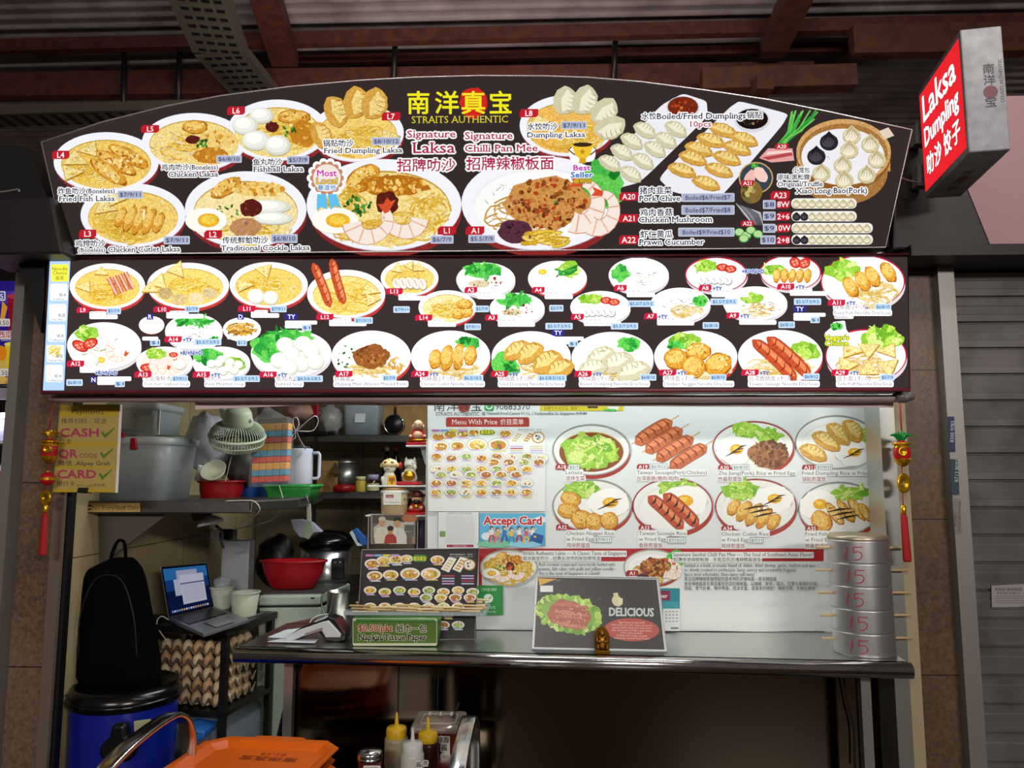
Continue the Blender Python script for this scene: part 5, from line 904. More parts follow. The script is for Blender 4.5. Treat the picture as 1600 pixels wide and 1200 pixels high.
# wall fan
fc = at(371, 676, 2.95); k = px(2.95); MF = Matrix.Rotation(.14, 3, 'Y') @ Matrix.Rotation(.34, 3, 'X')
t = Thing('wall_fan', 'pale green wall fan with a slatted cage, facing down beside the sponge pack', 'fan', fc); m_fan = PM('#b9c4ad', .4)
t.part('motor_housing', MB().lathe([(24*k, 6*k), (23*k, 20*k), (20*k, 34*k), (16*k, 40*k), (1e-4, 42*k)], fc, 28, MF), m_fan)
cg = MB(); 
for i in range(56):
    th = 2*PI*i/56; d = Vector((math.cos(th), math.sin(th), 0)); cg.tube([fc+MF @ (d*r*k+Vector((0, 0, z*k))) for r, z in ((22, 14), (33, 12), (40, 4), (42, -5), (41, -15), (36, -23), (24, -28), (8, -29))], .0019, 5)
cgo = t.part('cage', cg, m_fan)
t.part('cage_ring', MB().tube([fc+MF @ Vector((42*k*math.cos(i*PI/24), 42*k*math.sin(i*PI/24), -5*k)) for i in range(48)], 2.4*k, 8, True, 1.).tube([fc+MF @ Vector((40.5*k*math.cos(i*PI/24), 40.5*k*math.sin(i*PI/24), -16*k)) for i in range(48)], 1.0*k, 6, True), m_fan, cgo)
t.part('front_badge', MB().lathe([(1e-4, -31*k), (9*k, -30*k), (9*k, -27*k), (1e-4, -27*k)], fc, 20, MF), m_fan, cgo)
for j in range(3):
    R3 = MF @ Matrix.Rotation(j*2.094, 3, 'Z'); t.part('blade', MB().prism([fc+R3 @ Vector((x*k, y*k, z*k)) for x, y, z in ((4, -4, -6), (20, -14, -8), (36, -12, -9), (36, 8, -4), (20, 10, -4), (4, 4, -4))], R3 @ Vector((0, 0, -.002))), PM('#1c2220', .4))
t.part('knob', MB().ball(at(392, 657, 2.92), 3.2*k, 12), m_white); t.part('mount_arm', MB().tube([fc+MF @ Vector((0, 20*k, 26*k)), at(352, 648, 3.1), at(346, 625, 3.2), at(344, 560, 3.3)], [7*k, 8*k, 7*k, 7*k], 10), m_fan)
solo('fan_cord', 'thin pale cord hanging below the wall fan', 'cord', MB().tube(spline([at(362, 712, 3.0), at(358, 728, 3.02), at(354, 745, 3.05), at(352, 752, 3.05)]), .0016, 6), m_cord)
# pack of striped sponges hung in plastic
sy0 = at(420, 662, 3.02); k = px(3.02); t = Thing('sponge_pack', 'clear hanging bag of yellow, blue and red striped sponges', 'sponges', at(420, 760, 3.02))
cols = {'y': PM('#d99a2b', .8), 'b': PM('#4a93ad', .8), 'r': PM('#cf4426', .8)}
for row in range(3):
    for cl, oy, hh in (('y', 0, 11), ('b', 11, 9.5), ('r', 21, 9)):
        for c in range(5):
            X_ = 397+c*10.9; ya = 663+row*30.6+oy-c*.5; mb = MB(); A, B = at(X_, ya, 3.02), at(X_+10.4, ya+hh, 3.02); sk = (662-ya)*.06*k
            mb.box(A.x+sk, B.x+sk, 3.02, 3.07, B.z, A.z); t.part('sponge', mb, cols[cl], bevel=.003)
fr = [at(x, y, 3.012) for x, y in ((393, 655), (450, 650), (452, 757), (386, 762))]; t.part('bag', MB().loft([[p+Vector((0, q, 0)) for p in (fr[3], fr[2], fr[1], fr[0])] for q in (0, .07)]), m_bag, bevel=.01)
t.part('bag_neck', MB().loft([[at(x, y, Y) for x, y, Y in r] for r in (((396, 656, 3.012), (448, 652, 3.012), (448, 652, 3.08), (396, 656, 3.08)), ((408, 645, 3.03), (432, 643, 3.03), (432, 643, 3.06), (408, 645, 3.06)), ((414, 636, 3.04), (421, 636, 3.04), (421, 636, 3.05), (414, 636, 3.05)), ((404, 622, 3.03), (428, 622, 3.03), (428, 622, 3.06), (404, 622, 3.06)))]), m_bag)
solo('bow_cord', 'white and purple cord tied in a loose bow above the water jug', 'cord', MB().tube(spline([at(*p) for p in ((449, 669, 3.1), (462, 673, 3.1), (478, 660, 3.1), (492, 650, 3.1), (497, 658, 3.12), (490, 672, 3.12), (474, 674, 3.1), (461, 671, 3.1), (458, 656, 3.1), (464, 653, 3.1), (467, 664, 3.1), (461, 674, 3.1), (455, 686, 3.1), (461, 684, 3.1), (462, 672, 3.1), (468, 686, 3.15), (474, 696, 3.2), (477, 702, 3.25))]), .0022, 6), mat('bow_white', '#c9bccb', .5))
solo('white_cord', 'white cord drooping from the shelf end below the red basin', 'cord', MB().tube(spline([at(*p) for p in ((352, 783, 2.72), (385, 782, 2.72), (398, 784, 2.72), (406, 795, 2.72), (398, 806, 2.8), (380, 815, 2.9), (366, 824, 3.0))]), .002, 6), m_cord)
solo('white_cord', 'white cord hanging in a long curve below the green tray', 'cord', MB().tube(spline([at(*p) for p in ((436, 758, 3.15), (442, 780, 3.15), (438, 797, 3.15), (424, 812, 3.2), (404, 819, 3.2), (386, 822, 3.25))]), .0018, 6), m_cord)
# shelves on the back wall
YB = 4.0
def bshelf(y, label, x0=486, x1=800):
    A, B = at(x0, y, YB), at(x1, y, YB); t = Thing('back_shelf', label, 'shelf', (A.x, YB, A.z-.03)); t.part('board', MB().box(A.x, B.x, YB, 4.34, A.z-.012, A.z), m_shelfd); t.part('front_lip', MB().box(A.x, B.x, YB-.012, YB+.004, A.z-.034, A.z+.002), m_shelf, bevel=.003); return A.z
zU = bshelf(681, 'upper back shelf carrying the clear bin and the black pot', 478); zL = bshelf(769, 'lower back shelf carrying the steel pot and sauce jars', 488)
struct('trim_11', MB().box(at(484, 700, 3.9).x, at(488, 700, 3.9).x, 3.98, 4.0, .8, 2.3), m_shelfd)
def on(x, yt, Y, z): return at(x, yt, Y).z-z
k = px(4.05)
def stand(x, Y, z): p = at(x, 700, Y); return Vector((p.x, Y, z))
t = tub(536, 592, 622, 679, 4.05, .2, .92, 'clear_bin', 'tall clear plastic bin with a small printed label on the upper back shelf', m_clear2, r=.02)
t.part('sticker', MB().prism([Q(555, 646, 4.045), Q(571, 646, 4.045), Q(570, 660, 4.045), Q(554, 660, 4.045)], (0, .002, 0)), m_white)
c = stand(615, 4.1, zU+.065); t = Thing('black_pot', 'black round pot lying with its mouth forward on the upper back shelf', 'pot', c); MX = Matrix.Rotation(PI/2, 3, 'X')
t.part('body', MB().lathe([(15.5*k, 0), (16*k, -.01), (15*k, .0), (13*k, -.10), (1e-4, -.11)], c, 28, MX), m_blk); t.part('rim', MB().tube([c+Vector((15.6*k*math.cos(i*PI/14), -.002, 15.6*k*math.sin(i*PI/14))) for i in range(28)], .003, 6, True), m_chrome)
solo('plastic_bag', 'clear and red bag of goods on the upper back shelf beside the tall bin', 'bag', crumple(stand(515, 4.12, zU+.09), (.075, .09, .09), 8), mat('film_bag', '#a8a4a4', .3, alpha=.75, bump=.6, bscale=14))
solo('plastic_bag', 'pinkish packet with a red band on the upper back shelf above the bow cord', 'bag', crumple(stand(468, 4.0, zU+.12), (.09, .09, .05), 9), PM('#b48a80', .5)); solo('red_packet', 'small red packet standing by the clear bag on the upper back shelf', 'packet', MB().cbox(stand(492, 3.97, zU+.13), (.03, .03, .07)), m_redp, bevel=.004)
solo('black_tray', 'flat black tray under the pink packet on the upper back shelf', 'tray', MB().cbox(stand(488, 4.05, zU+.012), (.2, .16, .022)), m_blk, bevel=.004)
for i, x in enumerate((604, 633, 656)): solo('carton', ('tan carton behind the black pot, nearest the clear bin', 'tan carton behind the black pot, middle of the three', 'tan carton at the laughing figure end of the upper back shelf')[i], 'box', MB().cbox(stand(x, 4.24, zU+.09), (.085, .1, .18)), m_card, bevel=.003, group='cartons on the upper back shelf')
# lower back shelf
b = stand(540, 4.15, zL); t = Thing('steel_pot', 'tall stainless pot on the lower back shelf', 'pot', b); t.part('body', MB().lathe([(22*k, 0), (22*k, 44*k), (21*k, 44*k), (20*k, .01)], b), m_steelb); t.part('lid', MB().lathe([(22.5*k, 44*k), (22.5*k, 47*k), (18*k, 53*k), (1e-4, 54*k)], b), m_steelb); t.part('knob', MB().lathe([(3*k, 54*k), (4*k, 58*k), (1e-4, 59*k)], b, 14), m_blk)
b = stand(511, 4.06, zL); t = Thing('cardboard_box', 'open cardboard box on the lower back shelf beside the steel pot', 'box', b); A = [at(488, 720, 4.0), at(524, 721, 4.0)]
t.part('side', MB().box(A[0].x, A[1].x, 4.0, 4.06, zL, A[0].z), m_card, bevel=.002); t.part('flap', MB().prism([at(524, 721, 4.0), at(533, 742, 3.93), at(524, 746, 3.95), at(515, 738, 3.97)], (0, .003, 0)), PM('#5a4428', .8)); t.part('flap', MB().prism([at(508, 750, 3.97), at(521, 766, 3.95), at(512, 767, 3.97), at(506, 766, 3.98)], (0, .003, 0)), m_card)
solo('red_saucer', 'shallow red dish turned over in front of the steel pot', 'dish', MB().lathe([(1e-4, 0), (17*k, 0), (18*k, 7*k), (16*k, 11*k), (1e-4, 12*k)], stand(539, 4.03, zL), 26), m_redp)
def jar(x, Y, r, h, nm, label, cat, mc, ml, lh=.25, paper=None):
    b = stand(x, Y, zL); t = Thing(nm, label, cat, b); r *= k; h *= k; t.part('body', MB().lathe([(r*.96, 0), (r, .004), (r, h*(1-lh)*.92), (r*.85, h*(1-lh))], b, 22), mc); t.part('lid', MB().lathe([(r*.9, h*(1-lh)), (r*.92, h), (1e-4, h)], b, 22), ml)
    if paper: t.part('paper_label', MB().lathe([(r*1.02, h*.08), (r*1.02, h*.5)], b, 22, cap=False), paper)
    return t
jar(565, 4.05, 8.5, 24, 'sauce_tub', 'yellow plastic sauce tub beside the red lid', 'tub', PM('#b8a23c', .5), PM('#d8cc9a', .5)); jar(584, 4.05, 9.5, 27, 'sauce_jar', 'dark sauce jar with a lilac lid and cream label', 'jar', mat('dark_glass', '#3a1a10', .1), PM('#a99cc4', .4), .3, PM('#c8bf94', .6))
jar(552, 4.2, 5, 20, 'sauce_jar', 'cream jar half hidden behind the yellow sauce tub', 'jar', PM('#a89a6a', .4), PM('#6a5c3a', .4))
for i, x in enumerate((605, 619)):
    b = stand(x, 4.12, zL); t = Thing('sauce_bottle', ('dark sauce bottle behind the lion-hat cat, on the jar side', 'dark sauce bottle behind the red-based cat')[i], 'bottle', b); t.part('body', MB().lathe([(8*k, 0), (8*k, 42*k), (7*k, 48*k), (3*k, 56*k), (3*k, 68*k)], b, 18), mat('bottle_glass', '#120c0a', .08)); t.part('cap', MB().lathe([(3.4*k, 64*k), (3.4*k, 72*k), (1e-4, 72*k)], b, 14), (PM('#b89a6a', .4), PM('#a02020', .4))[i])
# ledges with figurines at the edge of the screen
YF = 2.96; k = px(YF)
t = Thing('figurine_stand', 'narrow stand of three pale ledges at the edge of the white poster', 'stand', at(625, 860, YF))
zl = [at(0, y, YF).z for y in (697, 758, 803)]
for (xa, xb), z in zip(((636, 672), (578, 672), (576, 672)), zl): t.part('ledge', MB().box(at(xa, 700, YF).x, at(xb, 700, YF).x, YF-.035, YF+.05, z-.006, z), m_white, bevel=.002)
t.part('post', MB().box(at(664, 700, YF).x, at(670, 700, YF).x, YF+.04, YF+.05, ZC, at(0, 630, YF).z), m_white); t.part('leg', MB().box(at(580, 700, YF).x, at(582, 700, YF).x, YF-.03, YF-.026, ZC, zl[2]), m_alu); t.part('leg', MB().box(at(655, 700, YF).x, at(657, 700, YF).x, YF-.03, YF-.026, ZC, zl[2]), m_alu); t.part('riser', MB().box(at(652, 700, YF).x, at(668, 700, YF).x, YF+.02, YF+.03, zl[2], zl[1]), m_white); t.part('paper_stack', MB().prism([at(656, 698, YF+.02), at(668, 698, YF+.02), at(668, 725, YF+.02), at(664, 725, YF+.02)], (0, .01, 0)), PM('#b8c4cc', .6))
def fig(nm, label, x, z, cat='figurine'): b = at(x, 700, YF); return Thing(nm, label, cat, (b.x, YF, z)), Vector((b.x, YF, z))
skin = PM('#d9b08a', .45); pw = PM('#dcdccf', .35); rd = PM('#b0141a', .35); mgd = m_gold
t, b = fig('laughing_figurine', 'bald laughing seated figurine with a bare belly on a red base', 653, zl[0])
t.part('base', MB().box(b.x-17*k, b.x+17*k, YF-.03, YF+.03, b.z, b.z+5*k), rd, bevel=.003); t.part('robe', MB().lathe([(14*k, 5*k), (15*k, 9*k), (11*k, 18*k), (7*k, 25*k)], b, 24, None, 1, .7), rd); t.part('gold_hem', MB().tube([b+Vector((14.5*k*math.cos(i*PI/12), 10*k*math.sin(i*PI/12), 8*k)) for i in range(24)], 1.8*k, 6, True), mgd)
t.part('belly', MB().ball(b+Vector((0, -5*k, 15*k)), (8*k, 7*k, 8*k)), skin); hd = t.part('head', MB().ball(b+Vector((0, 0, 31*k)), (8*k, 8*k, 9*k)), skin); t.part('ear', MB().ball(b+Vector((-8*k, 0, 29*k)), (2*k, 2*k, 4*k), 10).ball(b+Vector((8*k, 0, 29*k)), (2*k, 2*k, 4*k), 10), skin)
t.part('face', MB().tube([b+Vector((q*k, -8.2*k+abs(q)*.25*k, (27-.2*q*q/4+abs(q)*.4)*k)) for q in (-3, -1.5, 0, 1.5, 3)], .6*k, 6).tube([b+Vector((q*k, -7.8*k, 33*k)) for q in (-4, -2)], .5*k, 6).tube([b+Vector((q*k, -7.8*k, 33*k)) for q in (2, 4)], .5*k, 6), PM('#5a2a1a', .5)); t.part('hand', MB().ball(b+Vector((-11*k, -6*k, 14*k)), 3*k, 10).ball(b+Vector((11*k, -6*k, 14*k)), 3*k, 10), skin)
def cat_fig(x, label, hat):
    t, b = fig('cat_figurine', label, x, zl[1]); z0 = 0 if hat else 6
    if not hat: t.part('base', MB().box(b.x-19*k, b.x+19*k, YF-.03, YF+.03, b.z, b.z+6*k), rd, bevel=.006)
    t.part('body', MB().lathe([(11*k, z0*k), (12*k, (z0+5)*k), (9*k, (z0+16)*k), (6*k, (z0+22)*k)], b, 22, None, 1, .75), pw); hz = (z0+27)*k; H_ = b+Vector((1*k, -2*k, hz))
    t.part('head', MB().ball(H_, (10*k, 8*k, 8*k)), pw); t.part('face', MB().tube([H_+Vector((q*k, -7.9*k, (1-.25*q*q+ .0)*k)) for q in (-5, -4, -3)], .5*k, 5).tube([H_+Vector((q*k, -7.9*k, 1*k)) for q in (3, 4, 5)], .5*k, 5).tube([H_+Vector((q*k, -8.2*k, (-2.5+.2*abs(q))*k)) for q in (-2, 0, 2)], .5*k, 5), m_blk)
    for s_ in (-1, 1):
        t.part('paw', MB().ball(b+Vector((s_*9*k, -6*k, (z0+(10 if hat or s_ < 0 else 22))*k)), (3*k, 3*k, 4.5*k), 12), pw)
        if not hat: t.part('ear', MB().lathe([(3.2*k, 0), (1e-4, 6*k)], H_+Vector((s_*6.5*k, 0, 5*k)), 10), pw)
    if hat:
        t.part('lion_hat', MB().lathe([(13*k, -1*k), (14*k, 3*k), (9*k, 9*k), (1e-4, 12*k)], H_+Vector((0, 0, 3*k)), 22, None, 1, .8).ball(H_+Vector((-12*k, 0, 4*k)), 3.5*k, 10).ball(H_+Vector((12*k, 0, 4*k)), 3.5*k, 10), PM('#d8c48e', .5)); t.part('hat_eye', MB().ball(H_+Vector((-5*k, -8*k, 8*k)), (3*k, 2*k, 2.4*k), 10).ball(H_+Vector((5*k, -8*k, 8*k)), (3*k, 2*k, 2.4*k), 10), PM('#7a3a22', .4)); t.part('hat_knob', MB().ball(H_+Vector((0, -6*k, 12*k)), 2*k, 10), mgd)
        t.part('plaque', MB().box(b.x+0*k, b.x+12*k, YF-11*k, YF-9*k, b.z, b.z+15*k), PM('#e0a81c', .4)); t.part('plaque_mark', MB().box(b.x+2.5*k, b.x+4.5*k, YF-11.5*k, YF-10*k, b.z+6*k, b.z+12*k).box(b.x+5.5*k, b.x+7.5*k, YF-11.5*k, YF-10*k, b.z+2*k, b.z+12*k).box(b.x+8.5*k, b.x+10.5*k, YF-11.5*k, YF-10*k, b.z+6*k, b.z+12*k), PM('#7a3a10', .5))
    else:
        t.part('gold_ingot', MB().ball(b+Vector((0, -8*k, 15*k)), (10*k, 6*k, 8*k)), mgd); t.part('red_fan', MB().ball(b+Vector((-15*k, -2*k, 31*k)), (3.5*k, 2*k, 5*k), 12), rd)
cat_fig(609, 'white cat figurine wearing a lion-dance hat and holding a yellow plaque', True); cat_fig(641, 'white cat figurine with gold ingot seated on a red base', False)
t, b = fig('fortune_figurine', 'red-robed bearded figurine in a winged hat beside the cream tub', 653, zl[2])
t.part('base', MB().box(b.x-17*k, b.x+17*k, YF-.03, YF+.03, b.z, b.z+4*k), rd, bevel=.003); t.part('robe', MB().lathe([(15*k, 4*k), (14*k, 9*k), (9*k, 17*k), (5*k, 20*k)], b, 24, None, 1, .7), rd); t.part('head', MB().ball(b+Vector((0, -1*k, 25*k)), (9*k, 8*k, 8*k)), skin); t.part('hat', MB().lathe([(9.5*k, 27*k), (9.5*k, 31*k), (6*k, 36*k), (1e-4, 38*k)], b, 20).ball(b+Vector((-14*k, 0, 30*k)), (4*k, 2*k, 2*k), 10).ball(b+Vector((13*k, 0, 30*k)), (4*k, 2*k, 2*k), 10), PM('#5a1c14', .45)); t.part('beard', MB().ball(b+Vector((0, -7.5*k, 20*k)), (6*k, 2.5*k, 4*k), 12), m_blk); t.part('eyebrow', MB().tube([b+Vector((q*k, -8.6*k, 27.5*k)) for q in (-5, -2)], .6*k, 5).tube([b+Vector((q*k, -8.6*k, 27.5*k)) for q in (2, 5)], .6*k, 5), m_blk); t.part('gold_ingot', MB().ball(b+Vector((0, -10*k, 13*k)), (4*k, 3*k, 3.5*k), 12), mgd); t.part('hand', MB().ball(b+Vector((-8*k, -9*k, 11*k)), 3.2*k, 10).ball(b+Vector((8*k, -9*k, 11*k)), 3.2*k, 10), skin)
# cream tub with a handwritten side
b = at(616, 803, YF); b.z = zl[2]; t = Thing('labelled_tub', 'cream tub with a white product label beside the red-robed figurine', 'tub', b); t.part('body', MB().lathe([(18*k, 0), (20*k, .003), (21*k, 34*k)], b, 32, None, 1, .8), PM('#c4ae82', .6)); t.part('rim', MB().lathe([(21*k, 33*k), (22.5*k, 33.5*k), (22.5*k, 37*k), (20*k, 37.5*k)], b, 32, None, 1, .8), m_white); t.part('lid', MB().lathe([(20.5*k, 37*k), (19*k, 41.5*k), (1e-4, 41.5*k)], b, 32, None, 1, .8), m_card)
a = Art(planemap(at(610, 780, YF-.052), (0, -1, 0))); a.rect(599, 769, 627, 789, '#dcdcd4', 1); a.rect(603, 773, 615, 778, '#8a2a22'); a.text('Unic', 609, 777.3, 4.6, '#e8dcd4', align='c'); a.text('Uni- Vitamin D', 600, 786, 3.8, '#5a5a5a', w=24); 
for P in (((630, 780), (638, 779)), ((632, 777), (632, 784)), ((636, 776), (635, 784)), ((628, 791), (634, 788), (632, 794)), ((636, 788), (637, 795))): a.stroke(P, .9, '#4a4038')
a.build('print', [PR], t.o, t.loc)
# photograph of three people
def f(a):
    a.rect(582, 805, 647, 849, '#6a5f54'); a.rect(582, 805, 647, 818, '#4a3f38'); a.poly([(584, 824), (600, 812), (630, 816), (647, 812), (647, 830), (584, 834)], '#b8b2a6'); a.ell(640, 810, 12, 6, '#a86a3a'); a.rect(632, 820, 647, 830, '#5a5c54')
    for x, y, s_, sh, hr in ((597, 815, 1., '#cfcab8', '#b8b4ac'), (621, 816, 1.1, '#d2d2c6', '#1c1614')):
        a.poly([(x-11*s_, y+34), (x-13*s_, y+22), (x-8*s_, y+10), (x, y+8), (x+8*s_, y+10), (x+13*s_, y+20), (x+13*s_, y+34)], sh); a.ell(x, y+1, 5.4*s_, 7*s_, '#b98a68'); a.ell(x, y-4, 5.6*s_, 4*s_, hr); a.ell(x, y+2.5, 4.6*s_, 5*s_, '#c29674'); a.stroke([(x-2, y+5), (x, y+5.8), (x+2, y+5)], .7, '#6a3a2a'); a.rect(x-3.2, y+.5, x-1.4, y+1.3, '#2a1c16'); a.rect(x+1.4, y+.5, x+3.2, y+1.3, '#2a1c16'); a.stroke([(x, y+9), (x+1, y+20)], .7, '#a8a496')
    a.poly([(600, 849), (602, 838), (606, 834), (614, 834), (619, 839), (620, 849)], '#a8342c'); a.ell(610, 829, 4.6, 5.6, '#c8946e'); a.ell(610, 825.5, 5, 4, '#1c1210'); a.stroke([(608, 832), (610, 832.6), (612, 832)], .7, '#6a2a22'); a.rect(644, 838, 647, 849, '#b08060')
sheet('photo_print', 'framed photograph of two people in white shirts with a smaller person in red', 'photograph', [(579, 804), (649, 804), (649, 850), (579, 850)], YF-.05, f, col='#8a7f74', th=.006)
solo('purple_canister', 'dull purple canister behind the framed photograph', 'canister', lathe_at(657, 862, YF+.02, [(9, 0), (9, 38), (7, 40), (7, 48)], 20), PM('#4a3a52', .45))
# wall box with plugs, lamp, spatula, cooker, freezer
Y_ = 3.45; A, B = at(347, 845, Y_), at(390, 845, Y_); zb = at(0, 950, Y_).z
solo('switch_box', 'plain grey metal switch box on the wall above the paper bowls', 'box', MB().box(A.x, B.x, Y_, Y_+.07, zb, A.z), mat('box_grey', '#9ea1a8', .5, .2), bevel=.004)
t = Thing('power_strip', 'wall power strip with one white and two black plugs', 'socket', at(372, 845, Y_)); t.part('strip', MB().box(at(350, 0, Y_).x, at(398, 0, Y_).x, Y_+.03, Y_+.06, at(0, 844, Y_).z+.001, at(0, 828, Y_).z), PM('#8a8a84', .5), bevel=.003)
for (xa, xb, ya), m_ in (((365, 378, 827), m_white), ((379, 385, 826), m_blk), ((387, 395, 826), m_blk)): t.part('plug', MB().box(at(xa, 0, Y_).x, at(xb, 0, Y_).x, Y_+.005, Y_+.03, at(0, 842, Y_).z, at(0, ya, Y_).z), m_, bevel=.004)
t = Thing('clip_lamp', 'white lamp shade on a dark arm under the shelf', 'lamp', at(345, 840, 3.0)); t.part('shade', MB().lathe([(20*px(3.), 0), (19*px(3.), .012), (8*px(3.), .03), (1e-4, .034)], at(329, 819, 3.0), 26, Matrix.Rotation(-.25, 3, 'Y')), m_white); t.part('arm', MB().tube(spline([at(338, 822, 3.02), at(348, 832, 3.1), at(346, 846, 3.2), at(349, 855, 3.3)]), .006, 8), m_blk)
solo('pink_cloth', 'dull pink cloth hanging under the shelf above the lamp shade', 'cloth', MB().prism([at(x, y, 3.1) for x, y in ((296, 795), (328, 795), (330, 812), (300, 814))], (0, .02, 0)), PM('#5a4444', .9), bevel=.004)
k = px(3.2); t = Thing('spatula', 'pale green plastic spatula hanging blade down from the shelf', 'spatula', at(481, 845, 3.2)); t.part('handle', MB().prism([at(x, y, 3.2) for x, y in ((479, 788), (485, 787), (486, 815), (479, 815))], (0, .008, 0)), PM('#a9ac9c', .4), bevel=.002); t.part('blade', MB().prism([at(x, y, 3.2) for x, y in ((479, 815), (486, 815), (490, 832), (482, 843), (470, 838), (472, 827))], (0, .004, 0)), PM('#7f8a74', .4), bevel=.001); t.part('hook', MB().tube([at(482, 792, 3.195), at(482, 784, 3.195), at(478, 772, 3.195)], .002, 6), m_alu)
zf = at(450, 928, 3.35).z; c0, c1, c2 = atz(404, 931, zf), atz(500, 930, zf), atz(548, 911, zf); bk = c2-c1
t = Thing('chest_freezer', 'pale green-white chest freezer holding the big red basin', 'freezer', (c0.x, c0.y, 0)); m_fr = PM('#a6b3a4', .4)
def slab(z0, z1, g=0.): return MB().hexa([Vector((p.x, p.y, z)) + (0 if True else 0)*Vector((0, 0, 0)) for z in (z0, z1) for p in (c0, c1, c1+bk, c0+bk)]) if not g else MB().hexa([Vector((p.x, p.y, z)) for z in (z0, z1) for p in (c0+bk*g, c1+bk*g-(c1-c0)*g*.1, c1+bk-(c1-c0)*g*.1, c0+bk)])
t.part('body', slab(0, zf-.05, .02), m_fr, bevel=.006); t.part('lid', slab(zf-.042, zf), m_fr, bevel=.008); t.part('gasket', slab(zf-.05, zf-.042, .03), m_blk); t.part('vent_slot', MB().prism([at(455, 934, c1.y-.004), at(491, 933.5, c1.y-.004), at(491, 936, c1.y-.004), at(455, 936.5, c1.y-.004)], (0, .006, 0)), m_blk); t.part('top_mat', MB().hexa([Vector((p.x, p.y, z)) for z in (zf, zf+.004) for p in (c0+bk*.1, c1+bk*.1-(c1-c0)*.02, c1+bk*.9-(c1-c0)*.02, c0+bk*.9)]), PM('#3a3838', .6))
kk = px(3.42); t = basin(397, 501, 884, 928, 3.40, .68, 'plastic_basin', 'large red plastic basin on the chest freezer', m_redp, sy=.5); t.o.location.z = t.o.location.z
dz = (zf+.004)-t.loc.z; t.o.location.z += dz
t2 = Thing('ladle', 'dark ladle handle resting in the large red basin', 'ladle', at(478, 886, 3.45)); t2.part('handle', MB().tube([at(468, 900, 3.48), at(485, 882, 3.46)], .006, 8), m_blk); t2.part('cup', MB().ball(at(466, 903, 3.48), (.02, .02, .012), 12), m_blk)
YQ = 3.86; k = px(YQ); b = at(508, 912, YQ); b.z = 0; 
struct('trim_12', MB().box(at(470, 912, 3.72).x, at(700, 912, 3.72).x, 3.52, 4.3, 0, at(508, 915, YQ).z), m_shelfd)
b = at(508, 915, YQ); t = Thing('rice_cooker', 'steel and black electric cooker behind the large red basin', 'cooker', b); t.part('body', MB().lathe([(36*k, 0), (38*k, 5*k), (38*k, 60*k)], b, 36), mat('cooker_steel', '#b9bbbb', .25, .95)); t.part('base', MB().lathe([(37*k, 0), (40*k, 2*k), (39*k, 7*k), (37*k, 9*k)], b, 36), m_blk); t.part('lid', MB().lathe([(39*k, 58*k), (44*k, 62*k), (42*k, 72*k), (26*k, 82*k), (1e-4, 85*k)], b, 36), PM('#08080a', .2)); t.part('control_panel', MB().prism([at(518, 873, YQ-.115), at(537, 871, YQ-.105), at(537, 905, YQ-.105), at(518, 905, YQ-.115)], (0, .02, 0)), m_blk, bevel=.003); t.part('dial', MB().ball(at(524, 879, YQ-.117), (.006, .003, .006), 10).ball(at(531, 879, YQ-.113), (.006, .003, .006), 10), m_alu)
t.part('handle', MB().tube(spline([at(452, 812, YQ-.1), at(474, 812, YQ-.1), at(496, 826, YQ-.1), at(512, 846, YQ-.1)]), [.008]+[.02]*24, 10, False, .4) if False else MB().prism([at(x, y, YQ-.06) for x, y in ((453, 812), (470, 811), (488, 816), (503, 830), (513, 843), (500, 843), (488, 836), (478, 846), (466, 838), (458, 828))], (0, .03, 0)), PM('#b4b6cc', .35), bevel=.006, label='lilac plastic lid handle')
t = Thing('dark_sack', 'black sack slumped behind the large red basin', 'sack', at(440, 900, 3.75)); t.part('body', crumple(at(428, 876, 3.78), (.09, .05, .12), 12, .12), m_blk)
t = Thing('scrub_brush', 'blue scrubbing brush standing in the steel cup beside the electric cooker', 'brush', at(560, 855, 3.6)); t.part('handle', MB().prism([at(x, y, 3.6) for x, y in ((550, 829), (557, 825), (571, 840), (573, 852), (566, 853), (558, 848))], (0, .025, 0)), PM('#1f5aa8', .4), bevel=.004); t.part('bristles', MB().prism([at(x, y, 3.6) for x, y in ((550, 829), (546, 832), (558, 853), (566, 853))], (0, .022, 0)), PM('#c8d4dc', .7))
b = at(575, 905, 3.6); solo('utensil_cup', 'steel utensil cup holding the blue brush beside the electric cooker', 'cup', MB().lathe([(11*px(3.6), at(0, 915, YQ).z-b.z+.003), (13*px(3.6), .125), (12*px(3.6), .125), (10*px(3.6), 0)], b, 20), m_steelb)
# ------------------------------------------------ egg rack with laptop
ZR = .976; cF, cL, cB = atz(355, 982, ZR), atz(222, 974, ZR), atz(431, 955, ZR); e1 = (cL-cF).normalized(); L1 = (cL-cF).length; e2 = (cB-cF); L2 = e2.length; e2 = e2.normalized(); UZ = Vector((0, 0, 1))
def rb(u0, u1, v0, v1, z0, z1): return MB().hexa([Vector((cF.x, cF.y, 0))+e1*u+e2*v+UZ*z for z in (z0, z1) for u, v in ((u0, v0), (u0, v1), (u1, v1), (u1, v0))])
t = Thing('steel_rack', 'dark two-tier rack holding egg trays, with the laptop on top', 'rack', (cF.x, cF.y, 0)); m_rk = mat('rack_dark', '#35322f', .35, .7)
ZS = .672; t.part('top', rb(-.01, L1, -.01, L2, ZR-.028, ZR), m_rk, bevel=.004); t.part('shelf', rb(0, L1, 0, L2, ZS-.02, ZS), m_rk, bevel=.003)
for u, v in ((.0, .0), (L1-.03, 0), (0, L2-.03), (L1-.03, L2-.03)): t.part('leg', rb(u, u+.025, v, v+.025, 0, ZR-.028), m_rk)
m_pulp = mat('egg_tray_pulp', '#7f715c', .9, noise=(40, '#675a48', .3, .7)); eggm = [mat('egg_brown', c_, .5) for c_ in ('#d2b48e', '#dcc6a4', '#c49c74')]
PE = .0485; nu, nv = 6, 5
tray = MB(); G = 8
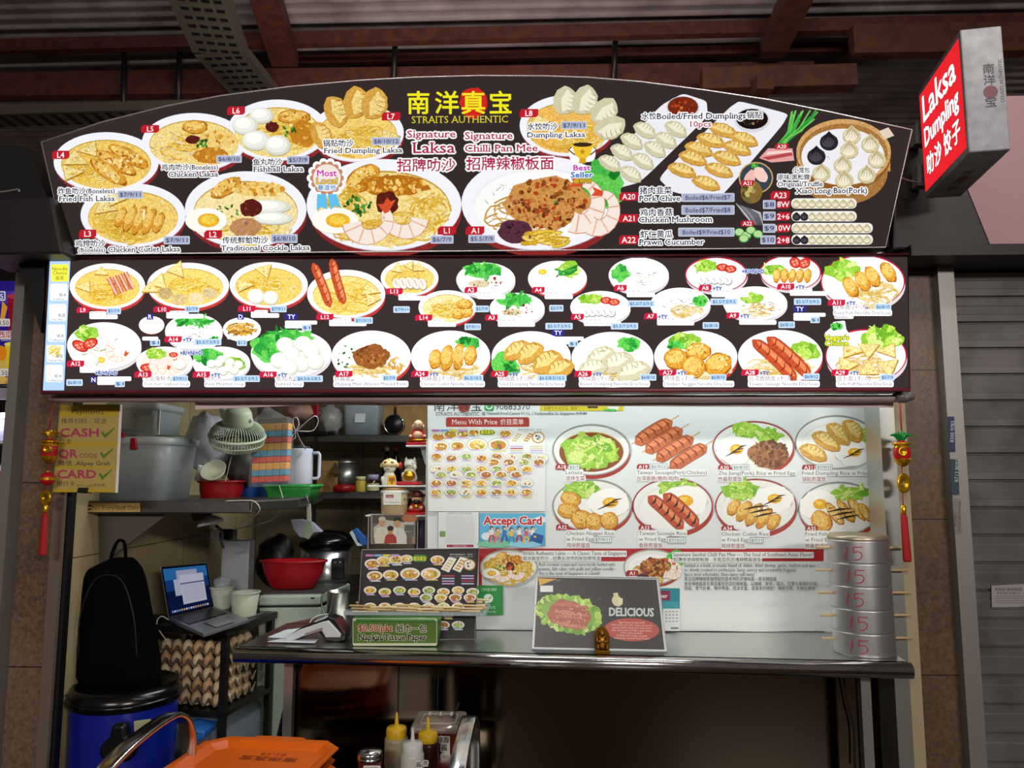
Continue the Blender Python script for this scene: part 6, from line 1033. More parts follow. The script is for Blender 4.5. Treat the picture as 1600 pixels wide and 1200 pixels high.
gu, gv = nu*G+1, nv*G+1
vs = [(i/G*PE, j/G*PE, .014+.012*math.cos(2*PI*i/G)*math.cos(2*PI*j/G)+.010*(math.cos(2*PI*i/G)+math.cos(2*PI*j/G))*.5) for j in range(gv) for i in range(gu)]
tray.add(vs, [(j*gu+i, j*gu+i+1, (j+1)*gu+i+1, (j+1)*gu+i) for j in range(gv-1) for i in range(gu-1)], True)
tray_me = tray.mesh('egg_tray', (0, 0, 0)); tray_me.materials.append(m_pulp)
eg = MB().lathe([(.0205*math.sin(PI*i/12)*(1-.10*math.cos(PI*i/12)*-1) if 0 < i < 12 else 1e-5, -.027*math.cos(PI*i/12)) for i in range(13)], (0, 0, 0), 16, cap=False)
egg_me = []
for m_ in eggm: me = eg.mesh('egg', (0, 0, 0)); me.materials.append(m_); egg_me.append(me)
ORD = ('bottom', 'second', 'middle', 'fourth', 'topmost'); COUNT = ('first', 'second', 'third', 'fourth', 'fifth', 'sixth', 'last'); ang = math.atan2(e1.y, e1.x); re_ = random.Random(4)
for lv in range(5):
    zz = ZS+.006+lv*.0465; o = Vector((cF.x, cF.y, zz))+e1*.035+e2*.03
    w_ = bpy.data.objects.new('egg_tray', tray_me); C.objects.link(w_); w_.matrix_world = Matrix(((e1.x, e2.x, 0, o.x), (e1.y, e2.y, 0, o.y), (0, 0, 1, o.z), (0, 0, 0, 1))); md = w_.modifiers.new('solid', 'SOLIDIFY'); md.thickness = .002
    tag(w_, 'grey pulp egg tray in the rack stack, '+('lowest of the five', 'second from the bottom', 'in the middle of the five', 'second from the top', 'topmost of the five')[lv], 'egg tray', 'egg trays in the rack')
    for i in range(nu):
        for j in range(nv):
            if j > 0 and i > 0: continue
            eo = bpy.data.objects.new('egg', re_.choice(egg_me)); C.objects.link(eo); eo.location = o+e1*(i+.5)*PE+e2*(j+.5)*PE+UZ*.0235
            tag(eo, 'egg in the '+ORD[lv]+' tray of the rack, '+(('front row, '+COUNT[i]+' from the corner post') if j == 0 else ('side row, '+COUNT[j-1]+' behind the corner egg')), 'egg', 'eggs in the rack trays')
solo('plastic_wrap', 'crumpled clear wrapping on the top egg tray behind the post', 'wrapping', crumple(Vector((cF.x, cF.y, ZS+.265))+e1*.08+e2*.27, (.04, .06, .02), 4, .25), m_bag)
solo('grey_tub', 'pale grey plastic tub under the egg rack shelf', 'tub', (lambda mb: mb)(rb(.03, .3, .02, L2-.02, .38, .63)), PM('#7f8894', .4), bevel=.03, seg=3)
# laptop
LA, LB = atz(264, 966, ZR+.016), atz(334, 947, ZR+.016); fr2 = atz(390, 967, ZR+.016); fr1 = fr2+(LA-LB); hin = (LB-LA).normalized(); fdir = (fr2-LB)
t = Thing('laptop', 'open silver laptop showing document windows, on the egg rack', 'laptop', LA); m_lap = PM('#8f929a', .35, metal=.6)
lb = t.part('base', MB().hexa([p+UZ*z for z in (-.014, 0) for p in (LA, LA+fdir, LB+fdir, LB)]), m_lap, bevel=.003)
kmap = quadmap(LA+UZ*.0005, hin, fdir); WL = (LB-LA).length; DL = fdir.length; a = Art(kmap); a.dz = 4e-5; a.rect(WL*.06, DL*.06, WL*.94, DL*.52, '#141416', .004)
for r in range(5):
    for c in range(13): a.rect(WL*(.075+.065*c), DL*(.08+.085*r), WL*(.13+.065*c), DL*(.15+.085*r), '#232327')
a.rect(WL*.3, DL*.58, WL*.7, DL*.95, '#7c7f87', .003); a.build('keyboard', [PRG], lb, t.loc)
S0, S1, S2, S3 = LA+UZ*.001, LB+UZ*.001, at(324, 878, LB.y+.045), at(252, 884, LA.y+.045)
scm = plane3(S0, S1, S3); S2 = Vector(scm([(324, 878)])[0]); S3 = Vector(scm([(251, 885)])[0]); sn = Vector(scm.n)
ls = t.part('screen_lid', MB().prism([S0, S1, S2, S3], -sn*.006), m_lap, bevel=.002)
a = Art(scm, z0=.0006); a.dz = 2e-5; I = lambda u, v: tuple((np.array((264, 964))*(1-u)+np.array((333.5, 947))*u)*(1-v)+(np.array((251.5, 886.5))*(1-u)+np.array((323, 880))*u)*v)
def qd(u0, v0, u1, v1, c): a.poly([I(u0, v0), I(u1, v0), I(u1, v1), I(u0, v1)], c)
qd(0, 0, 1, 1, '#0a0a0c'); qd(.03, .03, .97, .96, '#0d1c46'); qd(.03, .72, .97, .96, '#2d6fb0'); qd(.03, .5, .97, .72, '#173f80'); qd(.42, .96, .58, 1, '#0a0a0c'); qd(.3, .55, .75, .9, '#a9adc4'); qd(.22, .38, .6, .72, '#b8bad0'); qd(.36, .18, .88, .8, '#c4c4d6'); qd(.36, .6, .88, .63, '#5a6288')
for i in range(9): qd(.4, .24+.04*i, .84, .252+.04*i, '#a4a6bd')
for i in range(16): qd(.08+.052*i, .06, .115+.052*i, .1, R.choice(('#d8d8e0', '#7aa0d8', '#d89a5a', '#b8c8d8')))
a.build('screen', [printed('laptop_screen', .62)], ls, t.loc)
solo('laptop_cable', 'white charging cable looping down beside the laptop', 'cable', MB().tube(spline([LA+UZ*-.006, at(252, 963, LA.y-.02), at(245, 972, LA.y-.03), at(249, 985, LA.y-.05), at(260, 1001, LA.y-.07)]), .0022, 6), m_white)
solo('charger_brick', 'small black charger brick on the rack beside the backpack', 'charger', MB().cbox(atz(241, 966, ZR+.014), (.05, .05, .026)), m_blk, bevel=.004)
def pbowl(x, yb, Y, rt, rb_, h, label, z): 
    k = px(Y); b = at(x, yb, Y); b.z = z; t = Thing('paper_bowl', label, 'bowl', b); t.part('body', MB().lathe([(rb_*k, 0), (rb_*k, .003), (rt*k, h*k), (rt*k*.97, h*k), (rb_*k*.95, .006), (1e-4, .006)], b, 30), PM('#b4b9a6', .5)); t.part('rim', MB().lathe([(rt*k, h*k-.004), ((rt+1.3)*k, h*k-.001), ((rt+1.3)*k, h*k+.003), (rt*k*.97, h*k+.003)], b, 30, cap=False), PM('#c4c9b8', .5)); return b, k
b, k = pbowl(382, 948, 3.2, 22, 17.5, 35, 'white paper bowl stack at the corner of the rack top', ZR); 
b, k = pbowl(345, 948, 3.36, 17, 14, 32, 'white paper bowl half hidden behind the laptop screen', ZR)
solo('dome_lid', 'clear dome lid standing in the bowl behind the laptop', 'lid', MB().lathe([(14*k, 0), (14*k, 3*k), (11*k, 12*k), (4*k, 19*k), (3*k, 20*k)], b+UZ*33*k+Vector((-3*k, 0, 0)), 24, Matrix.Rotation(.9, 3, 'Y')), m_clear2)
solo('steel_strip', 'thin pale ruler on the rack top beside the laptop', 'ruler', MB().bar(atz(352, 976, ZR+.002), atz(412, 957, ZR+.002), .012, .003), m_alu)
# backpack
k = px(2.72); cx = 180
def bring(y, x0, x1, d): z = at(0, y, 2.72).z; A, B = at(x0, y, 2.72).x, at(x1, y, 2.72).x; return [((A+B)/2+(B-A)/2*math.copysign(abs(math.cos(q))**.75, math.cos(q)), 2.78+d*math.copysign(abs(math.sin(q))**.8, math.sin(q)), z) for q in np.linspace(0, 2*PI, 28, endpoint=False)]
t = Thing('backpack', 'black backpack hung by its loop from the shelf bracket', 'backpack', at(cx, 1080, 2.75)); m_bp = mat('black_fabric', '#020203', .95, bump=.4, bscale=90, spec=.15)
t.part('body', MB().loft([bring(y, a_, b_, d) for y, a_, b_, d in ((1074, 122, 226, .05), (1070, 106, 236, .06), (1040, 104, 236, .065), (1000, 106, 230, .065), (960, 107, 222, .065), (925, 106, 216, .06), (905, 110, 212, .055), (890, 128, 206, .05), (880, 148, 198, .045), (874, 162, 192, .03))]), m_bp)
t.part('front_pocket', MB().loft([[(p[0], p[1]-.045, p[2]) for p in bring(y, a_, b_, d)] for y, a_, b_, d in ((1070, 122, 218, .02), (1058, 116, 222, .035), (1010, 118, 218, .035), (985, 124, 212, .03), (972, 136, 200, .015))]), m_bp)
t.part('loop', MB().tube(spline([at(172, 880, 2.77), at(176, 862, 2.79), at(184, 846, 2.8), at(193, 846, 2.8), at(196, 862, 2.79), at(196, 880, 2.77)]), .006, 8), m_bp); t.part('zip', MB().tube(spline([at(122, 1030, 2.70), at(126, 960, 2.70), at(150, 905, 2.715), at(188, 905, 2.715), at(208, 960, 2.70), at(214, 1030, 2.70)]), .0025, 6), PM('#121215', .5)); t.part('shoulder_strap', MB().tube(spline([at(118, 905, 2.74), at(110, 960, 2.73), at(108, 1040, 2.73)]), .012, 8, False, 2.), m_bp)
# blue bin with black lid
zt = at(190, 1082, 2.62).z; k = px(2.72); r = 79*k; bc = at(186, 1100, 2.72); bc = Vector((bc.x, 2.76, 0)); t = Thing('waste_bin', 'large blue drum bin with a black lid and latch under the backpack', 'bin', bc)
t.part('body', MB().lathe([(r*.86, 0), (r*.88, .02), (r*.97, zt-.04), (r*.97, zt-.03)], bc, 48), PM('#101f8c', .35)); t.part('lid', MB().lathe([(r*.98, zt-.065), (r*1.01, zt-.06), (r*1.02, zt-.028), (r*.98, zt-.02), (r*.94, zt), (r*.9, zt-.004), (1e-4, zt-.012)], bc, 48), PM('#0a0a0c', .22)); t.part('lid_ring', MB().tube([bc+Vector((r*1.01*math.cos(i*PI/32), r*1.01*math.sin(i*PI/32), zt-.045)) for i in range(64)], .008, 8, True), PM('#0a0a0c', .2))
yf = bc.y-r*.95
t.part('latch', MB().prism([at(x, y, yf-.02) for x, y in ((174, 1132), (194, 1132), (197, 1150), (209, 1166), (208, 1182), (198, 1192), (166, 1192), (153, 1182), (154, 1168), (170, 1152))], (0, .04, 0)), m_blk, bevel=.012, seg=3); t.part('sticker', MB().prism([at(x, y, bc.y-r*.975) for x, y in ((209, 1128), (233, 1125), (233, 1138), (230, 1141), (210, 1143))], (.0, .012, 0)), PM('#b4b08a', .7))
solo('blue_crate', 'small bright blue plastic box on the floor side of the drum bin', 'box', MB().prism([at(x, y, 2.86) for x, y in ((286, 1137), (320, 1142), (319, 1155), (287, 1165))], (0, .12, 0)), PM('#1f63b0', .4), bevel=.008)
# ---------------------------------------------------------------- on the counter
k = px(2.62)
# black menu stand
P4 = [atz(742, 999, ZC+.002), atz(562, 999, ZC+.002)]; pl = plane3(P4[0], P4[1], at(565, 858, P4[1].y+.02)); cs = [Vector(p) for p in pl([(557, 1000), (742, 999), (748, 857), (566, 859)])]; nn = Vector(pl.n)
t = Thing('menu_stand', 'black menu board of small dish pictures standing behind the tissue box', 'menu board', (cs[0]+cs[1])/2); t.part('board', MB().prism(cs, -nn*.008), m_blk, bevel=.002); t.part('edge', MB().tube([p+nn*.001 for p in cs], .0022, 6, True), m_alu)
a = Art(pl, z0=.0005); a.dz = 4e-6; minimenu(a, 566, 862, 744, 998, '#111113'); a.build('print', [PR], t.o, t.loc); t.part('prop', MB().bar((cs[0]+cs[1])/2-nn*.006+Vector((0, .05, 0)), (cs[2]+cs[3])/2*.6+(cs[0]+cs[1])/2*.4-nn*.008, .02, .004), m_blk)
# tissue box
Yt = 2.56; A, B = at(551, 1010, Yt), at(684, 1010, Yt); H_ = at(0, 963, Yt).z; zb = ZC
t = Thing('tissue_box', 'green tub with a napkin price label, under the tray of bamboo sticks', 'tub', ((A.x+B.x)/2, Yt+.07, zb)); m_gr = mat('green_tub', '#3f7a34', .35, alpha=.92)
cx, cy, W = (A.x+B.x)/2, Yt+.06, B.x-A.x
def ring(w, d, z): return [(cx+p, cy+q, z) for p, q in rrect(w, d, .02)]
t.part('body', MB().loft([ring(W*.95, .10, zb), ring(W*.99, .115, zb+.03), ring(W, .12, H_)]), m_gr); t.part('rim', MB().loft([ring(W+.004, .124, H_-.012), ring(W+.01, .13, H_-.008), ring(W+.01, .13, H_), ring(W, .12, H_)], cap=False), m_gr)
a = Art(planemap((0, Yt-.004, 0), (0, -1, 0))); a.dz = 6e-6; a.rect(551, 966, 683, 1009, '#cfd4b4', 3); a.rect(552, 970, 682, 1005, '#57782e', 1); a.text('$0.50/pkt', 560, 986, 14, '#a83a28', w=53, halo='#dfe2c8', hw=1.1, serif=True, bold=.035); a.text('纸巾一包', 619, 987, 13, '#22221c', w=47, halo='#dfe2c8', hw=1.1, bold=.03); a.text('Napkin/Tissue Paper', 560, 1000, 12.5, '#22221c', w=106, halo='#dfe2c8', hw=1.1, serif=True, bold=.04); a.build('paper_label', [PRG], t.o, t.loc)
zt = H_+.002; c4 = [atz(537, 961, zt), atz(757, 966, zt), atz(766, 948, zt), atz(572, 944, zt)]
c4[1].y = c4[0].y; c4[3].y = c4[2].y = c4[0].y+.17
t = Thing('acrylic_tray', 'clear acrylic tray of bamboo sticks on the green tissue tub', 'tray', (c4[0]+c4[2])/2); t.part('base', MB().prism(c4, (0, 0, .003)), m_clear2)
for p, q in zip(c4, c4[1:]+c4[:1]): t.part('rim', MB().bar(p+UZ*.006, q+UZ*.006, .003, .012), m_clear2)
m_bam = [mat('bamboo', c_, .6) for c_ in ('#cdb587', '#dcc9a0', '#b99c6a')]; rs = random.Random(9)
st_me = []
for m_ in m_bam: mb = MB().lathe([(.0014, -.046), (.0034, -.041), (.0037, .041), (.003, .046)], (0, 0, 0), 8, Matrix.Rotation(PI/2, 3, 'Y')); me = mb.mesh('bamboo_stick', (0, 0, 0)); me.materials.append(m_); st_me.append(me)
i = 0
for row in range(12):
    for col in range(6):
        o = bpy.data.objects.new('bamboo_stick', rs.choice(st_me)); C.objects.link(o); u = (col+.5)/6*.9+.05+rs.uniform(-.03, .03); v = (row+.5)/12*.74+.1
        p = (c4[0]*(1-u)+c4[1]*u)*(1-v)+(c4[3]*(1-u)+c4[2]*u)*v; o.location = p+UZ*(.0075+.006*((row+col) % 3)+.0016*row); o.rotation_euler = (0, rs.uniform(-.03, .03), rs.uniform(-.07, .07))
        tag(o, 'loose bamboo stick lying crosswise in the clear tray on the tissue tub', 'stick', 'bamboo sticks in the tray')
# steel mug
b = atz(527, 969, ZC); k = px(b.y); t = Thing('steel_mug', 'plain stainless mug on the counter behind the card terminal', 'mug', b); t.part('body', MB().lathe([(16.5*k, 0), (16.5*k, 42*k), (18.5*k, 44*k), (16*k, 43.5*k), (15.5*k, 2*k), (1e-4, 2*k)], b, 32), mat('mug_steel', '#c4c2b8', .25, .95)); t.part('handle', MB().tube(spline([b+Vector((-16*k, 0, 38*k)), b+Vector((-24*k, 0, 37*k)), b+Vector((-25*k, 0, 24*k)), b+Vector((-20*k, 0, 10*k)), b+Vector((-16*k, 0, 7*k))]), 1.5*k, 8), m_steelb)
solo('thin_wire', 'thin white wire curving from the card terminal to the mug', 'wire', MB().tube(spline([atz(484, 980, ZC+.02), atz(487, 968, ZC+.03), atz(505, 960, ZC+.03), atz(540, 960, ZC+.02)]), .0016, 6), m_white)
# card terminal
Yk = atz(480, 1003, ZC).y; k = px(Yk); pt = lambda x, y: at(x, y, Yk)
t = Thing('card_terminal', 'white and black handheld card payment terminal lying on the counter', 'card terminal', pt(490, 1004))
body = [(446, 999), (448, 994), (470, 983), (505, 971), (514, 969), (520, 975), (534, 990), (533, 995), (510, 995), (505, 986), (499, 983), (452, 1003)]
t.part('white_shell', MB().prism([pt(*p) for p in body], (0, -.012, 0)), PM('#c8ccd0', .35), bevel=.003); t.part('black_body', MB().prism([pt(*p) for p in ((443, 1002), (446, 996), (470, 981), (505, 968), (514, 964), (524, 968), (540, 990), (538, 1001), (524, 1004), (508, 1001), (498, 988), (452, 1004))], (0, .075, 0)), PM('#121214', .3), bevel=.003)
t.part('receipt_slot', MB().prism([pt(*p)+Vector((0, -.001, 0)) for p in ((522, 968), (527, 968), (540, 988), (537, 990))], (0, .07, 0)), PM('#5e3230', .4)); t.part('screen', MB().prism([pt(*p)+Vector((0, .008, .002)) for p in ((490, 972.5), (504, 967.5), (505, 969), (491, 974))], (0, .055, 0)), PM('#b8c0c6', .1))
a = Art(planemap(pt(480, 990)+Vector((0, -.013, 0)), (0, -1, 0))); a.dz = 2e-5; a.poly([(476, 990), (504, 980.5), (504, 985), (476, 994)], '#8f7c7c'); a.build('side_label', [PR], t.o, t.loc)
for i, (pts_, lb) in enumerate(((((419, 996), (446, 985), (470, 982), (452, 994), (444, 998)), 'folded white receipt under the keypad end of the card terminal'), (((418, 1003), (440, 999), (498, 999), (492, 1005)), 'white slip of paper under the card terminal near the counter edge'))): solo('receipt', lb, 'receipt', MB().prism([atz(x, y, ZC+.002+.003*i) for x, y in pts_], UZ*.002), PM('#cfd4da', .5))
# black food poster in a leaning frame
b0, b1 = atz(831, 1014, ZC+.002), atz(1042, 1018, ZC+.002); pl = plane3(b0, b1, at(838, 899, b0.y+.055)); cs = [Vector(p) for p in pl([(831, 1014), (1042, 1018), (1029, 903), (837, 899)])]; nn = Vector(pl.n)
t = Thing('food_poster', 'black laminated food poster leaning in a clear frame, reading DELICIOUS', 'poster', (b0+b1)/2); t.part('sheet', MB().prism(cs, -nn*.004), PM('#d4d8d8', .3)); 
a = Art(pl, z0=.0005); a.dz = 4e-6; q4 = np.array([(831, 1014), (1042, 1018), (1029, 903), (837, 899)], float); mid = q4.mean(0); a.poly(mid+(q4-mid)*np.array([.965, .95]), '#17191b')
a.poly([(841, 903), (868, 905), (858, 909), (843, 915)], '#d8a81c'); specks(a, 866, 906, 10, 2, 10, ('#d8a81c',), .8); a.rect(844, 915, 864, 925, '#e4e8ea')
a.blob(889, 959, 50, 27, '#7fb53c', .15, .1, 30, R); 
for i in range(70):
    th = i*2*PI/70; a.blob(889+47*math.cos(th)+6*math.sin(th)*.4, 959+26*math.sin(th)+7*math.cos(th), U(4, 8), U(3, 5), R.choice(('#8fc440', '#b4dc5c', '#6a9e2c', '#d0ea8c')), U(0, 3), .35, 9, R)
a.blob(889, 960, 35, 22, '#b0624c', .2, .1, 22, R)
for i in range(6): a.stroke([(862+i*1.5, 944+i*6), (885, 944+i*6.3), (922-i*1, 950+i*6.5)], 7, ('#c4705a', '#b05a44', '#cf8468')[i % 3], True); specks(a, 892, 947+i*6, 28, 3, 16, ('#d9a08a', '#9a4a38', '#e2b4a0'), 1.2)
a.poly([(958, 927), (965, 926), (967, 934), (973, 935), (973, 944), (967, 948), (960, 946), (956, 938), (960, 935)], '#d8cfa8'); a.ell(963, 938, 7, 8, '#d8cfa8')
for i in range(3): a.stroke([(966, 936+i*3.4), (972, 936.5+i*3.4)], 2.6, '#e6deb8')
a.text('DELICIOUS', 952, 962, 18, '#c9d2d8', w=69, bold=.045, rot=.015); a.ell(987, 984, 43, 18, '#b8483a', .03, 36)
for i, s_ in enumerate(('Ngoh Hiang Five-Spice Roll', 'Filled with pork, yam, onion and prawn', 'potato starch wrapped in bean curd', 'skin, and seasoned with a spice blend', 'of five-spice powder.', 'Golden and crispy outside', 'Authentic cuisine from Fujian')): a.text(s_, 987, 974+i*4.1, 4, '#e6cfc6', w=(40, 64, 60, 62, 36, 48, 56)[i], align='c', serif=True, rot=.02)
a.build('print', [PRG], t.o, t.loc); t.part('clear_frame', MB().tube([p+nn*.001 for p in cs], .0028, 6, True), mat('clear_edge', '#c4ccce', .15)); t.part('foot', MB().prism([cs[0]-Vector((0, .012, 0)), cs[1]-Vector((0, .012, 0)), cs[1]+Vector((0, .1, -.0)), cs[0]+Vector((0, .1, 0))], (0, 0, .002)), m_clear2); t.part('prop', MB().bar((cs[0]+cs[1])/2+Vector((0, .09, .003)), (cs[2]*.9+cs[3]*1.1)/2*.7+(cs[0]+cs[1])/2*.3-nn*.004, .05, .003), m_clear2)
# little golden figure
b = atz(941, 1020, ZC); k = px(b.y); t = Thing('golden_figurine', 'tiny golden seated figurine at the foot of the black food poster', 'figurine', b); mg = mat('old_gold', '#8a5f1a', .35, .85)
t.part('base', MB().box(b.x-11*k, b.x+11*k, b.y-9*k, b.y+9*k, b.z, b.z+5*k), mg, bevel=.002); t.part('throne', MB().prism([b+Vector((x*k, 5*k, z*k)) for x, z in ((-11, 5), (11, 5), (11, 26), (8, 32), (5, 36), (0, 38), (-5, 36), (-8, 32), (-11, 26))], (0, .008, 0)), mg, bevel=.001)
t.part('body', MB().lathe([(8*k, 5*k), (8*k, 10*k), (6*k, 16*k), (6*k, 22*k), (3*k, 25*k)], b, 18, None, 1, .7), mg); t.part('head', MB().ball(b+Vector((0, -1*k, 28*k)), (4*k, 4*k, 4.6*k), 14), mg)
for s_ in (-1, 1): t.part('arm', MB().tube([b+Vector((s_*6*k, 0, 22*k)), b+Vector((s_*8*k, -4*k, 17*k)), b+Vector((s_*2*k, -7*k, 18*k))], 2*k, 8), mg); t.part('leg', MB().tube([b+Vector((s_*4*k, -3*k, 11*k)), b+Vector((s_*7*k, -8*k, 12*k)), b+Vector((s_*6*k, -8*k, 5*k))], 2.4*k, 8), mg)
# stack of number 15 steel containers with sticks through them
b = atz(1345, 1024, ZC); b.y += .045; k = px(b.y); b.x += 14*k; hC = 33.2*k; rC = 43.5*k; m_tin = mat('tin_steel', '#d2d2d4', .36, .9, noise=(3, '#b4b4b8', .35, .65)); wood = mat('stick_wood', '#c9ae82', .6)
LBL = ('at the bottom of the stack', 'second from the bottom', 'in the middle of the stack', 'second from the top', 'on top of the stack')
for i in range(5):
    o = b+UZ*(hC*i)+Vector((-(i)*.4*k, 0, 0)); t = Thing('steel_container', 'round steel container numbered 15 in red, '+LBL[i], 'container', o, 'numbered steel containers')
    t.part('body', MB().lathe([(rC*.985, 0), (rC, .003), (rC, .0036), (rC, .008), (rC, hC-.008), (rC, hC-.0036), (rC, hC-.003), (rC*.985, hC)], o, 48), m_tin)
    pr = MB()
    if i == 4: t.part('lid', MB().lathe([(rC*.99, hC), (rC*1.0, hC+.003), (rC*.97, hC+.012), (rC*.9, hC+.016), (1e-4, hC+.014)], o, 48), PM('#a89f8c', .35, metal=.7))
    def cmap(P, o=o):
        P = np.atleast_2d(np.asarray(P, float)); th = P[:, 0]/rC-PI/2+math.atan2(o.x, o.y)*-1; return np.stack([o.x+np.cos(th)*rC*1.003, o.y+np.sin(th)*rC*1.003, o.z+hC-P[:, 1]], 1)
    cmap.n = np.array((0, -1, 0)); a = Art(cmap, z0=.0008); w = .0033; x0 = -.018+.004*math.sin(i*2.3)
    a.stroke([(x0-.014, hC*.28), (x0-.018, hC*.55), (x0-.021, hC*.8)], w, '#a82238'); S5 = [(x0+.03, hC*.26), (x0+.018, hC*.27), (x0+.006, hC*.27), (x0+.004, hC*.4), (x0+.003, hC*.5), (x0+.014, hC*.46), (x0+.025, hC*.52), (x0+.027, hC*.66), (x0+.018, hC*.8), (x0+.004, hC*.82)]; a.stroke([tuple(p) for p in np.array([tuple(v) for v in spline([(*p, 0) for p in S5], 4)])[:, :2]], w*.9, '#a82238'); a.build('painted_number', [PR], t.o, t.loc)
    yk = (866, 905, 939, 972, 998)[4-i]; xl = (1276, 1274, 1276, 1278, 1278)[4-i]; xr = (1424, 1424, 1426, 1424, 1424)[4-i]
    zz = o.z+hC*.62; st = MB().tube([Vector((at(xl, 900, b.y).x, o.y-.01, zz)), Vector((at(xr, 900, b.y).x, o.y+.02, zz-.003))], .0042, 8)
    solo('wooden_stick', 'wooden stick pushed through the steel container '+LBL[i], 'stick', st, wood, group='sticks through the containers')
# ---------------------------------------------------------------- payments board and hanging charms
P4 = [(93, 632), (187, 632), (180, 770), (82, 768)]; t = Thing('payment_sign', 'yellow payments sign board hung at the corner of the stall', 'sign', at(132, 770, 2.5)); t.part('board', MB().prism([at(*p, 2.5) for p in P4], (0, .012, 0)), PM('#a88f22', .5), bevel=.001); t.part('side_edge', MB().prism([at(186.5, 632, 2.499), at(188, 632, 2.499), at(181, 770, 2.499), at(179.5, 770, 2.499)], (0, .013, 0)), PM('#d8c8c0', .5))
a = Art(planemap((0, 2.5, 0), (0, -1, 0)), z0=.0004); a.dz = 6e-6
for y0, y1, c in ((660, 632, 0),): pass
def band(y0, y1, c): f_ = lambda y: (93+(82-93)*(y-632)/137, 187+(180-187)*(y-632)/137); (l0, r0), (l1, r1) = f_(y0), f_(y1); a.poly([(l0+1, y0), (r0-1, y0), (r1-1, y1), (l1+1, y1)], c)
band(633, 769, '#b89c22'); band(650, 690, '#b09a54'); band(698, 728, '#b09a54'); band(732, 764, '#b09a54')
for t_, x, y, s_, w, c, bd in (('Payments', 112, 647, 10, 50, '#4a3a28', 0), ('推荐扫码、现金', 96, 661, 9, 71, '#4a3a28', 0), ('CASH', 94, 682, 18, 60, '#a83a5a', .05), ('现金', 93, 693, 9, 19, '#4a3a28', 0), ('QR', 92, 715, 18, 29, '#a83a5a', .05), ('CODE', 124, 715, 9, 28, '#8a3a4a', .02), ('微信 .Alipay Grab', 91, 727, 9, 81, '#3a3030', .01), ('CARD', 90, 747, 18, 60, '#a83a5a', .05), ('银行卡', 89, 759, 9, 28, '#4a3a28', 0), ('(fees apply有加费)', 120, 760, 5, 46, '#4a3a28', 0)): a.text(t_, x, y, s_, c, w=w, bold=bd)
for x, y in ((158, 680), (156, 712), (154, 745)): a.poly([(x, y-4), (x+3, y-6), (x+6, y-1), (x+21, y-12), (x+22, y-11), (x+6, y+5)], '#4a7a1e')
a.build('lettering', [PR], t.o, t.loc); t.part('clip', MB().prism([at(x, y, 2.49) for x, y in ((122, 762), (136, 762), (134, 771), (120, 770))], (0, .03, 0)), m_blk)
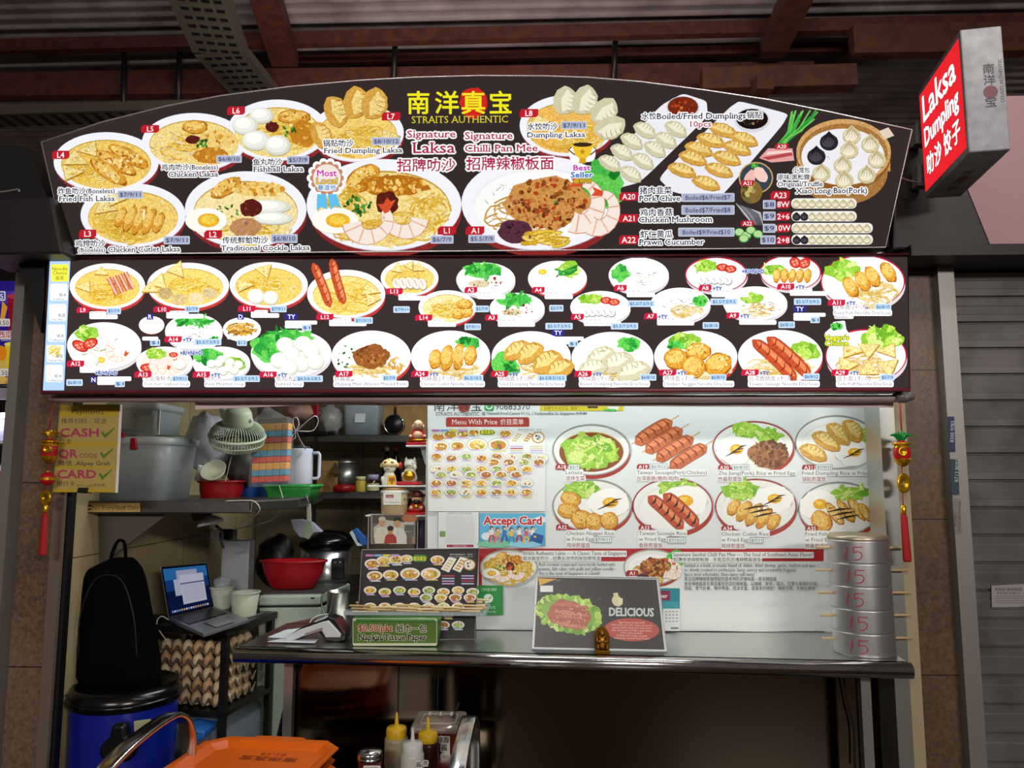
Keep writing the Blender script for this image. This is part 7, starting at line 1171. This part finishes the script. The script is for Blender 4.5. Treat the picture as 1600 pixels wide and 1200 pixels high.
def charm(x, Y, ys, label, leaf, red, side):
    k = px(Y); c = at(x, ys['body'], Y); t = Thing('pineapple_charm', label, 'charm', at(x, ys['end'], Y)); g = mat('charm_gold', '#d9a21c', .25, .8); rr_ = PM(red, .3)
    t.part('cord', MB().tube([at(x+ys['dx'], ys['top'], Y), at(x, ys['body']-30, Y)], .0025, 6).tube([at(x, ys['body']+20, Y), at(x-ys['dx'], ys['end']-60, Y)], .0016, 6), PM('#a01c1c', .6))
    t.part('fruit', MB().ball(c, (13*k, 10*k, 20*k), 20), rr_); nt = MB()
    for s_ in (-1, 1):
        for j in range(5): nt.tube(spline([c+Vector(((13.2*math.cos(q)*math.cos(s_*(.5+j*.35)))*k, -10.4*k*math.cos(q)*abs(math.sin(s_*(.5+j*.35))), 20.3*k*math.sin(q))) for q in np.linspace(-1.45, -.4, 5)], 3), 1.0*k, 5)
    nt.tube([c+Vector((13*k*math.cos(i*PI/12), 10.4*k*math.sin(i*PI/12), 15*k*.35+9*k)) for i in range(24)], 1.6*k, 6, True); t.part('gold_net', nt, g); t.part('gold_cap', MB().lathe([(8.6*k, 15.4*k), (11.9*k, 9*k), (12.2*k, 8*k)], c, 22, None, 1, .8, cap=False).lathe([(12*k, -9*k), (11*k, -13*k), (7.6*k, -17*k), (1e-4, -20.6*k)], c, 22, None, 1, .8, cap=False), g); t.part('medallion', MB().lathe([(6.5*k, -1.5*k), (6.5*k, 1*k), (5*k, 1.4*k), (4.5*k, .2*k), (1e-4, .6*k)], c+Vector((-3*k*side, -10*k, 2*k)), 20, Matrix.Rotation(PI/2, 3, 'X')), g)
    lf = MB()
    for j in range(9):
        q = (j-4)/4; z0 = c+UZ*17*k; lf.tube(spline([z0, z0+Vector((q*9*k, -3*k*(1-abs(q)), 10*k)), z0+Vector((q*19*k, -2*k, (20-10*abs(q))*k))], 4), [2.6*k]*4+[2.*k]*3+[.6*k, .3*k], 6, False, .5)
    t.part('leaf_crown', lf, leaf)
    c2 = at(x-ys['dx']*.5, ys['bead'], Y)
    if ys['round']: t.part('bead', MB().ball(c2, 11*k, 16), rr_); t.part('bead_band', MB().lathe([(11.4*k, -2*k), (11.4*k, 2*k)], c2, 20, cap=False).ball(c2+UZ*11*k, 2.5*k, 8), g)
    c3 = at(x-ys['dx'], ys['coin'], Y); t.part('coin', MB().lathe([(3*k, -1*k), (10*k, -1.4*k), (12*k, -1.4*k), (12*k, 1.4*k), (10*k, 1.4*k), (3*k, 1*k), (3*k, -1*k)], c3, 26, Matrix.Rotation(.35*side, 3, 'Z') @ Matrix.Rotation(PI/2, 3, 'X'), 1., 1.25 if not ys['round'] else 1., cap=False), g)
    t.part('clasp', MB().lathe([(3*k, 0), (4*k, 3*k), (4*k, 12*k), (2.5*k, 14*k)], at(x-ys['dx'], ys['tas']+2, Y), 12), g)
    e0 = at(x-ys['dx'], ys['tas'], Y); e1_ = at(x-ys['dx']+ys['sw'], ys['end'], Y); t.part('tassel', MB().loft([[e0*(1-f_)+e1_*f_+Vector((r_*k*math.cos(q)*(1+.12*math.sin(9*q)), r_*k*math.sin(q)*.7, 0)) for q in np.linspace(0, 2*PI, 36, endpoint=False)] for f_, r_ in ((0, 3), (.08, 4.5), (.5, 5.2), (.95, 5.8), (1, 5))]), PM('#a3101a', .7))
charm(77, 2.46, dict(body=704, top=625, dx=6, bead=748, coin=778, tas=800, end=868, sw=-5, round=True), 'red and gold pineapple charm with gold leaves hanging by the yellow sign', mat('leaf_gold', '#cf9a2a', .25, .8), '#a8161c', -1)
charm(1409, 2.5, dict(body=708, top=630, dx=-3, bead=730, coin=755, tas=802, end=878, sw=6, round=False), 'red and gold pineapple charm with green leaves hanging by the steel containers', mat('leaf_green', '#0f8a3a', .25, .3), '#b0141c', 1)
# ---------------------------------------------------------------- notices on the shutter rail
def strip(P, Y, label, col, txt, tc, sz, x, y):
    t = Thing('phone_sticker', label, 'sticker', at(*P[2], Y)); t.part('film', MB().prism([at(*p, Y) for p in P], (0, .001, 0)), PM(col, .5)); a = Art(planemap((0, Y, 0), (0, -1, 0)), z0=.0004); a.dz = 2e-5
    for s_, x_, y_, z_, w_ in txt: a.text(s_, x_, y_, z_, tc, w=w_, rot=-PI/2+.04)
    a.build('print', [PR], t.o, t.loc)
YS = 2.595
strip([(1481, 651), (1491, 651), (1493, 706), (1483, 706)], YS, 'dark blue phone number sticker on the shutter rail, uppermost', '#1c2450', [('8300 9783', 1490, 691, 8, 33)], '#b4b8c8', 1, 0, 0); strip([(1485, 717), (1497, 718), (1499, 773), (1487, 773)], YS, 'green and blue phone number sticker on the shutter rail', '#1c3a44', [('8713 8092', 1497, 753, 8, 35)], '#a4b4b4', 1, 0, 0); strip([(1488, 779), (1499, 779), (1503, 833), (1492, 833)], YS, 'worn pale sticker low on the shutter rail', '#7a706a', [('SHUTTER REPAIR', 1500, 830, 5, 48), ('Roller', 1494, 822, 7, 20)], '#3a3432', 1, 0, 0)
t = Thing('shutter_notice', 'white printed notice sheet stuck on the roller shutter', 'notice', at(1580, 952, 2.655)); t.part('sheet', MB().prism([at(x, y, 2.655) for x, y in ((1549, 915), (1612, 912), (1612, 948), (1550, 949))], (0, .001, 0)), PM('#8f8a8e', .6)); a = Art(planemap((0, 2.655, 0), (0, -1, 0)), z0=.0004); a.text('FOOD SIGNAGE', 1555, 923, 6.5, '#4a4a46', w=42, bold=.03); a.text('● 请勿张贴  ● 谢谢合作', 1558, 928, 4, '#5a5458', w=36)
for i in range(4): a.rect(1556, 931+i*3.4, 1600, 932+i*3.4, '#6a6468')
a.poly([(1596, 949), (1606, 940), (1612, 940), (1612, 949)], '#5a6a3a'); a.build('print', [PR], t.o, t.loc)
# ---------------------------------------------------------------- juice stall beyond the pillar
Yn = 2.62
t = Thing('juice_sign', 'purple and yellow juice price sign of the neighbouring stall', 'sign', at(5, 603, Yn)); t.part('panel', MB().prism([at(x, y, Yn) for x, y in ((-80, 440), (37, 437), (31, 600), (-80, 605))], (0, .04, 0)), m_blk); a = Art(planemap((0, Yn, 0), (0, -1, 0)), z0=.001); a.dz = 2e-5
a.poly([(-80, 441), (36, 439), (30, 599), (-80, 603)], '#2f1f86'); a.poly([(-80, 560), (32, 556), (30, 599), (-80, 603)], '#d8b45a'); a.rect(-80, 455, 36, 475, '#4a3aa8'); a.poly([(12, 466), (36, 462), (36, 514), (14, 520)], '#8f1626'); a.ell(24, 463, 13, 4, '#b83a48'); a.poly([(4, 470), (12, 480), (6, 505), (0, 505)], '#e8a03a'); a.poly([(8, 540), (28, 538), (26, 580), (12, 584)], '#e8c21e'); a.ell(18, 538, 11, 3.4, '#f6e05a'); a.ell(2, 552, 9, 12, '#e88a1e'); a.rect(-20, 498, 16, 510, '#e8e0d8', 2); a.text('$4.50', 14, 508, 10, '#333', align='r'); a.rect(-20, 576, 14, 588, '#e8e0d8', 2); a.text('.50', 12, 586, 10, '#333', align='r'); a.rect(-20, 455, 9, 470, '#e8e4f0', 2); a.rect(-18, 457, 7, 468, '#4a3aa8', 2); a.text('S5', 5, 467, 11, '#fff', align='r', bold=.02); a.rect(-30, 517, 32, 530, '#e8dcd8'); a.text('西瓜汁', 30, 527, 11, '#b82a3a', align='r', bold=.02); a.text('DRAGON JUICE', 30, 533, 4, '#e8e8f4', align='r'); a.text('+ 益', 26, 592, 10, '#7a2a4a', align='r', bold=.02); a.text('JUICE +', 26, 599, 5.5, '#7a2a2a', align='r')
a.build('print', [printed('juice_sign_lit', .62)], t.o, t.loc)
t = Thing('drinks_fridge', 'glass fronted display fridge of the neighbouring juice stall', 'fridge', at(0, 880, Yn)); m_f = PM('#9a94a4', .4); zz = [at(0, y, Yn).z for y in (615, 688, 772, 850, 900)]; xa, xb = at(-90, 700, Yn).x, at(20, 700, Yn).x
t.part('back', MB().box(xa, xb, Yn+.3, Yn+.32, 0, zz[0]), PM('#b8b0c8', .6)); t.part('frame', MB().box(xb-.025, xb, Yn, Yn+.3, 0, zz[0]).box(xa, xb, Yn, Yn+.02, zz[0]-.02, zz[0]+.02).box(xa, xb, Yn, Yn+.3, 0, zz[4]), m_f); 
for z in zz[1:4]: t.part('shelf', MB().box(xa, xb-.025, Yn+.02, Yn+.3, z-.01, z), m_f)
lp = bpy.data.lights.new('fridge_light', 'AREA'); lp.energy = 1.3; lp.size = .2; lp.color = (.8, .8, 1); lo = bpy.data.objects.new('fridge_light', lp); C.objects.link(lo); lo.location = (xb-.12, Yn+.05, zz[0]-.03); lo.rotation_euler = (.3, 0, 0)
for i, (x, s_, y, cc) in enumerate(((3, 1, 686, '#c8c8d8'), (-12, 1, 686, '#a03a48'), (5, 2, 770, '#8f2030'), (-10, 2, 770, '#c8b0c0'), (3, 3, 848, '#b0b8d8'), (-12, 3, 848, '#a88ab0'))):
    b = at(x, y, Yn+.08); b.z = zz[s_]; t = Thing('juice_cup', ('pale', 'red', 'dark red', 'pinkish', 'light blue', 'lilac')[i]+' lidded drink cup on the '+('upper', 'middle', 'lower')[s_-1]+' shelf of the juice fridge', 'cup', b, 'cups in the juice fridge'); t.part('body', MB().lathe([(.022, 0), (.03, .08)], b, 18), PM(cc, .3)); t.part('lid', MB().lathe([(.031, .078), (.031, .084), (.02, .1), (1e-4, .104)], b, 18), PM('#d8d8e4', .2))
# ---------------------------------------------------------------- condiment trolley in the foreground
XA, XB, Y0, Y1, ZT = -1.01, -.165, 1.69, 2.40, .64
t = Thing('condiment_trolley', 'low stainless condiment trolley with curved flat handles at each end', 'trolley', ((XA+XB)/2, (Y0+Y1)/2, 0))
def hoop(X): return spline([(X, 1.71, .29), (X, 1.71, .77), (X, 1.764, .857), (X, 1.89, .895), (X, 2.066, .907), (X, 2.167, .895), (X, 2.237, .838), (X, 2.255, .731), (X, 2.255, .29)], 8)
def band(P, w=.04, h=.01):
    mb = MB(); rings = []
    for i, p in enumerate(P):
        d = (P[min(i+1, len(P)-1)]-P[max(i-1, 0)]).normalized(); n_ = d.cross(Vector((1, 0, 0))).normalized(); X_ = Vector((1, 0, 0)); rings.append([p+X_*w/2*a_+n_*h/2*b_ for a_, b_ in ((-1, -1), (-.8, -1.3), (.8, -1.3), (1, -1), (1, 1), (.8, 1.3), (-.8, 1.3), (-1, 1))])
    return mb.loft(rings)
for X in (XA+.015, -.188): t.part('handle', band(hoop(X)), m_chrome)
t.part('top', MB().box(XA, XB, Y0, Y1, ZT-.014, ZT), mat('dimmed_steel', '#4a4744', .45, .8), bevel=.004); t.part('top_rim', MB().box(XA, XB, Y1-.014, Y1+.004, ZT-.02, ZT+.024), m_chrome, bevel=.004); t.part('lower_shelf', MB().box(XA, XB, Y0, Y1, .44, .46), m_steel, bevel=.004)  # top coloured darker to dim its bright reflection in the front panel
for x in (XA+.01, XB-.03):
    for y in (Y0, Y1-.02): t.part('leg', MB().box(x, x+.02, y, y+.02, 0, ZT-.014), m_steel)
# orange trays
zt = ZT+.04; pA, pB, pC, pD = atz(340, 1150, .766), atz(531, 1159, .766), None, None
tx = (pA+pB)/2; Wt = (pB-pA).length*1.08; Dt = .37; ex = (pB-pA).normalized(); ey = Vector((ex.y, -ex.x, 0)); m_or = mat('orange_plastic', '#de640c', .42, noise=(3, '#d0590a', .3, .7)); NT = 4
ctr = tx+ey*(Dt/2-.005)
def traymesh():
    mb = MB(); cc = .055
    def oc(w, d, c_): return [(-w/2+c_, -d/2), (w/2-c_, -d/2), (w/2, -d/2+c_), (w/2, d/2-c_), (w/2-c_, d/2), (-w/2+c_, d/2), (-w/2, d/2-c_), (-w/2, -d/2+c_)]
    rings = [[(x, y, z) for x, y in oc(w, d, c_)] for w, d, c_, z in ((Wt-.09, Dt-.085, .025, 0), (Wt-.045, Dt-.045, .035, .018), (Wt-.035, Dt-.035, .038, .02), (Wt, Dt, cc, .022), (Wt, Dt, cc, .019), (Wt-.038, Dt-.038, .038, .016), (Wt-.05, Dt-.05, .035, .014), (Wt-.09, Dt-.085, .025, .003))]
    mb.loft(rings, cap=True, smooth=False); return mb
def handle_lip(mb):
    for s_ in (-1, 1): mb.prism([(x, y*s_, .021) for x, y in ((-.09, Dt/2-.004), (.09, Dt/2-.004), (.068, Dt/2+.02), (-.068, Dt/2+.02))], (0, 0, -.003))
    return mb
tme = traymesh().mesh('serving_tray', (0, 0, 0)); tme.materials.append(m_or); lme = handle_lip(MB()).mesh('grip', (0, 0, 0)); lme.materials.append(m_or)
MT = Matrix(((ex.x, -ey.x, 0, 0), (ex.y, -ey.y, 0, 0), (0, 0, 1, 0), (0, 0, 0, 1)))
for i in range(NT):
    e_ = bpy.data.objects.new('serving_tray', None); C.objects.link(e_); z = .744-(NT-1-i)*.033+(0 if i < NT-1 else .0); e_.matrix_world = Matrix.Translation((ctr.x+(.012*math.sin(i*2.1) if i < NT-1 else 0), ctr.y, z)) @ MT; e_.empty_display_size = .05
    tag(e_, 'orange plastic serving tray on the condiment trolley, '+('topmost of the stack, with faint dark markings' if i == NT-1 else 'lowest of the stack on the trolley' if i == 0 else COUNT[min(6, NT-1-i)]+' from the top of the stack'), 'tray', 'orange trays on the trolley')
    for nm, me in (('pan', tme), ('grip', lme)): o = bpy.data.objects.new(nm, me); C.objects.link(o); o.parent = e_
    if i == NT-1:
        fm = quadmap(Vector((.02, 0, .0034)), Vector((-1, 0, 0)), Vector((0, 1, 0))); fm.n = np.array((0, 0, 1.)); a = Art(fm, z0=.0006); a.text('01-15', 0, .115, .024, '#8f3406', align='c', w=.075, bold=.02); a.text('南洋真宝', 0, .085, .034, '#8f3406', w=.17, align='c', bold=.02); a.build('marking', [PR], e_, (0, 0, 0))
t = Thing('serving_tray', 'dark red tray on the lower shelf of the condiment trolley', 'tray', (ctr.x+.1, 2.1, .462)); 
t.part('pan', MB().loft([[(ctr.x+.1+x, 2.1+y, z) for x, y in rrect(w, d, .03)] for w, d, z in ((.36, .26, .466), (.4, .3, .5), (.4, .3, .495), (.36, .26, .462))]), PM('#7a1c12', .45))
# squeeze bottles, shaker, sauce box
def bottle(x, ytip, Y, r, label, cap, body, fill=None):
    k = px(Y); tip = at(x, ytip, Y); b = Vector((tip.x, Y, ZT)); H = tip.z-ZT; r *= k; t = Thing('sauce_bottle', label, 'bottle', b); hb = H-34*k
    t.part('body', MB().lathe([(r*.96, 0), (r, .004), (r, hb-6*k), (r*.95, hb-2*k), (r*.8, hb)], b, 30), body)
    if fill: t.part('sauce', MB().lathe([(r*1.01, .003), (r*1.01, hb*.62)], b, 30, cap=False), fill, label='dark sauce showing through')
    t.part('cap', MB().lathe([(r*.86, hb-2*k), (r*.88, hb-1*k), (r*.88, hb+10*k), (r*.8, hb+13*k), (3.2*k, hb+15*k), (1.6*k, H-1*k), (1.2*k, H), (1e-4, H)], b, 28), cap); return t, b, hb, r
Yq = PM('#c9a21c', .4); bottle(620, 1113, 2.19, 17.5, 'squeeze bottle of dark sauce with a yellow cap, nearest the orange trays', Yq, PM('#9a8f74', .35), PM('#17110f', .3)); bottle(669, 1120, 2.09, 16.5, 'squeeze bottle of brown sauce with a yellow cap beside the sauce box', Yq, PM('#3a1610', .3))
t, b, hb, r = bottle(645, 1137, 1.94, 17.5, 'white squeeze bottle with a white cap', PM('#c4c4c4', .35), PM('#b4b2aa', .35))
a = Art(planemap((0, 1.94-r-.001, 0), (0, -1, 0)), z0=.0005); a.text('酱', 650, 1198, 10, '#2a2622', halo='#e0ded8', hw=1.2, bold=.02); a.text('青', 661, 1196, 9, '#2a2622', bold=.02, halo='#e0ded8', hw=1.2); a.build('paper_label', [PR], t.o, t.loc)
k = px(2.02); b = at(578, 1200, 2.02); b.z = ZT; t = Thing('shaker_jar', 'glass pepper shaker with a domed chrome lid', 'shaker', b); hz = at(0, 1164, 2.02).z-ZT; t.part('body', MB().lathe([(17*k, 0), (17.5*k, .004), (17.5*k, hz-12*k)], b, 28), PM('#5a1a12', .15)); t.part('lid', MB().lathe([(18.5*k, hz-14*k), (18.5*k, hz-10*k), (17.5*k, hz-9*k), (18.5*k, hz-8*k), (17.5*k, hz-6*k), (18*k, hz-4*k), (14*k, hz-1*k), (1e-4, hz)], b, 28), m_chrome)
a = Art(planemap((0, 2.02-17.8*k, 0), (0, -1, 0)), z0=.001); a.rect(568, 1196, 595, 1215, '#d8d4cc', 2); a.text('胡椒粉', 570, 1206, 9, '#2a2622', w=22, bold=.02); a.build('paper_label', [PR], t.o, t.loc)
Ys = 2.12; zL2 = at(0, 1131, Ys).z; A, B = at(641, 1131, Ys), at(722, 1131, Ys); cx, cy, W, D_ = (A.x+B.x)/2, Ys+.07, (B.x-A.x), .155
t = Thing('sauce_box', 'square tub of red chilli sauce with a clear notched lid and spoon', 'tub', (cx, cy, ZT)); rg = lambda w, d, z: [(cx+p, cy+q, z) for p, q in rrect(w, d, .012)]
t.part('body', MB().loft([rg(W*.82, D_*.8, ZT), rg(W*.93, D_*.93, zL2-.01)]), mat('chilli_red', '#6a150c', .25, noise=(30, '#4a0d08', .3, .7))); t.part('lid', MB().loft([rg(W*.94, D_*.94, zL2-.012), rg(W, D_, zL2-.01), rg(W, D_, zL2), rg(W*.97, D_*.97, zL2+.003)]), mat('lid_clear', '#a89a8c', .12, alpha=.55), label='clear lid'); 
lz = zL2+.003; t.part('lid_well', MB().loft([rg(W*.72, D_*.55, lz), rg(W*.72, D_*.55, lz+.004), rg(W*.66, D_*.5, lz+.004), rg(W*.66, D_*.5, lz+.001)], cap=False), mat('lid_ridge', '#b4a89c', .15, alpha=.6))
for i in range(3): t.part('lid_tab', MB().cbox((cx-.03+.03*i, cy+.028, lz+.006), (.008, .016, .008)), mat('lid_tabs', '#b4a89c', .15, alpha=.7), bevel=.002)
a = Art(planemap((0, Ys-.012, 0), (0, -1, 0)), z0=.0006); a.rect(690, 1150, 703, 1180, '#cfc8bc', 2); a.text('香', 692, 1160, 11, '#2a1c18', bold=.02); a.text('辣', 682, 1160, 11, '#2a1c18', bold=.02, halo='#cfc8bc', hw=1.5); a.text('酱', 689, 1172, 11, '#2a1c18', bold=.02, halo='#cfc8bc', hw=1.5); a.text('de', 689, 1177, 5, '#2a1c18', bold=.02); a.text('Sauce', 689, 1183, 5.5, '#2a1c18', w=17, halo='#cfc8bc', hw=1.2, bold=.02); a.build('paper_label', [PR], t.o, t.loc)
s0, s1 = Vector((cx+.025, cy+.01, zL2-.03)), at(717, 1098, cy+.02); t = Thing('spoon', 'dark spoon standing in the chilli sauce tub', 'spoon', s1); t.part('handle', MB().tube([s0, s1], .0035, 8), PM('#2a2826', .25, metal=.6)); t.part('bowl', MB().ball(s0, (.012, .008, .014), 12), m_steelb)
